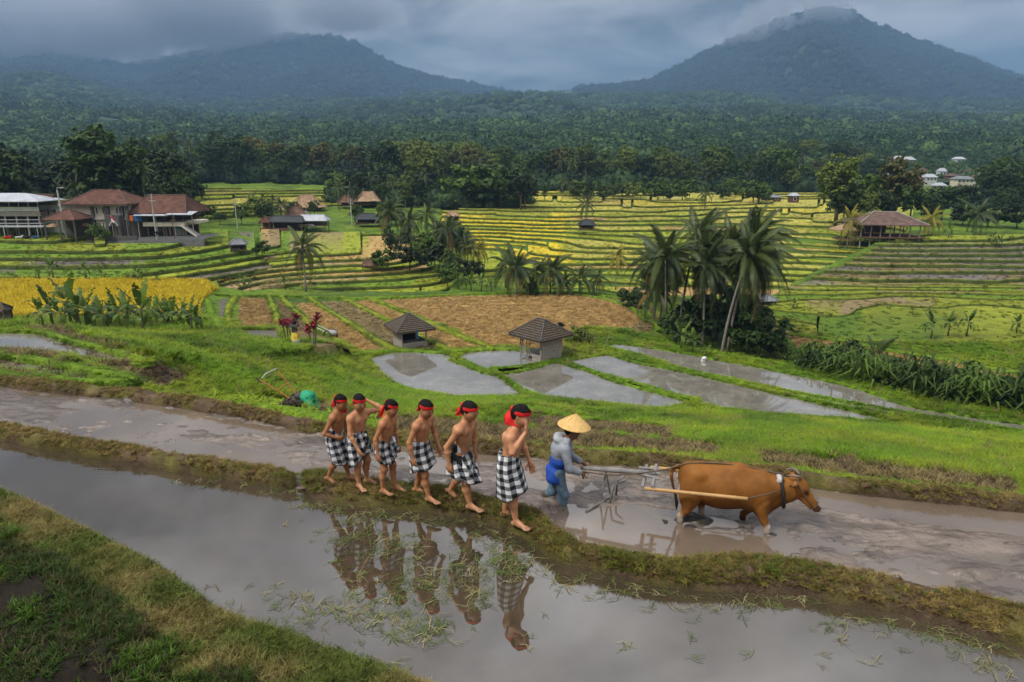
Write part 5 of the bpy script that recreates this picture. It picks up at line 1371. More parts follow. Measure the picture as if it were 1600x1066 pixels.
def head(B, c, R, S, col, dark):
    """face looks along local +x; S is the head height"""
    P = lambda x, y, z: c+R@(v3(x, y, z)*S)
    B.ell(P(-.06, 0, .12), v3(.43, .355, .40)*S, col, .02, R)            # skull
    B.ell(P(.10, 0, -.14), v3(.30, .285, .34)*S, col, .05*S*4, R)         # face
    B.cap(P(.17, 0, -.36), P(.20, 0, -.40), .12*S, .10*S, col, .06)       # chin
    for s in (-1, 1):
        B.cap(P(-.02, s*.22, -.24), P(.14, s*.10, -.37), .10*S, .09*S, col, .05)      # jaw
        B.ell(P(.25, s*.17, -.13), v3(.10, .11, .10)*S, col, .05, R)                   # cheek
        B.ell(P(-.08, s*.37, -.06), v3(.085, .035, .13)*S, dark, .012, R)              # ear
        B.cap(P(.36, s*.07, .055), P(.30, s*.24, .045), .035*S, .028*S, (.035, .02, .014), .012)        # brow
    B.cap(P(.37, 0, .02), P(.47, 0, -.12), .035*S, .058*S, col, .012)      # nose
    for s in (-1, 1): B.cap(P(.41, s*.045, -.135), P(.37, s*.06, -.14), .032*S, .03*S, col, .01)
    lip = tuple(x*y for x, y in zip(col, (.72, .55, .6)))
    B.cap(P(.385, -.07, -.235), P(.385, .07, -.235), .026*S, .026*S, lip, .012); B.cap(P(.375, -.055, -.275), P(.375, .055, -.275), .028*S, .028*S, lip, .012)

def hair_mesh(c, R, S, cut=.08, thick=.02):
    P = lambda x, y, z: c+R@(v3(x, y, z)*S)
    H_ = Body(); H_.ell(P(-.075, 0, .135), v3(.445+thick, .37+thick, .40+thick)*S, None, .02, R); H_.ell(P(-.22, 0, -.02), v3(.30, .34, .36)*S, None, .04, R)
    H_.cut(P(.30, 0, cut+.12), R@v3(.72, 0, -.70)); H_.cut(P(-.2, 0, -.34), R@v3(.15, 0, -1))
    return H_.mesh('hair', .0075, (.01, .009, .009), 0, noise=.016)
def band_mesh(c, R, S, z=.19, tilt=-.22, w_=.20):
    """cloth strip wound round the brow"""
    P = lambda x, y, zz: c+R@(v3(x, y, zz)*S); mb = MB(); n = 40; vs = []
    for i in range(n):
        a = 2*math.pi*i/n; x = math.cos(a)*.475-.055; y = math.sin(a)*.41; wr = .012*math.sin(a*7)
        for zz, o in ((-w_*.5, .995), (-.02, 1.035), (w_*.5, .965)):
            vs.append(P((x+.055)*o-.055, y*o, z-tilt*x*.6+zz+wr))
    fs = [(i*3+j, ((i+1) % n)*3+j, ((i+1) % n)*3+j+1, i*3+j+1) for i in range(n) for j in (0, 1)]
    return mb.add(vs, fs)
def tail_strip(mb, pts, w0, w1, wdir, ripple=.012):
    """hanging end of the cloth"""
    pts = smooth_poly([tuple(p) for p in pts], 12); vs = []; fs = []; wdir = np.array(wdir)/np.linalg.norm(wdir)
    for i, p in enumerate(pts):
        t = i/11; w_ = w0+(w1-w0)*t
        for j in range(5):
            u = j/4-.5; d = np.gradient(pts, axis=0)[i]; nn = np.cross(d, wdir); nn /= max(np.linalg.norm(nn), 1e-6)
            vs.append(p+wdir*u*w_+nn*ripple*math.sin(u*7+t*5))
    for i in range(11):
        for j in range(4): fs.append((i*5+j, i*5+j+1, (i+1)*5+j+1, (i+1)*5+j))
    mb.add(vs, fs)
    return mb

def sarong_mesh(H, hips, knees, zw, zh, cx=0.0, hemtilt=(0, 0), fold=.10, nf=9, seed=0, flare=1.0, wrap=None):
    nu, nv = 72, 26; rng = np.random.default_rng(seed); V = np.zeros((nv, nu+1, 3)); UV = np.zeros((nv, nu+1, 2)); ph = rng.uniform(0, 6.28, 4)
    hip = (hips[0]+hips[1])/2
    for i in range(nv):
        t = i/(nv-1)
        for j in range(nu+1):
            a = 2*math.pi*j/nu; hem = zh+hemtilt[0]*math.cos(a-hemtilt[1])+.018*math.sin(3*a+ph[0])
            z = zw+(hem-zw)*t
            # legs at this height
            ks = [h+(k-h)*np.clip((h[2]-z)/max(h[2]-k[2], .05), -.4, 1.25) for h, k in zip(hips, knees)]
            m = (ks[0]+ks[1])/2; dx = abs(ks[0][0]-ks[1][0])/2; dy = abs(ks[0][1]-ks[1][1])/2
            f = min(1, max(0, (zw-z)/(.13*H)))
            rx = (.0715*H)*(1-f)+(.081*H+dx*.92)*f; ry = (.099*H)*(1-f)+(.066*H+dy)*f*1.08+.010*f
            rx *= 1+(flare-1)*t; ry *= 1+(flare-1)*t
            fd = fold*(.25+.75*t)*(.55*math.sin(nf*a+ph[1]+2*t)+.3*math.sin((nf*2-3)*a+ph[2]-3*t)+.3*math.sin(3*a+ph[3]))
            if wrap is not None: fd += .06*t*math.exp(-((a-wrap+math.pi) % (2*math.pi)-math.pi)**2/.10)*(1-.5*t)
            rr = 1+fd*.75
            cxx = hip[0]*(1-f)+m[0]*f+cx*t; cyy = hip[1]*(1-f)+m[1]*f
            V[i, j] = (cxx+math.cos(a)*rx*rr, cyy+math.sin(a)*ry*rr, z+.004*math.sin(9*a+ph[0])*(1-t))
            UV[i, j] = (a/(2*math.pi)*.092*8.0, z+.25*fd*.1)
    n0 = V.reshape(-1, 3); Fq = grid_faces(nv, nu+1)[:, ::-1]
    # turned-in hem gives the cloth a thickness
    inner = V[-1].copy(); c = inner.mean(0); inner = c+(inner-c)*.93; inner[:, 2] += .02
    Vv = np.concatenate([n0, inner]); uv = np.concatenate([UV.reshape(-1, 2), UV[-1]]); o = len(n0); b = (nv-1)*(nu+1)
    ex = np.array([(b+j, o+j, o+j+1, b+j+1) for j in range(nu)])
    top = V[0].copy(); c2 = top.mean(0); top = c2+(top-c2)*.72; top[:, 2] -= .012; o2 = len(Vv); Vv = np.concatenate([Vv, top]); uv = np.concatenate([uv, UV[0]])
    ex = np.concatenate([ex, np.array([(j, j+1, o2+j+1, o2+j) for j in range(nu)])])
    return mesh_np('sarong', Vv, np.concatenate([Fq, ex]), True, None, uv)
def knot_mesh(c, H, seed, s=1.0, hang=.16):
    """bunched cloth where the wrap is tied, two ends falling"""
    rng = np.random.default_rng(seed); mb = MB(); c = np.array(c)
    B = Body()
    for i in range(5):
        o = rng.normal(0, .022*s, 3); B.ell(c+o, v3(.03, .035, .028)*s*rng.uniform(.8, 1.2), None, .02)
    B.cap(c, c+v3(.03, -.03, -hang*.9)*s, .028*s, .045*s, None, .02); B.cap(c, c+v3(.02, .05, -hang*.75)*s, .026*s, .04*s, None, .02)
    B.cap(c, c+v3(-.05, -.05, -hang*.5)*s, .03*s, .035*s, None, .02)
    me = B.mesh('knot', .011, (.5, .5, .5), 1, noise=.025)
    n = len(me.vertices); co = np.zeros(n*3); me.vertices.foreach_get('co', co); co = co.reshape(-1, 3)
    ul = me.uv_layers.new(name='UVMap'); li = np.zeros(len(me.loops), np.int32); me.loops.foreach_get('vertex_index', li)
    a = np.c_[co[:, 0]*.8+co[:, 1]*.7+co[:, 2]*.35, co[:, 2]*.9-co[:, 1]*.35]; ul.data.foreach_set('uv', a[li].astype(np.float32).ravel()); return me

def leg(B, hip, knee, ank, S, col, toe, foot_pitch=0.0, dark=None, floor=None):
    H = S; B.cap(hip, knee, .056*H, .036*H, col, .03)
    kd = tuple(x*.8 for x in col)
    B.ell(knee+v3(.008*H, 0, 0), v3(.034, .033, .038)*H, kd, .02)
    mid = knee*.62+ank*.38+v3(-.012*H, 0, 0); B.cap(knee, mid, .033*H, .035*H, col, .03); B.cap(mid, ank, .034*H, .019*H, col, .03)
    t = np.array((math.cos(toe), math.sin(toe), 0)); sd = np.array((-t[1], t[0], 0)); u = v3(0, 0, 1)
    f = math.cos(foot_pitch), math.sin(foot_pitch); fd = t*f[0]-u*f[1]; fu = t*f[1]+u*f[0]
    heel = ank-fd*.018*H-fu*.022*H; ball = ank+fd*.085*H-fu*.028*H
    sole = tuple(x*.55+y*.45 for x, y in zip(col, (.20, .15, .11)))
    B.ell(heel, v3(.026, .022, .020)*H, sole, .015); B.cap(ank+fd*.01*H, ank+fd*.06*H-fu*.017*H, .020*H, .016*H, col, .02)
    B.cap(ank+fd*.02*H-fu*.025*H, ball, .018*H, .015*H, sole, .02); B.cap(ball-sd*.014*H, ball+sd*.016*H, .013*H, .013*H, col, .012)
    for i, (o, ln, r) in enumerate(((-.020, .032, .0095), (-.007, .031, .0072), (.004, .027, .0066), (.014, .022, .0062), (.022, .015, .0058))):
        o2 = o*(1 if hip[1] > 0 else -1); p = ball+sd*o2*H+fd*.006*H-fu*.002*H; B.cap(p, p+fd*ln*H-fu*.004*H, r*H*1.1, r*H, sole, .004)

def torso(B, H, pel, sho, neck, col, lean_n):
    ch = pel*.30+sho*.70; wa = pel*.68+sho*.32
    B.ell(pel+v3(0, 0, .01*H), v3(.066, .092, .065)*H, col, .04); B.ell(wa, v3(.060, .083, .085)*H, col, .05)
    B.ell(ch, v3(.066, .102, .105)*H, col, .05); B.cap(sho+v3(0, -.098*H, -.005*H), sho+v3(0, .098*H, -.005*H), .036*H, .036*H, col, .05)
    for s in (-1, 1):
        B.ell(ch+v3(.040*H, s*.045*H, .035*H), v3(.030, .042, .034)*H, col, .03)       # chest
        B.ell(ch+v3(-.045*H, s*.05*H, .04*H), v3(.025, .04, .05)*H, col, .03)          # shoulder blade
        B.cap(neck+v3(-.005*H, 0, -.012*H), sho+v3(-.01*H, s*.07*H, .012*H), .026*H, .026*H, col, .03)
        nip = tuple(x*.5 for x in col); B.ell(ch+v3(.069*H, s*.048*H, .028*H), v3(.006, .009, .009)*H, nip, .004)
    B.cap(sho+v3(0, 0, -.01*H), neck, .036*H, .031*H, col, .03)
    B.ell(wa+v3(.058*H, 0, -.03*H), v3(.006, .006, .008)*H, tuple(x*.45 for x in col), .004)

def arm(B, sh, el, wr, S, col, palm_n, side, curl=.5, hand_d=None):
    B.cap(sh, el, .030*S, .0225*S, col, .03); m = el*.7+wr*.3; B.cap(el, m, .0225*S, .0235*S, col, .02); B.cap(m, wr, .0235*S, .0145*S, col, .02)
    B.ell(sh, v3(.036, .034, .038)*S, col, .03)
    hand(B, wr, (wr-el) if hand_d is None else np.array(hand_d, float), palm_n, S*.82, side, tuple(x*.9 for x in col), curl)

def boy(label, foot_px, H, heading, pose, col, seed, tails, group='people in checked sarongs walking along the bund', sar=None, shorts=True, wid=1.0):
    """pose in units of body height, local x forward, y to the left"""
    zb = .2
    for _ in range(6): base_p = at(*foot_px, zb); zb = .5*zb+.5*bund_z(base_p.x, base_p.y)
    root = empty('person', (base_p.x, base_p.y, zb-.005), heading, label, 'person', group); root.scale = (wid, wid, 1.0)
    U = lambda t: v3(*t)*H
    pel = U((0, 0, .50)); lean = pose.get('lean', .04); sho = U((lean, 0, .775)); neck = U((lean+.012, 0, .83))
    B = Body()
    torso(B, H, pel, sho, neck, col, lean)
    hips, knees = [], []
    for s, key in ((1, 'L'), (-1, 'R')):
        hip = U((0, s*.055, .49)); an = U(pose['an'+key]); kn = U(pose['kn'+key]) if 'kn'+key in pose else (hip+an)/2+U((.03, 0, .01))
        leg(B, hip, kn, an, H, col, pose.get('toe'+key, s*.12), pose.get('fp'+key, 0.0)); hips.append(hip); knees.append(kn)
        shp = sho+v3(0, s*.118*H, -.012*H); el = U(pose['el'+key]); wr = U(pose['wr'+key])
        arm(B, shp, el, wr, H, col, U(pose.get('pn'+key, (0, -s, 0))), s*pose.get('ts'+key, 1), pose.get('cu'+key, .45), pose.get('hd'+key))
    hs = H*.150; R = rot_z(pose.get('yaw', 0))@rot_y(pose.get('nod', .3)*.62)@rot_x(pose.get('roll', 0))
    hc = neck+R@v3(.018*H, 0, .090*H)
    dark = tuple(x*.62 for x in col); hcol = tuple(x*.86 for x in col)
    B.cap(neck-v3(0, 0, .03*H), hc+R@v3(-.02*H, 0, -.03*H), .033*H, .036*H, col, .03)
    head(B, hc, R, hs, hcol, dark)
    link('body', B.mesh('body', .0088, col, 1), MAT['skin'], root)
    link('hair', hair_mesh(hc, R, hs), MAT['hair'], root)
    ey = MB()
    for s in (-1, 1):
        q = hc+R@(v3(.42, s*.15, -.04)*hs); e = Body().ell(q, v3(.045, .075, .032)*hs, None, .001, R).mesh('eye', .004, (.01, .01, .01), 0)
        link('eye', e, MAT['eye'], root)
    hb = band_mesh(hc, R, hs).build('headband', MAT['red'], root, True)
    kb = Body(); kc = hc+R@(v3(-.53, 0, .17)*hs); kb.ell(kc, v3(.10, .14, .10)*hs, None, .02, R); kb.ell(kc+R@v3(-.01, .015, 0), v3(.08, .07, .12)*hs, None, .02, R)
    link('knot', kb.mesh('knot', .010, (.5, .01, .01), 1, noise=.012), MAT['red'], hb)
    for i, t in enumerate(tails):
        tb = MB(); p0 = v3(*t['p'][0]); w0_ = hc+R@(p0*hs); Ry = rot_z(pose.get('yaw', 0)); pts = [w0_+Ry@((v3(*p)-p0)*hs) for p in t['p']]
        tail_strip(tb, pts, t.get('w0', .05), t.get('w1', .10), R@v3(*t.get('wd', (.8, .3, .2))))
        tb.build('tail', MAT['red'], hb, True)
    sr = dict(zw=.60, zh=.33, hemtilt=(.03, 0.0), fold=.16, nf=8, flare=1.06, wrap=None); sr.update(sar or {})
    zw = sr.pop('zw')*H; zh = (sr.pop('zh')+.022)*H; kn_ = sr.pop('knot', None); ht = sr['hemtilt']; sr['hemtilt'] = (ht[0]*H, ht[1])
    so = link('sarong', sarong_mesh(H, hips, knees, zw, zh, seed=seed, **sr), MAT['check'], root)
    if kn_: link('knot', knot_mesh(U(kn_[0]), H, seed, kn_[1], kn_[2]), MAT['check'], so)
    if shorts:
        SB = Body()
        for h_, k_ in zip(hips, knees): SB.cap(h_, h_*.38+k_*.62, .059*H, .047*H, None, .02)
        SB.ell(pel+v3(0, 0, -.01*H), v3(.066, .09, .06)*H, None, .03)
        if shorts == 'high': SB.ell(pel+v3(.004*H, 0, .085*H), v3(.068, .093, .065)*H, None, .05); SB.cut(pel+v3(0, 0, .125*H), (0, 0, 1))
        sh_ = link('shorts', SB.mesh('shorts', .012, (.01, .01, .01), 1), MAT['black_cloth'], root)
        if shorts == 'high':
            MB().add([U((.052, -.068, .535)), U((.030, -.086, .535)), U((.032, -.088, .618)), U((.052, -.070, .618))], [(0, 1, 2, 3)]).build('stripe', MAT['white_cloth'], sh_)
    return root
# ------------------------------------------------------------------ the six boys on the bund
HD = rad(-33)
SK = [(.33, .14, .062), (.42, .195, .095), (.385, .165, .075), (.39, .172, .08), (.42, .195, .095), (.46, .215, .11)]
SIDE_TAIL = dict(p=[(-.50, 0, .14), (-.62, -.05, -.10), (-.62, -.10, -.45)], w0=.035, w1=.075)
boy('leftmost bare chested person of the row, one hand held at the waist', (529, 751), 1.20, rad(-16),
    dict(lean=.05, nod=.42, yaw=-.1, anR=(-.10, -.05, .055), knR=(.035, -.055, .275), toeR=-.1, fpR=.25, anL=(.10, .06, .045), knL=(.07, .06, .27),
         elR=(-.035, -.165, .60), wrR=(.075, -.10, .545), hdR=(.8, .55, -.15), pnR=(-.2, 1, 0), cuR=.6, elL=(.04, .16, .60), wrL=(.07, .15, .46)), SK[0], 1, wid=0.95, tails=
    [SIDE_TAIL, dict(p=[(-.45, -.1, .12), (-.40, -.28, -.15), (-.38, -.32, -.42)], w0=.03, w1=.05), dict(p=[(.0, .2, -.30), (.10, .2, -.55), (.18, .15, -.85)], w0=.05, w1=.09)],
    sar=dict(zw=.63, zh=.31, hemtilt=(.10, 2.6), fold=.20, flare=1.12))
boy('second person from the left, one hand raised behind the head', (563, 758), 1.25, rad(-32),
    dict(lean=.03, nod=.28, yaw=-.35, anR=(.04, -.06, .045), knR=(.045, -.06, .275), toeR=-.3, anL=(.02, .075, .045), knL=(.05, .07, .27), toeL=.3,
         elR=(.05, -.15, .615), wrR=(.135, -.135, .475), pnR=(0, 1, 0), elL=(.175, .215, .80), wrL=(.03, .125, .895), hdL=(-.9, -.5, .05), pnL=(0, -1, -.2), cuL=.4), SK[1], 2, wid=0.97, tails=
    [dict(p=[(-.50, 0, .14), (-.62, .0, -.10), (-.72, .02, -.42)], w0=.035, w1=.085), dict(p=[(-.46, -.1, .12), (-.50, -.22, -.15), (-.56, -.25, -.40)], w0=.03, w1=.06)],
    sar=dict(zw=.60, zh=.27, hemtilt=(.07, .4), fold=.18, knot=((.075, -.02, .575), 1.0, .17)))
boy('third person from the left, arms hanging, short checked sarong over black shorts', (604, 769), 1.25, rad(-20),
    dict(lean=.06, nod=.5, yaw=0, anR=(-.015, -.055, .045), knR=(.02, -.055, .275), toeR=-.15, anL=(.075, .065, .045), knL=(.055, .062, .275), toeL=.1,
         elR=(-.01, -.155, .615), wrR=(.015, -.16, .47), elL=(.05, .155, .62), wrL=(.09, .14, .48)), SK[2], 3, wid=0.92, tails=
    [dict(p=[(-.50, 0, .14), (-.72, -.08, -.20), (-.95, -.12, -.85)], w0=.03, w1=.06), dict(p=[(-.48, -.05, .12), (-.62, -.16, -.15), (-.74, -.2, -.55)], w0=.03, w1=.05)],
    sar=dict(zw=.585, zh=.375, hemtilt=(.05, 3.1), fold=.2, knot=((.085, .03, .555), 1.05, .15)))
boy('fourth person from the left, looking down in a plainly wrapped checked sarong', (659, 775), 1.30, rad(-25),
    dict(lean=.04, nod=.45, yaw=-.25, anR=(.11, -.05, .045), knR=(.075, -.055, .275), toeR=-.15, anL=(-.10, .055, .05), knL=(-.005, .06, .275), toeL=.1, fpL=.1,
         elR=(-.01, -.16, .615), wrR=(.02, -.155, .465), elL=(.055, .17, .615), wrL=(.115, .15, .475)), SK[3], 4, wid=1.00, tails=
    [dict(p=[(-.50, 0, .14), (-.60, -.06, -.10), (-.66, -.08, -.42)], w0=.03, w1=.06)],
    sar=dict(zw=.605, zh=.285, hemtilt=(.04, 0), fold=.12, wrap=-1.0, nf=6))
boy('fifth person from the left, sarong knotted low below black shorts', (720, 787), 1.35, rad(-26),
    dict(lean=.06, nod=.30, yaw=-.05, anR=(.115, -.045, .045), knR=(.085, -.05, .275), toeR=-.1, anL=(-.135, .05, .085), knL=(.0, .055, .265), toeL=.05, fpL=.55,
         elR=(-.03, -.155, .61), wrR=(-.01, -.155, .455), elL=(.06, .15, .61), wrL=(.07, .13, .47)), SK[4], 5, wid=1.07, tails=
    [dict(p=[(-.50, 0, .14), (-.62, -.05, -.12), (-.72, -.10, -.50)], w0=.035, w1=.085), dict(p=[(-.48, -.05, .12), (-.68, -.0, -.10), (-.85, .02, -.30)], w0=.03, w1=.07)],
    sar=dict(zw=.515, zh=.30, hemtilt=(.06, 2.9), fold=.24, knot=((.085, -.02, .485), 1.25, .18)), shorts='high')
boy('tallest person leading the row, wiping the face with one hand', (795, 812), 1.47, rad(-18),
    dict(lean=.05, nod=.40, yaw=-.1, anR=(.075, -.055, .045), knR=(.055, -.055, .275), toeR=-.35, anL=(-.055, .06, .045), knL=(.005, .06, .275), toeL=-.1,
         elR=(.075, -.150, .665), wrR=(.150, -.055, .805), hdR=(.05, .35, .95), pnR=(-1, .2, .3), cuR=.35, elL=(.06, .155, .615), wrL=(.12, .145, .47)), SK[5], 6, wid=1.04, tails=
    [dict(p=[(-.50, -.02, .14), (-.50, -.24, -.20), (-.44, -.34, -.62)], w0=.07, w1=.15, wd=(.9, .3, .1)), dict(p=[(-.48, .0, .14), (-.66, -.1, -.15), (-.66, -.12, -.5)], w0=.05, w1=.12)],
    sar=dict(zw=.60, zh=.245, hemtilt=(.025, .3), fold=.10, wrap=1.2, nf=6, flare=1.10))
# ------------------------------------------------------------------ the farmer behind the plough
MAT['straw_hat'] = simple('woven_straw', (.56, .36, .13), .7, .18, 20, .5, 90, dist=.01)
MAT['denim'] = simple('wet_denim', (.10, .155, .21), .85, .3, 14, .3, 60, dist=.01)
def jacket_mat():
    m = Mat('jacket_cloth'); a = m.attr('Col'); n = m.noise(14, 5, .6, m.coord())
    m.col(m.mix(1, a.outputs['Color'], m.ramp(n, [(.3, (.75,)*3), (.7, (1.15,)*3)]), 'MULTIPLY')).rough(.7, .3); m.bump(n, .25, .02); return m.m
MAT['jacket'] = jacket_mat()
def farmer():
    H = 1.40; hd = rad(-4); p = at(875, 782, .03); z0 = -.27
    root = empty('person', (p.x, p.y, z0), hd, 'person in straw hat and grey and blue jacket guiding the plough', 'person')
    sk = (.20, .095, .05); U = lambda *t: v3(*t)*H
    pel = U(-.03, 0, .52); sho = U(.03, 0, .775); neck = U(.065, 0, .825)
    B = Body(); torso(B, H, pel, sho, neck, sk, 0)
    wet = (.085, .06, .045)
    legs = []
    for s, kn, an, fp in ((-1, U(.03, -.06, .30), U(-.01, -.06, .06), 0), (1, U(-.06, .06, .29), U(-.20, .06, .16), .75)):
        hip = pel+U(0, s*.055, -.02); leg(B, hip, kn, an, H, sk if s < 0 else wet, s*.1, fp); legs.append((hip, kn, an))
    arms = []
    for s, el, wr in ((-1, U(.075, -.155, .60), U(.185, -.115, .545)), (1, U(.08, .145, .60), U(.20, .07, .555))):
        sp_ = sho+v3(0, s*.12*H, -.012*H); arm(B, sp_, el, wr, H, sk, v3(0, -s, -.4), s, .95); arms.append((sp_, el, wr))
    hs = H*.145; R = rot_y(.22); hc = neck+R@v3(.02*H, 0, .085*H); head(B, hc, R, hs, sk, tuple(x*.6 for x in sk))
    B.cap(neck, hc+R@v3(-.02, 0, -.04), .034*H, .036*H, sk, .03)
    link('body', B.mesh('body', .0095, sk, 1), MAT['skin'], root)
    link('hair', hair_mesh(hc, R, hs), MAT['hair'], root)
    gr, bl, wh = (.24, .26, .29), (.012, .06, .33), (.34, .36, .39)
    J = Body(); wa = pel*.45+sho*.55
    J.ell(sho+U(-.01, 0, -.035), v3(.088, .122, .06)*H, gr, .05); J.ell(wa+U(-.008, 0, .05), v3(.090, .116, .085)*H, gr, .05)
    J.ell(wa+U(-.012, 0, -.045), v3(.092, .114, .07)*H, bl, .05); J.ell(pel+U(-.012, 0, .0), v3(.092, .108, .07)*H, bl, .05)
    J.cap(pel+U(-.02, -.05, -.06), pel+U(-.02, .05, -.06), .080*H, .080*H, bl, .04); J.cap(sho+U(0, -.10, -.012), sho+U(0, .10, -.012), .05*H, .05*H, gr, .04)
    for a, e, w_ in arms:
        J.cap(a, e, .044*H, .036*H, gr, .04); J.cap(e, e*.25+w_*.75, .036*H, .031*H, gr, .03)
    J.ell(sho+U(-.055, 0, .045), v3(.050, .075, .045)*H, wh, .03); J.cap(sho+U(-.06, -.055, .05), sho+U(.03, -.06, .05), .026*H, .022*H, wh, .03); J.cap(sho+U(-.06, .055, .05), sho+U(.03, .06, .05), .026*H, .022*H, wh, .03)
    J.cut(pel+U(0, 0, -.095), (0.05, 0, -1))
    link('jacket', J.mesh('jacket', .0115, gr, 1, noise=.009, crease=.006), MAT['jacket'], root)
    D_ = Body()
    for hip, kn, an in legs: D_.cap(hip, kn, .066*H, .05*H, None, .03); D_.cap(kn, kn*.72+an*.28, .05*H, .047*H, None, .02)
    D_.ell(pel, v3(.075, .098, .06)*H, None, .04)
    link('shorts', D_.mesh('shorts', .012, (.2, .2, .2), 1, noise=.02), MAT['denim'], root)
    # pointed straw hat with ribs
    ho = hc+R@v3(0, 0, .030*H); mb = MB(); n = 24
    mb.lathe([(.004, .165), (.03, .15), (.10, .10), (.165, .052), (.205, .016), (.208, .008), (.195, .012), (.10, .085), (.02, .14)], 28)
    hat = mb.build('hat', MAT['straw_hat'], root, False, loc=tuple(ho), rot=(0, rad(8), 0))
    for k in range(8):
        a = k*math.pi/4; MB().tube([(.006*math.cos(a), .006*math.sin(a), .168), (.10*math.cos(a), .10*math.sin(a), .104), (.206*math.cos(a), .206*math.sin(a), .016)], .0028, 5).build('rib', MAT['straw_hat'], hat)
    return [np.array(root.matrix_basis @ Vector(w_)) for a, e, w_ in arms]
FARMER_HANDS = farmer()
# ------------------------------------------------------------------ the brown cow and its gear
MAT['hide'] = None
def hide():
    m = Mat('short_brown_hide'); a = m.attr('Col'); n = m.noise(4, 6, .65, m.coord()); f = m.noise(60, 3, .6, m.coord('Object', (1, .5, .5)))
    k = m.mix(1, a.outputs['Color'], m.ramp(n, [(.3, (.62, .60, .6)), (.72, (1.2,)*3)]), 'MULTIPLY'); m.col(k).rough(.68, .2); m.bump(f, .12, .01); return m.m
MAT['hide'] = hide(); MAT['horn'] = simple('horn', (.17, .135, .10), .5, .3, 14); MAT['rope'] = simple('rope', (.10, .075, .05), .9, .3, 40, .5, 120)
MAT['bamboo'] = simple('bamboo', (.42, .25, .10), .5, .25, 5); MAT['grey_wood'] = simple('weathered_wood', (.20, .19, .18), .85, .3, 10, .5, 40)
MAT['black_strap'] = simple('black_strap', (.014, .014, .015), .7, .3, 20); MAT['pale_pad'] = simple('pale_cloth_pad', (.42, .42, .42), .9, .3, 20)
MAT['mud_clod'] = simple('dark_wet_mud', (.030, .024, .019), .35, .4, 9, .8, 30)
def cow():
    a = at(1065, 818, .02); b = at(1200, 836, .02); mid = (a+b)/2; hd = math.atan2(b.y-a.y, b.x-a.x)
    S = (b-a).length/1.0; mid = mid+Vector((0, .14, 0))
    root = empty('cow', (mid.x+.075, mid.y, 0), hd, 'brown cow with white socks wading in front of the plough', 'cow'); root.scale = (.825, .83, .93)
    br = (.205, .080, .014); dk = (.09, .028, .007); wh = (.62, .56, .48); lt = (.34, .13, .04); bk = (.020, .014, .012); soc = (.40, .34, .27)
    B = Body()
    B.ell((-.02, 0, .545), v3(.58, .25, .25), br, .10)                 # barrel
    B.ell((-.14, 0, .49), v3(.36, .262, .225), br, .08); B.ell((.32, 0, .50), v3(.28, .215, .255), br, .07)
    B.ell((-.48, 0, .56), v3(.24, .21, .215), br, .10); B.cap((-.60, 0, .70), (.10, 0, .755), .10, .085, br, .12); B.cap((.10, 0, .75), (.42, 0, .72), .085, .085, br, .10)
    for s in (-1, 1):
        B.ell((-.47, s*.13, .66), v3(.10, .07, .08), br, .06)           # hook bone
        B.ell((-.53, s*.14, .45), v3(.16, .10, .23), br, .035); B.ell((.42, s*.155, .50), v3(.12, .075, .24), br, .03); B.ell((-.42, s*.16, .70), v3(.08, .05, .05), br, .06); B.cap((.36, s*.12, .72), (.46, s*.19, .45), .045, .06, br, .03)
        B.ell((-.675, s*.07, .42), v3(.035, .055, .10), wh, .03)
    B.cap((.45, 0, .26), (.70, 0, .50), .10, .07, br, .08)              # brisket, dewlap
    B.ell((-.1, 0, .285), v3(.28, .10, .05), dk, .06)
    for (hx, s, kx, fx, c2) in ((-.58, -1, -.60, -.655, wh), (-.50, 1, -.40, -.36, wh), (.42, -1, .475, .53, wh), (.40, 1, .30, .22, bk)):
        y = s*.15; up = (hx, y, .36)
        if hx < 0:
            B.cap(up, (kx+.03, y, .21), .105, .062, br, .05); B.cap((kx+.03, y, .21), (fx-.01, y, .10), .058, .044, br if c2 is wh else dk, .03)
        else: B.cap(up, (kx, y, .20), .085, .055, br, .05); B.cap((kx, y, .20), (fx, y, .10), .050, .042, br, .03)
        B.cap((fx, y, .115), (fx, y, .055), .044, .044, wh if c2 is wh else bk, .012); B.cap((fx, y, .05), (fx, y, -.30), .044, .047, bk, .012)
    # neck and lowered head
    B.cap((.45, 0, .58), (.80, 0, .60), .19, .125, br, .10); B.cap((.50, 0, .42), (.80, 0, .53), .12, .09, br, .08)
    hp = np.array((.90, 0, .655)); R = rot_y(rad(46)); P = lambda x, y, z: hp+R@(v3(x, y, z)*1.13)
    B.ell(P(-.01, 0, .0), v3(.135, .095, .105), br, .06, R); B.cap(P(.06, 0, .01), P(.27, 0, -.005), .078, .052, br, .05); B.ell(P(.31, 0, -.012), v3(.065, .058, .050), dk, .03, R)
    B.ell(P(.352, 0, .004), v3(.034, .050, .040), bk, .01, R); B.cap(P(.05, 0, -.075), P(.26, 0, -.052), .045, .030, lt, .04)
    B.ell(P(.33, 0, -.045), v3(.032, .04, .014), soc, .01, R)
    for s in (-1, 1):
        B.ell(P(.075, s*.075, .035), v3(.045, .022, .026), dk, .02, R); B.cap(P(.345, s*.024, .022), P(.355, s*.026, .018), .010, .008, bk, .004)
        e0 = P(-.07, s*.085, .015); e1 = P(-.11, s*.19, -.03); B.cap(e0, (e0+e1)/2, .022, .036, lt, .02); B.cap((e0+e1)/2, e1, .036, .014, br, .01)
    link('body', B.mesh('body', .0135, br, 2), MAT['hide'], root)
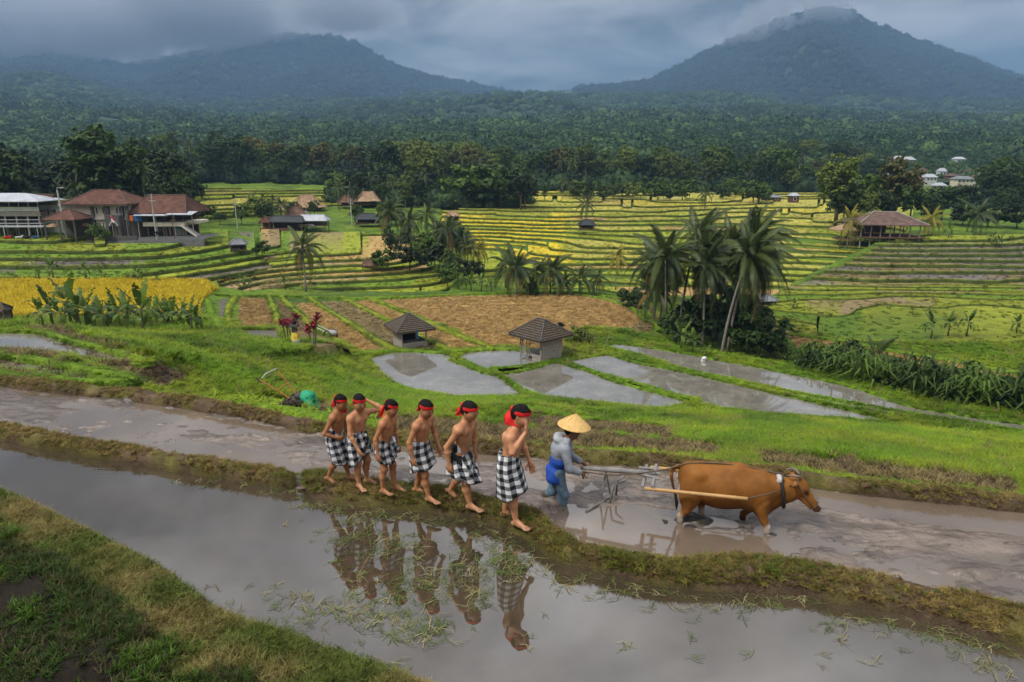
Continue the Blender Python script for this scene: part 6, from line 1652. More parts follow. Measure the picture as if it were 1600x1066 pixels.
    for s in (-1, 1):
        h0 = P(-.08, s*.05, .075); MB().tube([h0, h0+v3(-.04, s*.05, .035), h0+v3(-.10, s*.065, .045), h0+v3(-.155, s*.045, .035), h0+v3(-.18, s*.02, .03)], [.020, .018, .014, .009, .003], 8).build('horn', MAT['horn'], root, True)
        link('eye', Body().ell(P(.075, s*.092, .042), v3(.018, .009, .013), None, .001, R).mesh('eye', .005, (.01, .01, .01), 1), MAT['eye'], root)
    T = Body(); tp = [(-.66, 0, .70), (-.74, -.02, .735), (-.80, -.03, .70), (-.82, -.04, .60), (-.79, -.05, .48), (-.745, -.06, .36)]
    for i in range(5): T.cap(tp[i], tp[i+1], .034-.004*i, .030-.004*i, br if i < 3 else dk, .02)
    T.cap((-.745, -.06, .36), (-.72, -.06, .24), .020, .026, bk, .02); T.cap((-.72, -.06, .24), (-.715, -.06, .14), .026, .008, bk, .01)
    link('tail', T.mesh('tail', .0105, br, 1), MAT['hide'], root)
    bpy.context.view_layer.update(); W = lambda p: root.matrix_basis @ Vector(p)
    # --- collar on the neck
    co = empty('collar', W((.66, 0, .59)), hd, 'black collar with pale pad around the cow neck', 'collar'); co.scale = (.86, .83, .93)
    ring = []
    for i in range(25):
        q = 2*math.pi*i/24; ring.append((.03+.06*math.sin(q)*-.6, .168*math.cos(q), -.035+.200*math.sin(q)))
    MB().tube(ring, .024, 8, False).build('strap', MAT['black_strap'], co, True)
    PB = Body().ell((-.02, -.03, .165), v3(.05, .07, .035), None, .02).ell((-.03, -.09, .13), v3(.04, .04, .05), None, .02)
    link('pad', PB.mesh('pad', .012, (.4, .4, .4), 1, noise=.02), MAT['pale_pad'], co)
    MB().tube([(-.03, .02, .17), (0, -.05, .205), (.02, -.12, .16)], .012, 6).build('rope', MAT['rope'], co, True)
    # --- halter on the head
    ha = empty('halter', W(tuple(P(.0, 0, .0))), hd, 'thin rope halter on the cow head', 'halter'); ha.scale = (.825, .83, .93)
    q0 = P(0, 0, 0); rel = lambda p: tuple(np.array(p)-q0)
    lp = []
    for i in range(21):
        q = 2*math.pi*i/20; lp.append(rel(P(-.085+.01*math.cos(q), .112*math.cos(q), -.01+.122*math.sin(q))))
    MB().tube(lp, .008, 6, False).build('poll_rope', MAT['rope'], ha, True)
    MB().tube([rel(P(-.075, -.108, .03)), rel(P(.06, -.100, .0)), rel(P(.20, -.068, -.02)), rel(P(.30, -.062, -.02))], .007, 6).build('cheek_rope', MAT['rope'], ha, True)
    ln = []
    for i in range(17):
        q = 2*math.pi*i/16; ln.append(rel(P(.285, .066*math.cos(q), -.012+.062*math.sin(q))))
    MB().tube(ln, .006, 6, False).build('nose_rope', MAT['rope'], ha, True)
    # --- the plough: two bamboo shafts, a cross frame, a beam with handle and a legged harrow
    pl = empty('plough', W((-.95, 0, .0)), hd, 'wooden plough with bamboo shafts between farmer and cow', 'plough'); inv = pl.matrix_basis.inverted()
    Lc = lambda p: tuple(inv @ Vector(p)); C = lambda x, y, z: Lc(W((x, y, z)))
    def bamboo(y, z0, z1, x0, x1):
        n = 9; pts = [C(x0+(x1-x0)*i/n, y, z0+(z1-z0)*i/n) for i in range(n+1)]; o = MB().tube(pts, .021, 9).build('shaft', MAT['bamboo'], pl, True)
        for i in range(1, n): 
            q = Vector(pts[i]); e = (Vector(pts[i+1])-q).normalized()*.006
            MB().tube([q-e, q+e], .0245, 9).build('node', MAT['bamboo'], o, True)
    bamboo(-.345, .515, .545, -1.18, .22); bamboo(.345, .53, .56, -1.15, .22)
    for s in (-1, 1): MB().tube([C(.20, s*.345, .545), C(.42, s*.30, .60), C(.64, s*.19, .64)], .007, 6).build('trace_rope', MAT['rope'], pl, True)
    for x, h in ((-1.20, .53), (-1.06, .555)): MB().tube([C(x, -.36, h), C(x, .36, h+.01)], .024, 6).build('crossbar', MAT['grey_wood'], pl)
    for y in (-.12, .04, .2): MB().tube([C(-1.30, y*.6, .60), C(-.98, y, .575)], .017, 6).build('slat', MAT['grey_wood'], pl)
    hand_m = (FARMER_HANDS[0]+FARMER_HANDS[1])/2; fh = [Vector(h) for h in FARMER_HANDS]
    d = (Vector(W((-1.10, 0, .60)))-Vector(hand_m)).normalized()
    MB().tube([Lc(Vector(hand_m)-d*.02), Lc(Vector(hand_m)+d*.40), Lc(W((-1.05, 0, .59)))], [.024, .034, .030], 8).build('beam', MAT['grey_wood'], pl, True)
    dh = (fh[1]-fh[0]).normalized(); fw = Vector((.06, -.01, -.02))
    MB().tube([Lc(fh[0]-dh*.06+fw), Lc(fh[1]+dh*.05+fw)], .016, 8).build('handle', MAT['grey_wood'], pl, True)
    g = at(937, 789, 0); k = at(956, 778, 0); j = at(951, 790, 0); l_ = at(964, 783, 0); t1 = atY(946, 742, g.y+.02); t2 = atY(978, 750, j.y+.05)
    MB().tube([Lc(t1), Lc((g.x, g.y, -.03))], .012, 6).build('leg', MAT['grey_wood'], pl); MB().tube([Lc(t1+Vector((.02, .12, 0))), Lc((k.x, k.y+.1, -.03))], .012, 6).build('leg', MAT['grey_wood'], pl)
    MB().tube([Lc(t2), Lc((t2+j)/2+Vector((-.05, 0, .10))), Lc((j.x, j.y, -.03))], .014, 6).build('leg', MAT['grey_wood'], pl, True); MB().tube([Lc(t2+Vector((0, .12, 0))), Lc((t2+l_)/2+Vector((-.04, .1, .09))), Lc((l_.x, l_.y+.1, -.03))], .014, 6).build('leg', MAT['grey_wood'], pl, True)
    q1 = at(916, 799, .03); q2 = at(960, 772, .05); MB().tube([Lc(q1), Lc(q2)], .016, 6).build('harrow_bar', MAT['grey_wood'], pl)
    # --- reins lie over the back
    rn = empty('reins', W((0, 0, .0)), hd, 'long rope reins running over the cow back to the farmer', 'reins'); inv2 = rn.matrix_basis.inverted()
    pts = [fh[0]+Vector((0, 0, .02)), (fh[0]*.6+Vector(W((-.9, -.1, .72)))*.4)-Vector((0, 0, .05)), Vector(W((-.9, -.08, .70))), Vector(W((-.60, -.05, .805))), Vector(W((-.2, -.04, .845))), Vector(W((.2, -.03, .840))), Vector(W((.5, -.02, .80))), Vector(W((.66, -.03, .80)))]
    MB().tube([inv2 @ Vector(p) for p in smooth_poly(pts, 40)], .0085, 6).build('rope', MAT['rope'], rn, True)
    # --- churned mud round the feet
    rng = np.random.default_rng(5); MBd = Body()
    for x, y, s in ((-.30, -.10, 1.2), (-.38, .05, 1.3), (-.22, .0, .9), (-.45, -.02, .8), (-.15, .05, .8), (.22, .12, .9), (.28, .0, .6), (-.62, -.15, .5), (.55, -.15, .5)):
        for _ in range(5):
            o = rng.normal(0, .06*s, 2); MBd.ell((x+o[0], y+o[1], rng.uniform(-.02, .02)), v3(.09, .06, .05)*s*rng.uniform(.5, 1), None, .03)
    mo = link('mud_clods', MBd.mesh('mud_clods', .016, (.03, .02, .02), 1, noise=.03), MAT['mud_clod'], loc=(mid.x, mid.y, 0), rot=(0, 0, hd)); mo['kind'] = 'stuff'; tag(mo, 'dark churned mud around the cow feet', 'mud')
cow()
# ------------------------------------------------------------------ huts, houses and gear
MAT['shingle'] = simple('old_shingles', (.075, .058, .042), .9, .55, 7, .8, 30, dist=.04)
MAT['tile'] = simple('red_brown_tiles', (.095, .042, .028), .9, .5, 1.2, .8, 9, dist=.06)
MAT['tile_old'] = simple('weathered_tiles', (.11, .068, .055), .9, .5, 1.2, .8, 9, dist=.06)
MAT['metal_roof'] = simple('zinc_sheet', (.36, .38, .41), .45, .2, .8, .3, 4)
MAT['grey_roof'] = simple('grey_roof_sheet', (.17, .18, .19), .7, .35, .9, .3, 4)
MAT['black_roof'] = simple('dark_roof_sheet', (.028, .032, .036), .6, .4, 1.0, .3, 6)
MAT['thatch'] = simple('straw_thatch', (.30, .195, .12), .95, .35, 1.4, .9, 7, dist=.1)
MAT['thatch_b'] = simple('brown_thatch', (.13, .075, .052), .95, .4, 1.4, .9, 7, dist=.1)
MAT['cream'] = simple('cream_plaster', (.56, .50, .40), .85, .2, 1.0); MAT['white_wall'] = simple('white_plaster', (.55, .55, .54), .85, .2, .8)
MAT['stone'] = simple('dark_stone', (.085, .08, .075), .9, .4, 3, .6, 12); MAT['wood'] = simple('brown_wood', (.115, .065, .038), .8, .4, 4, .4, 20)
MAT['plank'] = simple('silvery_planks', (.30, .27, .235), .9, .35, 5, .6, 30); MAT['glass'] = simple('window_glass', (.018, .022, .026), .12, .2, 2, spec=.6)
MAT['concrete'] = simple('concrete', (.32, .31, .30), .85, .25, 2); MAT['asphalt'] = simple('asphalt', (.07, .07, .07), .9, .3, 2)
MAT['blue_sheet'] = simple('blue_sheet', (.03, .12, .30), .7, .3, 3); MAT['orange'] = simple('orange_cloth', (.55, .10, .02), .8, .2, 4); MAT['green_tarp'] = simple('green_tarp', (.012, .27, .13), .45, .3, 6, .4, 14)
MAT['yellow_cloth'] = simple('yellow_cloth', (.62, .45, .06), .8, .2, 9); MAT['rust'] = simple('rusty_orange_steel', (.33, .13, .035), .65, .4, 9); MAT['dark_metal'] = simple('oily_dark_metal', (.045, .038, .033), .55, .5, 9, .5, 30)
MAT['pole'] = simple('pale_pole', (.42, .42, .41), .7, .2, 2)
MAT['teal'] = simple('teal_sheet', (.02, .18, .15), .7, .3, 3)

def hip_roof(name, hx, hy, rise, ridge, mat, parent, z, courses=0, over=.0, thick=.12, curve=0.0, **k):
    """hipped roof with half sizes hx, hy and half ridge length; stepped in courses when asked"""
    mb = MB(); n = max(1, courses)
    def ring(t, dz=0.0, grow=0.0):
        tt = t**(1+curve); X = hx*(1-t)+ridge*t+grow; Y = hy*(1-t)+grow; zz = z+rise*(tt if curve else t)+dz
        return [(-X, -max(Y, .02), zz), (X, -max(Y, .02), zz), (X, max(Y, .02), zz), (-X, max(Y, .02), zz)]
    m = n if courses else (6 if curve else 1)
    for i in range(m):
        a = ring(i/m, 0 if not courses else .05, .0 if not courses else .05*(1 if i else 0)); b = ring((i+1)/m)
        o = len(mb.v); mb.add(a+b, [(0, 1, 5, 4), (1, 2, 6, 5), (2, 3, 7, 6), (3, 0, 4, 7)])
        if courses and i: mb.add(ring(i/m)+a, [(0, 1, 5, 4), (1, 2, 6, 5), (2, 3, 7, 6), (3, 0, 4, 7)])
    a = ring(0); b = [(x, y, zz-thick) for x, y, zz in a]
    mb.add(a+b, [(4, 5, 1, 0), (5, 6, 2, 1), (6, 7, 3, 2), (7, 4, 0, 3), (7, 6, 5, 4)])
    t = ring(1); mb.add(t, [(0, 1, 2, 3)])
    return mb.build(name, mat, parent, **k)
def hip_ridges(parent, hx, hy, rise, ridge, z, mat, r=.06):
    mb = [((-hx, -hy, z), (-ridge, 0, z+rise)), ((hx, -hy, z), (ridge, 0, z+rise)), ((hx, hy, z), (ridge, 0, z+rise)), ((-hx, hy, z), (-ridge, 0, z+rise)), ((-ridge-.05, 0, z+rise), (ridge+.05, 0, z+rise))]
    for a, b in mb: MB().tube([Vector(a)+Vector((0, 0, .05)), Vector(b)+Vector((0, 0, .05))], r, 6).build('ridge', mat, parent)
def boxp(name, mat, parent, x0, x1, y0, y1, z0, z1): return MB().box(x0, x1, y0, y1, z0, z1).build(name, mat, parent)
def window(parent, x0, x1, z0, z1, y, frame='white_wall', d=.06):
    """pane set into a frame that stands proud of the wall (wall face at y, outside towards -y)"""
    f = MB(); w_ = .07
    f.box(x0, x0+w_, y-d, y+.02, z0, z1); f.box(x1-w_, x1, y-d, y+.02, z0, z1); f.box(x0+w_, x1-w_, y-d, y+.02, z1-w_, z1); f.box(x0+w_, x1-w_, y-d, y+.02, z0, z0+w_)
    o = f.build('window', MAT[frame], parent); MB().box(x0+w_, x1-w_, y-.012, y+.01, z0+w_, z1-w_).build('pane', MAT['glass'], o); return o
def mpp(b): return (b.y*math.cos(PITCH)+(HC-b.z)*math.sin(PITCH))/F

def field_hut(px, py, label, rz, s, closed, Y=None):
    b = land_hit(px, py, 40); root = empty('field_hut', (b.x, b.y, b.z-.05), rz, label, 'hut'); root.scale = (s,)*3
    a = 1.15
    for x in (-a, a):
        for y in (-a, a): MB().tube([(x, y, 0), (x, y, 2.05)], .065, 6).build('post', MAT['plank'], root)
    boxp('floor', MAT['plank'], root, -a, a, -a, a, .30, .38)
    def planks(side, z0, z1, n, x0=-a, x1=a):
        for i in range(n):
            za = z0+(z1-z0)*i/n; zb = z0+(z1-z0)*(i+1)/n-.02; t = .02*((i*37) % 3-1)
            if side == 'f': boxp('plank', MAT['plank'], root, x0-.05, x1+.05+t, -a-.07, -a-.035+t*.4, za, zb)
            if side == 'r': boxp('plank', MAT['plank'], root, a+.035, a+.07+t*.4, -a-.03, a+.05+t, za, zb)
            if side == 'l': boxp('plank', MAT['plank'], root, -a-.07, -a-.035+t*.4, -a-.03, a+.05+t, za, zb)
            if side == 'b': boxp('plank', MAT['plank'], root, -a-.05, a+.05, a+.035, a+.07, za, zb)
    if closed == 1:
        planks('f', .05, .72, 4); planks('l', .05, 1.85, 9); planks('r', .05, .72, 4); planks('b', .1, 1.85, 8)
        boxp('inside_shade', MAT['black_cloth'], root, -a+.1, a-.3, a-.3, a-.2, .4, 1.6)  # black panel standing in for the shade inside the hut
        MB().add([(-.05, -1.9, 2.05), (.10, -1.95, 1.95), (.22, -1.75, 1.1), (.05, -1.72, 1.15)], [(0, 1, 2, 3)]).build('hanging_cloth', MAT['blue_sheet'], root)
    else:
        planks('r', .05, 1.6, 8); planks('f', .05, .55, 3, .3, a)
        for x in (-.9, -.5, -.1): MB().tube([(x, -a-.05, .2), (x+.1, -a-.05, 1.7)], .04, 5).build('stake', MAT['plank'], root)
        MB().tube([(-.2, -a-.1, 0), (-1.0, -a-.1, 1.7)], .045, 5).build('brace', MAT['plank'], root)
    r = hip_roof('roof', 1.85, 1.85, 1.2, .12 if closed == 1 else .38, MAT['shingle'], root, 1.88, 9)
    hip_ridges(r, 1.85, 1.85, 1.2, .12 if closed == 1 else .38, 1.90, MAT['stone'], .055)
    return root
field_hut(641, 541, 'shingled hut with low plank walls and blue cloth at the pond corner', rad(28), .94, 1)
field_hut(845, 557, 'shingled hut with a plank side wall and open front posts', rad(-48), 1.02, 2)

def shed(px, py, wpx, hpx, roof_px, label, roofm, wallm, rz=0, depth=.8, Y=None, name='shed', cat='hut', curve=0., ridge=.4, posts=True, over=1.2):
    """small building with hipped roof; sizes read in photograph pixels"""
    b = atY(px, py, Y) if Y else land_hit(px, py, 40); m = mpp(b); z0 = min(b.z, gz(b.x, b.y))
    root = empty(name, (b.x, b.y, z0-.1), rz, label, cat); dz = b.z-z0+.1
    hw = wpx*m/2; hd = hw*depth; h = hpx*m+dz; rr = roof_px*m
    if posts:
        for x in (-hw, hw):
            for y in (-hd, hd): MB().tube([(x, y, 0), (x, y, h+.1)], .09, 6).build('post', MAT['wood'], root)
        boxp('floor', MAT['wood'], root, -hw, hw, -hd, hd, dz+.25*h*.3, dz+.25*h*.3+.12)
        boxp('back_wall', MAT[wallm], root, -hw*.95, hw*.95, hd*.8, hd*.92, dz, h)
        boxp('low_wall', MAT[wallm], root, -hw*.95, hw*.2, -hd*.95, -hd*.85, dz, dz+(h-dz)*.4)
    else:
        boxp('wall', MAT[wallm], root, -hw, hw, -hd, hd, 0, h)
        n = max(1, int(hw*2/2.2))
        for i in range(n):
            x = -hw+(i+.5)*2*hw/n; w_ = min(.5, hw/n*.45); window(root, x-w_, x+w_, h*.35, h*.82, -hd)
    r = hip_roof('roof', hw*over, hd*over, rr, hw*ridge, MAT[roofm], root, h, 0, curve=curve); hip_ridges(r, hw*over, hd*over, rr, hw*ridge, h, MAT[roofm], .09)
    return root
shed(373, 392, 22, 11, 7, 'small grey roofed shed on the terraces below the stairs', 'grey_roof', 'stone', rad(20), name='field_shed')
shed(577, 417, 18, 3, 8, 'tiny brown thatched shed beside the fan shaped plots', 'thatch_b', 'wood', 0, name='field_shed')
shed(1174, 514, 34, 12, 10, 'dark roofed hut right of the tall palms', 'black_roof', 'wood', rad(-6), .7, name='field_hut', ridge=.7)
shed(1192, 478, 30, 10, 8, 'small pale roofed shelter half hidden behind a banana plant', 'grey_roof', 'wood', rad(12), .7, name='field_shed')
shed(2, 508, 24, 24, 10, 'shingled hut cut by the left edge of the picture', 'shingle', 'plank', rad(10), .9, name='field_hut', Y=50)
shed(917, 359, 22, 8, 7, 'dark roofed open hut in the golden terraces', 'black_roof', 'wood', 0, .8, name='field_hut')
shed(708, 345, 17, 8, 7, 'small thatched hut at the edge of the wood', 'thatch', 'wood', rad(10), .9, name='thatched_hut', curve=.4)
shed(481, 327, 46, 4, 18, 'largest thatched roof, pale and stepped, in the cluster', 'thatch', 'wood', 0, .6, name='thatched_house', cat='house', curve=.7, ridge=.38, Y=172)
shed(464, 345, 40, 6, 16, 'brown thatched house in front of the largest pale roof', 'thatch_b', 'wood', rad(6), .7, name='thatched_house', cat='house', curve=.6, ridge=.2, Y=158)
shed(439, 330, 15, 3, 7, 'smallest thatched roof left of the cluster', 'thatch', 'wood', 0, .8, name='thatched_house', cat='house', curve=.3, Y=176)
shed(543, 322, 24, 6, 11, 'thatched house right of the cluster with a dark lower eave', 'thatch_b', 'wood', rad(-4), .8, name='thatched_house', cat='house', curve=.5, ridge=.3, Y=178)
shed(576, 320, 32, 6, 14, 'thatched house farthest right, tall pale roof', 'thatch', 'wood', rad(4), .8, name='thatched_house', cat='house', curve=.6, ridge=.45, Y=180)
shed(450, 362, 52, 16, 8, 'long dark roofed building with lit openings below the thatch', 'black_roof', 'wood', rad(-3), .45, name='long_house', cat='house', ridge=.85, Y=142)
shed(417, 361, 15, 14, 8, 'small red gabled wing left of the dark roofed building', 'tile', 'wood', 0, .9, name='red_wing', cat='house', ridge=.1, Y=141)
shed(490, 354, 42, 10, 8, 'white zinc roofed shelter right of the dark roofed building', 'metal_roof', 'concrete', rad(-2), .5, name='zinc_shelter', cat='shelter', ridge=.8, Y=143)
shed(575, 350, 34, 8, 8, 'dark roof half hidden behind the ravine palms', 'black_roof', 'wood', rad(4), .6, name='hidden_house', cat='house', ridge=.6, Y=150)
shed(1204, 314, 26, 6, 4, 'low wooden house at the far edge of the golden terraces', 'grey_roof', 'wood', 0, .6, name='farm_house', cat='house', posts=False)
shed(1239, 317, 13, 11, 4, 'small brick house at the far edge of the golden terraces', 'metal_roof', 'tile', rad(5), .8, name='farm_house', cat='house', posts=False)
shed(1262, 288, 42, 3, 7, 'wide low grey roof in the trees left of the village', 'grey_roof', 'wood', rad(-8), .6, name='farm_house', cat='house', posts=False, Y=300)
shed(916, 312, 11, 5, 2, 'tiny white hut under the long wood', 'metal_roof', 'white_wall', 0, .7, name='farm_hut', cat='hut', posts=False)

def pavilion():
    b = atY(1378, 372, 121); m = mpp(b); z0 = gz(b.x, b.y)
    root = empty('long_pavilion', (b.x, b.y, z0-.3), rad(-7), 'long dark pavilion on stilts with a brown tiled roof', 'pavilion'); g = b.z-z0+.3
    hw, hd = 42*m, 3.2
    for i in range(7):
        x = -hw+2*hw*i/6
        for y in (-hd, hd): MB().tube([(x, y, -1.2), (x, y, g+2.6)], .11, 6).build('post', MAT['plank' if y < 0 else 'wood'], root)
    boxp('deck', MAT['wood'], root, -hw-.4, hw+.8, -hd-.6, hd+.4, g+.30, g+.52); boxp('back_wall', MAT['wood'], root, -hw, hw*.3, hd-.5, hd-.3, g+.5, g+2.5)
    for i in range(6):
        x = -hw+2*hw*i/6+.2; boxp('rail', MAT['wood'], root, x, x+2*hw/6-.4, -hd-.55, -hd-.47, g+1.15, g+1.25)
    r = hip_roof('roof', hw+1.0, hd+1.0, 1.9, hw*.42, MAT['tile_old'], root, g+2.6); hip_ridges(r, hw+1.0, hd+1.0, 1.9, hw*.42, g+2.62, MAT['concrete'], .07)
    boxp('annex_floor', MAT['wood'], root, -hw-3.4, -hw-.6, -hd, hd*.3, g-.2, g); ar = hip_roof('annex_roof', 2.2, 2.0, 1.0, .1, MAT['thatch'], root, g+1.5); ar.location = (-hw-1.8, -.6, 0)
    for x in (-hw-3.2, -hw-.9): MB().tube([(x, -hd+.2, -1.5), (x, -hd+.2, g+1.55)], .09, 6).build('post', MAT['wood'], root)
pavilion()

# ------------------------------------------------------------------ the three houses by the road on the left
HY = 111.0
def house_root(px0, py0, name, label, rz=0, Y=HY):
    b = atY(px0, py0, Y); r = empty(name, (b.x, b.y, b.z), rz, label, 'house'); return r, mpp(b), px0, py0
def cafe():
    root, m, x0, y0 = house_root(30, 379, 'cafe_house', 'open three level cafe with zinc roof at the left edge'); X = lambda p: (p-x0)*m; Z = lambda p: (y0-p)*m
    boxp('back_wall', MAT['wood'], root, X(-40), X(74), 3.2, 3.5, -1.5, Z(306)); boxp('ground_floor', MAT['concrete'], root, X(-40), X(78), -1.2, 3.2, -1.5, -.05)
    for py, t in ((350, .16), (333, .16)): boxp('floor_slab', MAT['wood' if py == 333 else 'concrete'], root, X(-40), X(74), -.6, 3.2, Z(py), Z(py)+t)
    boxp('fascia', MAT['plank'], root, X(-40), X(75), -.75, -.62, Z(338), Z(331)); boxp('railing_band', MAT['white_wall'], root, X(8), X(74), -.72, -.6, Z(330.5), Z(324))
    for i in range(8): p = -30+i*14.6; MB().tube([(X(p), -.5, Z(324)), (X(p), -.5, Z(315))], .06, 6).build('post', MAT['white_wall'], root)
    for i in range(7): p = -34+i*17.5; MB().tube([(X(p), -.5, -.1), (X(p), -.5, Z(333))], .13, 6).build('column', MAT['concrete'], root)
    for i in range(5): p = 12+i*12; boxp('balcony_rail', MAT['white_wall'], root, X(p), X(p+11), -.66, -.60, Z(344), Z(343))
    for i in range(6): p = -28+i*15; window(root, X(p), X(p+12), Z(376), Z(357), 2.2)
    hip_roof('roof', X(75)-X(-8)+.1, 3.4, 1.15, 4.5, MAT['metal_roof'], root, Z(315), 0).location = (X(22)-2.2, 1.4, 0)
    c = boxp('canopy', MAT['metal_roof'], root, X(2), X(87), -2.4, -.8, Z(353.5), Z(352))
    for p in (6, 26, 64, 77): MB().tube([(X(p), -2.3, -.1), (X(p), -2.3, Z(353.5))], .07, 6).build('canopy_post', MAT['pole'], root)
cafe()
def white_wing():
    root, m, x0, y0 = house_root(92, 374, 'white_wing', 'white house wing with mossy roof between cafe and two storey house', Y=HY+3); X = lambda p: (p-x0)*m; Z = lambda p: (y0-p)*m
    boxp('wall', MAT['white_wall'], root, X(70), X(122), 0, 3, -1.5, Z(321)); boxp('roof', simple('mossy_roof', (.12, .11, .03), .95, .4, 2), root, X(68), X(124), -.6, 3.4, Z(321), Z(314))
    for p in (81, 91, 108): window(root, X(p), X(p+4), Z(339), Z(327), 0)
white_wing()
def two_storey():
    root, m, x0, y0 = house_root(155, 373, 'two_storey_house', 'cream two storey house with red brown hip roof and stone pillars'); X = lambda p: (p-x0)*m; Z = lambda p: (y0-p)*m
    boxp('wall', MAT['cream'], root, X(112), X(205), 0, 6.5, -1.5, Z(321)); boxp('eave_slab', MAT['concrete'], root, X(104), X(209), -.8, 7.2, Z(322.5), Z(319.5)); boxp('storey_band', MAT['concrete'], root, X(150), X(207), -.35, -.02, Z(343.5), Z(340.5))
    r = hip_roof('roof', (X(209)-X(104))/2, 4.2, Z(300)-Z(319.5), 2.0, MAT['tile'], root, Z(319.5)); r.location = (X(160), 3.2, 0); hip_ridges(r, (X(209)-X(104))/2, 4.2, Z(300)-Z(319.5), 2.0, Z(319.5), MAT['tile_old'], .10)
    for p in (152.5, 172.5, 176.5, 198.5, 206): boxp('pillar', MAT['stone'], root, X(p-1.6), X(p+1.6), -.5, -.01, -1.5, Z(323))
    for p in (156, 166, 187, 192, 201): window(root, X(p), X(p+4), Z(335), Z(325), 0)
    for p in (158.5, 163.5, 168.5, 202): window(root, X(p), X(p+3.4), Z(361), Z(348), 0)
    boxp('porch', MAT['stone'], root, X(178), X(199), -1.6, -.55, Z(353), Z(336)); mb = MB(); pts = [(X(184+i*1.6), -1.75, Z(352)+math.sin(i/8*math.pi)*.75) for i in range(9)]; mb.tube(pts, .14, 6).build('arch', MAT['concrete'], root)
    for p in (180, 197): boxp('porch_column', MAT['stone'], root, X(p-2), X(p+2), -1.6, -1.0, -1.5, Z(353))
    boxp('door', MAT['wood'], root, X(185), X(195), -.12, -.03, 0, Z(354))
    r2 = hip_roof('side_roof', (X(153)-X(103))/2, 2.6, Z(327)-Z(340), .3, MAT['tile'], root, Z(340)); r2.location = (X(128), -2.6, 0); hip_ridges(r2, (X(153)-X(103))/2, 2.6, Z(327)-Z(340), .3, Z(340), MAT['tile_old'], .09)
    for p in (106, 128, 150): MB().tube([(X(p), -5.0, -.2), (X(p), -5.0, Z(340))], .14, 6).build('carport_post', MAT['stone'], root)
    boxp('carport_back', MAT['stone'], root, X(108), X(150), -.4, -.1, -.5, Z(341)); boxp('garden_wall', MAT['stone'], root, X(176), X(232), -3.4, -3.1, -1.0, Z(366))
two_storey()
def restaurant():
    root, m, x0, y0 = house_root(262, 371, 'restaurant', 'restaurant with wide brown hip roof, pale deck and outside stairs', Y=HY+1); X = lambda p: (p-x0)*m; Z = lambda p: (y0-p)*m
    r = hip_roof('roof', (X(300)-X(205))/2, 4.6, Z(308)-Z(333), 3.0, MAT['tile'], root, Z(333)); r.location = (X(252), 3.6, 0); hip_ridges(r, (X(300)-X(205))/2, 4.6, Z(308)-Z(333), 3.0, Z(333), MAT['tile_old'], .10)
    boxp('inside_wall', MAT['wood'], root, X(207), X(292), 4.5, 4.8, -1.5, Z(333)); boxp('deck', MAT['cream'], root, X(232), X(296), -1.2, 4.5, Z(353), Z(347)); boxp('side_deck', MAT['cream'], root, X(296), X(316), -.4, 3.0, Z(349), Z(345))
    for i in range(7): p = 224+i*14; MB().tube([(X(p), -1.0, -1.2), (X(p), -1.0, Z(334))], .09, 6).build('post', MAT['wood' if i % 2 else 'plank'], root)
    for a, b_ in ((222, 276), (271, 312)):
        o = MB().box(X(a), X(b_), -2.0, .4, -.04, .04).build('awning', MAT['metal_roof'], root); o.location = (0, 0, Z(333.5 if a == 222 else 332)); o.rotation_euler = (rad(9), 0, 0)
    boxp('lower_wall', MAT['white_wall'], root, X(236), X(284), 1.5, 1.8, -1.5, Z(354)); boxp('teal_panel', MAT['teal'], root, X(274), X(287), -.2, -.1, Z(357), Z(353))
    for p in (242, 252, 262): boxp('doorway', MAT['glass'], root, X(p), X(p+6), 1.40, 1.49, -.2, Z(357))
    st = MB()
    for i in range(12):
        t = i/12; xa = X(294+22*t); st.box(xa, xa+X(296)-X(294)+.05, -2.0, -.6, Z(351+16*t)-.2, Z(351+16*t))
    st.build('stair_flight', MAT['concrete'], root)
    MB().add([(X(294), -2.05, Z(352.5)), (X(317), -2.05, Z(369.5)), (X(317), -2.05, Z(366)), (X(294), -2.05, Z(348))], [(0, 1, 2, 3)]).build('stair_side', MAT['cream'], root)
    boxp('blue_sheet', MAT['blue_sheet'], root, X(220), X(232), -1.3, -1.25, Z(345), Z(334)); boxp('orange_banner', MAT['orange'], root, X(214), X(219), -1.4, -1.36, Z(344.5), Z(336))
restaurant()
def road():
    pts = [tuple(atY(x, y, HY-2.5)[:2]) for x, y in ((-420, 380), (0, 381), (330, 372))]
    zz = [atY(x, y, HY-2.5).z for x, y in ((-420, 381), (-40, 381), (120, 378), (330, 371))]
    xs_ = [atY(x, 378, HY-2.5).x for x in (-420, -40, 120, 330)]
    V = []; n = 40; Xs = np.linspace(xs_[0], xs_[-1], n); Z_ = np.interp(Xs, xs_, zz)
    for dy, dz in ((-3.0, -2.2), (-2.9, .0), (1.2, .02), (1.25, .14), (4.0, .16)): V.append(np.c_[Xs, np.full(n, HY-2.0+dy), Z_+dz])
    o = link('road', mesh_np('road', np.concatenate(V), grid_faces(5, n)), MAT['asphalt']); o['kind'] = 'structure'
road()
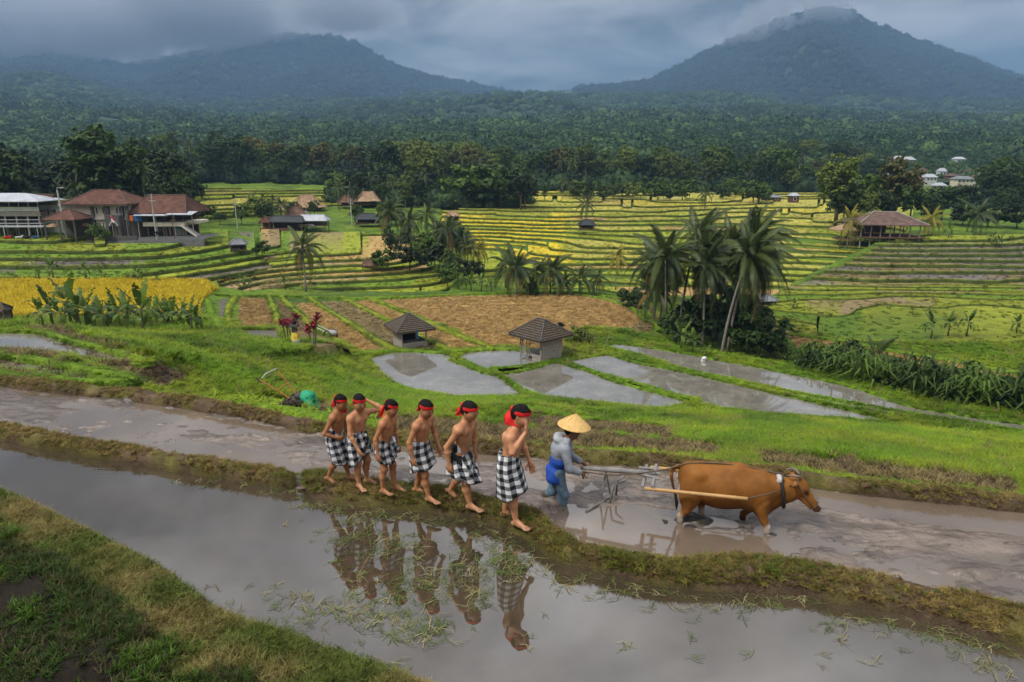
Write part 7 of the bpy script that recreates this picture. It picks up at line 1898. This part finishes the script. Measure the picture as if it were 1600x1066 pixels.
def lamp_post(px, y0, y1, label, Y, arm=False, r=.11, mat='pole', name='utility_pole', cat='pole'):
    b = atY(px, y1, Y); m = mpp(b); h = (y1-y0)*m; z0 = min(b.z, gz(b.x, b.y)); root = empty(name, (b.x, b.y, z0-.1), 0, label, cat)
    MB().tube([(0, 0, 0), (-.1, 0, (h+b.z-z0)*.5), (-.25 if arm else 0, 0, h+b.z-z0)], [r, r*.85, r*.7], 7).build('shaft', MAT[mat], root)
    if arm: MB().tube([(-.25, 0, h), (0, -.3, h+.35), (.8, -.6, h+.4)], .04, 5).build('arm', MAT[mat], root); MB().box(.7, 1.2, -.72, -.5, h+.33, h+.43).build('lamp_head', MAT[mat], root)
    else: MB().box(-.5, .5, -.05, .05, h-.45, h-.36).build('crossarm', MAT[mat], root)
lamp_post(104, 298, 373, 'pale street lamp post between cafe and two storey house', HY-3, True, .15, name='street_lamp', cat='lamp post')
lamp_post(245, 304, 370, 'tall pale pole in front of the restaurant roof', HY-3, False, .13); lamp_post(273, 332, 369, 'thin dark pole in front of the restaurant deck', HY-3, False, .07, 'wood')
lamp_post(371, 311, 352, 'pale pole standing before the upper terraces', 140); lamp_post(480, 325, 350, 'thin pole rising before the thatched cluster', 150, False, .08); lamp_post(550, 310, 346, 'pale pole between the thatched houses and the ravine', 152, False, .14)
lamp_post(804, 318, 345, 'thin pole at the edge of the wood behind the terraces', 190, False, .1); lamp_post(1055, 306, 330, 'pole on the far edge of the golden terraces', 215, False, .12); lamp_post(1061, 308, 330, 'second pole close beside another on the golden terraces edge', 216, False, .12); lamp_post(1018, 305, 318, 'short pole above the hedge of trees', 240, False, .12)
def umbrella(px, py, label, mat, s=1.0):
    b = atY(px, py, HY-2.2); root = empty('parasol', tuple(b), 0, label, 'parasol')
    MB().tube([(0, 0, 0), (0, 0, 2.4*s)], .04, 6).build('pole', MAT['wood'], root); MB().lathe([(.02, 2.6*s), (.6*s, 2.4*s), (1.0*s, 2.1*s), (.98*s, 2.05*s)], 10).build('canopy', MAT[mat], root)
umbrella(134, 373, 'small red parasol beside the two storey house', 'tile'); umbrella(87, 375, 'straw coloured parasol beside the cafe', 'thatch')
def flag():
    b = atY(178, 372, HY-3.2); root = empty('flag', tuple(b), 0, 'red and white flag before the two storey house', 'flag'); MB().tube([(0, 0, -.3), (0, 0, 3.6)], .03, 5).build('pole', MAT['pole'], root)
    MB().add([(0, 0, 3.6), (.5, -.1, 3.0), (.45, -.05, 2.6), (0, 0, 3.1)], [(0, 1, 2, 3)]).build('red_half', MAT['red'], root); MB().add([(0, 0, 3.1), (.45, -.05, 2.6), (.35, -.05, 2.25), (0, 0, 2.6)], [(0, 1, 2, 3)]).build('white_half', MAT['white_cloth'], root)
flag()
def motorbike(px, py, label, mat, rz):
    b = atY(px, py, HY-3.6); root = empty('motorbike', (b.x, b.y, b.z), rz, label, 'motorbike', 'motorbikes parked before the cafe')
    for x in (-.6, .6):
        ring = [(x+.28*math.cos(i*math.pi/6), 0, .3+.28*math.sin(i*math.pi/6)) for i in range(13)]; MB().tube(ring, .06, 6, False).build('wheel', MAT['black_cloth'], root)
    q = Body(); q.cap((-.55, 0, .62), (.1, 0, .66), .13, .12, None, .1); q.cap((.1, 0, .5), (.45, 0, .85), .12, .10, None, .1); q.ell((-.1, 0, .38), (.28, .13, .16), None, .08)
    link('fairing', q.mesh('fairing', .04, (.1, .1, .1), 1), MAT[mat], root); MB().tube([(.42, -.3, 1.0), (.40, 0, 1.02), (.42, .3, 1.0)], .03, 5).build('handlebar', MAT['dark_metal'], root); MB().tube([(.6, 0, .3), (.42, 0, .95)], .04, 5).build('fork', MAT['dark_metal'], root)
for px, mt, lb in ((14, 'red', 'red motorbike at the left before the cafe'), (32, 'white_cloth', 'white motorbike before the cafe window'), (45, 'black_cloth', 'black motorbike before the cafe'), (57, 'blue_sheet', 'dark blue motorbike under the cafe canopy'), (248, 'black_cloth', 'black motorbike under the restaurant deck')):
    motorbike(px, 377 if px < 100 else 369, lb, mt, rad(60))

# village under the right mountain
rv = random.Random(4)
def hill_hit(px, py):
    d = ray(px, py); Ys = np.linspace(300, 620, 1200); k = Ys/d[1]; zz = HC+d[2]*k; g = hill_z(d[0]*k, Ys); i = int(np.argmax(zz < g+.2))
    return Vector((d[0]*k[i], Ys[i], zz[i]))
VILL = [(1378,262,16,9,'white_wall','metal_roof','tall white house at the left of the village'),(1396,268,20,6,'white_wall','metal_roof','long white house below the tall one'),(1402,252,12,4,'white_wall','metal_roof','white shed on the meadow above the village'),(1418,254,18,4,'concrete','metal_roof','long pale shed on the meadow above the village'),
  (1497,254,16,5,'white_wall','metal_roof','white house alone on the slope above the village'),(1385,280,14,6,'white_wall','grey_roof','pale gable at the left edge of the village'),(1408,288,22,6,'wood','tile_old','wide brown roof in the front of the village'),(1430,286,18,6,'tile','tile','red brown house in the middle of the village'),
  (1450,284,20,7,'white_wall','metal_roof','house with a bluish roof in the middle of the village'),(1420,275,20,5,'wood','black_roof','dark roof behind the red brown house'),(1440,273,14,5,'cream','tile_old','small cream house behind the bluish roof'),(1470,276,12,8,'white_wall','metal_roof','white house standing above the village roofs'),
  (1486,280,18,5,'wood','tile_old','brown roof right of the middle of the village'),(1502,287,26,7,'cream','grey_roof','long cream house at the right of the village'),(1524,284,16,6,'white_wall','tile_old','house at the right end of the village'),(1533,280,8,8,'white_wall','metal_roof','narrow white gable ending the village'),
  (1395,296,16,5,'wood','black_roof','dark roof at the lower left of the village'),(1422,298,14,5,'cream','tile_old','low cream house at the front of the village'),(1466,296,18,6,'concrete','metal_roof','pale low house behind the dark flat topped trees'),(1512,274,12,4,'cream','tile_old','brown roof high at the right of the village'),(1458,268,10,4,'white_wall','grey_roof','tiny white house at the back of the village'),
  (1560,330,26,3,'wood','metal_roof','pale shed beside the road at the right edge'),(1590,328,20,4,'concrete','metal_roof','pale roof at the right edge of the picture')]
for i, (px, py, w_, h, wm, rm, lab) in enumerate(VILL):
    Yv = 150+0*py if py > 320 else 350+(300-py)*1.6
    Yv = 215 if py > 320 else Yv
    b = atY(px, py, Yv) if py > 320 else hill_hit(px, py); m = mpp(b); root = empty('village_house', tuple(b), rv.uniform(-.4, .4), lab, 'house', 'houses of the village'); hw = w_*m/2; hh = h*m; hd = hw*.65
    boxp('wall', MAT[wm], root, -hw, hw, -hd, hd, -5, hh)
    for k in range(max(1, int(w_/6))): x = -hw+(k+.5)*2*hw/max(1, int(w_/6)); window(root, x-.5, x+.5, hh*.35, hh*.8, -hd)
    hip_roof('roof', hw*1.12, hd*1.2, 4.0*m*rv.uniform(.8, 1.3), hw*.75, MAT[rm], root, hh)

# ------------------------------------------------------------------ the power tiller under its green cover
def tiller():
    b = land_hit(452, 636, 14); m = mpp(b); rz = rad(-8); root = empty('power_tiller', (b.x, b.y, b.z), rz, 'orange handled power tiller parked in the wet strip left of the walking row', 'tiller')
    Q = lambda px, py, dy=0: ((px-452)*m, dy, (637-py)*m)
    MB().tube([Q(412, 592, -.25), Q(438, 608, -.22), Q(460, 623, -.15)], .032, 7).build('handle', MAT['rust'], root); MB().tube([Q(433, 581, .25), Q(448, 600, .22), Q(463, 619, .15)], .032, 7).build('handle', MAT['rust'], root)
    MB().tube([Q(416, 589, -.25), Q(420, 583, -.1), Q(432, 578, .22)], .022, 6).build('handlebar', MAT['pole'], root); MB().tube([Q(441, 606, -.2), Q(449, 601, .2)], .022, 6).build('crossbar', MAT['rust'], root)
    for dy, p in ((-.27, (412, 592)), (.27, (433, 581))): MB().tube([Q(p[0]-5, p[1]-4, dy), Q(p[0]+3, p[1]+4, dy)], .028, 6).build('grip', MAT['dark_metal'], root)
    e = Body(); e.cap(Q(458, 629), Q(478, 628), .22, .26, None, .1); e.ell(Q(472, 618), (.26, .22, .16), None, .08); e.cap(Q(446, 633), Q(460, 627), .14, .18, None, .1)
    link('engine', e.mesh('engine', .03, (.05, .04, .03), 0, noise=.08), MAT['dark_metal'], root)
    for dy in (-.42, .42):
        for k, wx in enumerate((462,)):
            c = Vector(Q(wx, 631, dy)); R_ = .34
            ring = [c+Vector((R_*math.cos(i*math.pi/8), 0, R_*math.sin(i*math.pi/8))) for i in range(17)]; wo_ = MB().tube(ring, .03, 6, False).build('wheel', MAT['dark_metal'], root)
            for i in range(8): a = i*math.pi/4; MB().box(-.02, .02, -.14, .14, R_-.04, R_+.05, Matrix.Translation(c) @ Matrix.Rotation(a, 4, 'Y')).build('lug', MAT['dark_metal'], wo_)
    for i in range(4): boxp('tine', MAT['dark_metal'], root, *[Q(441+i*3, 637)[0], Q(443+i*3, 637)[0]], -.3+.2*i, -.24+.2*i, -.1, .32)
    tb = empty('tarpaulin', (b.x+Q(482, 622)[0], b.y-.05, b.z), rz, 'crumpled green tarpaulin over the tiller engine', 'tarpaulin'); T = Body(); R2 = lambda px, py, dy=0: ((px-482)*m, dy, (637-py)*m)
    T.ell(R2(482, 617), (.30, .30, .16), None, .1); T.cap(R2(468, 622, -.1), R2(480, 616, 0), .09, .16, None, .1); T.cap(R2(487, 618, -.2), R2(493, 634, -.3), .15, .12, None, .1); T.cap(R2(478, 618, -.25), R2(490, 628, -.36), .10, .09, None, .1); T.cap(R2(490, 622, .15), R2(496, 636, .1), .12, .08, None, .1)
    link('sheet', T.mesh('sheet', .022, (.01, .27, .13), 1, noise=.07), MAT['green_tarp'], tb)
tiller()
def shrine():
    b = land_hit(463, 549, 45); m = mpp(b); root = empty('shrine', (b.x, b.y, b.z-.05), 0, 'small shrine pedestal wrapped in yellow and white cloth', 'shrine')
    boxp('base', MAT['stone'], root, -.36, .36, -.36, .36, 0, .18); MB().lathe([(.30, .18), (.34, .35), (.31, .36)], 8).build('white_cloth', MAT['white_cloth'], root); MB().lathe([(.32, .36), (.30, .6), (.24, .82), (.0, .85)], 8).build('yellow_cloth', MAT['yellow_cloth'], root)
    boxp('pillar', MAT['stone'], root, -.14, .14, -.14, .14, .85, 1.25); boxp('tray', MAT['stone'], root, -.26, .26, -.26, .26, 1.25, 1.40); MB().lathe([(.14, 1.4), (.16, 1.6), (.02, 1.85)], 8).build('crown', MAT['black_cloth'], root)
shrine()
def cordyline(px, py, s, label, seed):
    b = land_hit(px, py, 45); root = empty('red_leaved_shrub', (b.x, b.y, b.z-.05), seed, label, 'shrub'); rng = random.Random(seed)
    for k in range(3):
        x, y, h = rng.uniform(-.3, .3)*s, rng.uniform(-.3, .3)*s, rng.uniform(.9, 1.7)*s; MB().tube([(x*.4, y*.4, 0), (x, y, h)], [.05, .03], 5).build('stem', MAT['bark'], root)
        V = []; Fc = []
        for i in range(22):
            a = rng.uniform(0, 6.28); e = rng.uniform(.1, 1.3); d = Vector((math.cos(a)*math.cos(e), math.sin(a)*math.cos(e), math.sin(e))); sv = Vector((-math.sin(a), math.cos(a), 0))*.075*s; p0 = Vector((x, y, h-.25*s*rng.random())); L_ = .55*s*rng.uniform(.7, 1.2); o = len(V)
            V += [p0-sv*.4, p0+sv*.4, p0+d*L_*.6+sv, p0+d*L_*.6-sv, p0+d*L_+Vector((0, 0, -.18*s))]; Fc += [(o, o+1, o+2, o+3), (o+3, o+2, o+4)]
        link('leaves', mk('leaves', V, Fc, MAT['leaf_red']), None, root)
cordyline(452, 547, 1.0, 'dark red leaved shrub left of the yellow shrine', 1); cordyline(460, 532, 1.25, 'tall red leaved shrub behind the yellow shrine', 2); cordyline(489, 547, 1.35, 'large dark red leaved shrub right of the yellow shrine', 3)
def walking_tractor():
    b = land_hit(517, 530, 45); root = empty('two_wheel_tractor', (b.x, b.y, b.z), rad(-30), 'grey two wheel tractor left on the stubble near the shrine', 'tractor')
    for y in (-.4, .4): ring = [(.4*math.cos(i*math.pi/8), y, .4+.4*math.sin(i*math.pi/8)) for i in range(17)]; MB().tube(ring, .06, 6, False).build('wheel', MAT['dark_metal'], root)
    e = Body().ell((.3, 0, .6), (.45, .26, .26), None, .1); link('engine', e.mesh('engine', .05, (.3, .3, .3), 0), MAT['concrete'], root)
    for y in (-.25, .25): MB().tube([(-.1, y, .6), (-1.8, y, 1.0)], .035, 6).build('handle', MAT['pole'], root)
walking_tractor()
def stakes():
    b = land_hit(905, 556, 40); root = empty('bamboo_stakes', tuple(b), 0, 'thin bamboo stakes leaning beside the right hut', 'stakes'); rng = random.Random(2)
    for i in range(6): x = -.8+i*.5; MB().tube([(x, 0, -.1), (x+rng.uniform(-.5, .8), rng.uniform(-.3, .3), rng.uniform(1.2, 2.2))], .022, 5).build('stake', MAT['thatch'], root)
stakes()
def bundle(px, py, label, s, mat, name, cat):
    b = land_hit(px, py, 30); q = Body(); rng = np.random.default_rng(int(px))
    for i in range(5): q.ell(rng.normal(0, .16, 3)*s+np.array((0, 0, .22*s)), v3(.26, .2, .16)*s, None, .08)
    o = link(name, q.mesh(name, .05, (.1, .1, .1), 1), MAT[mat], loc=(b.x, b.y, b.z)); tag(o, label, cat)
bundle(877, 513, 'black bundle lying on the stubble above the right hut', 1.0, 'black_cloth', 'bundle', 'bundle'); bundle(1098, 566, 'white sack lying on the pond rim left of the palm trunks', .7, 'white_cloth', 'sack', 'sack'); bundle(1268, 546, 'dark straw heap on the tan plot right of the palms', 1.5, 'wood', 'straw_heap', 'straw heap')
# ------------------------------------------------------------------ air
def build_haze():
    mb = MB().box(-6200, 6200, -30, 6100, -60, 860)
    m = Mat('haze_air'); m.t.nodes.remove(m.p)
    v = m.n('VolumePrincipled'); v.inputs['Color'].default_value = (.29, .48, .74, 1); v.inputs['Density'].default_value = 2.1e-4
    v.inputs['Anisotropy'].default_value = 0.0
    m.l(v.outputs[0], m.o.inputs['Volume'])
    o = mb.build('haze', m.m); o['kind'] = 'stuff'; o.display_type = 'WIRE'
    tag(o, 'pale blue haze hanging over the far hills', 'haze')
build_haze()
# ------------------------------------------------------------------ cloud resting on the summits: nested bodies, denser inside
def cloud(name, label, lumps, seed, dens):
    root = None
    for k, (g, d) in enumerate(((1.0, .25), (.84, .6), (.66, 1.0))):
        B = Body(); rng = np.random.default_rng(seed)
        for (px, py, Y, rx, ry, rz) in lumps:
            p = atY(px, py, Y)
            for j in range(3):
                o = rng.normal(0, .28, 3)*np.array((rx, ry, rz)); r = np.array((rx, ry, rz))*rng.uniform(.55, 1.0)*g
                B.ell((np.array(p)+o)/1000, r/1000, None, .12)
        me = B.mesh('vapour', .034, (1, 1, 1), 1, noise=.10)
        m = Mat('cloud_vapour'); m.t.nodes.remove(m.p); v = m.n('VolumePrincipled'); v.inputs['Color'].default_value = (.62, .64, .68, 1); v.inputs['Density'].default_value = dens*d; v.inputs['Anisotropy'].default_value = .2
        m.l(v.outputs[0], m.o.inputs['Volume'])
        if root is None:
            root = link(name, me, m.m, scale=1000.0); tag(root, label, 'mist', kind='stuff')
        else: link('vapour', me, m.m, root)['kind'] = 'stuff'
cloud('summit_cloud', 'grey cloud lying on the left mountain summit', [(-260,36,3500,560,330,130),(-60,40,3500,520,330,120),(70,50,3500,430,320,105),(190,46,3500,430,320,105),(300,28,3500,420,320,105),(400,16,3500,400,320,100),(490,14,3500,330,300,90)], 3, .0042)
cloud('summit_cloud', 'thin wisp of cloud clinging to the right mountain summit', [(1205,38,3150,90,120,24),(1240,24,3150,105,120,28),(1280,10,3200,95,120,24),(1175,50,3100,60,90,16)], 5, .0018)
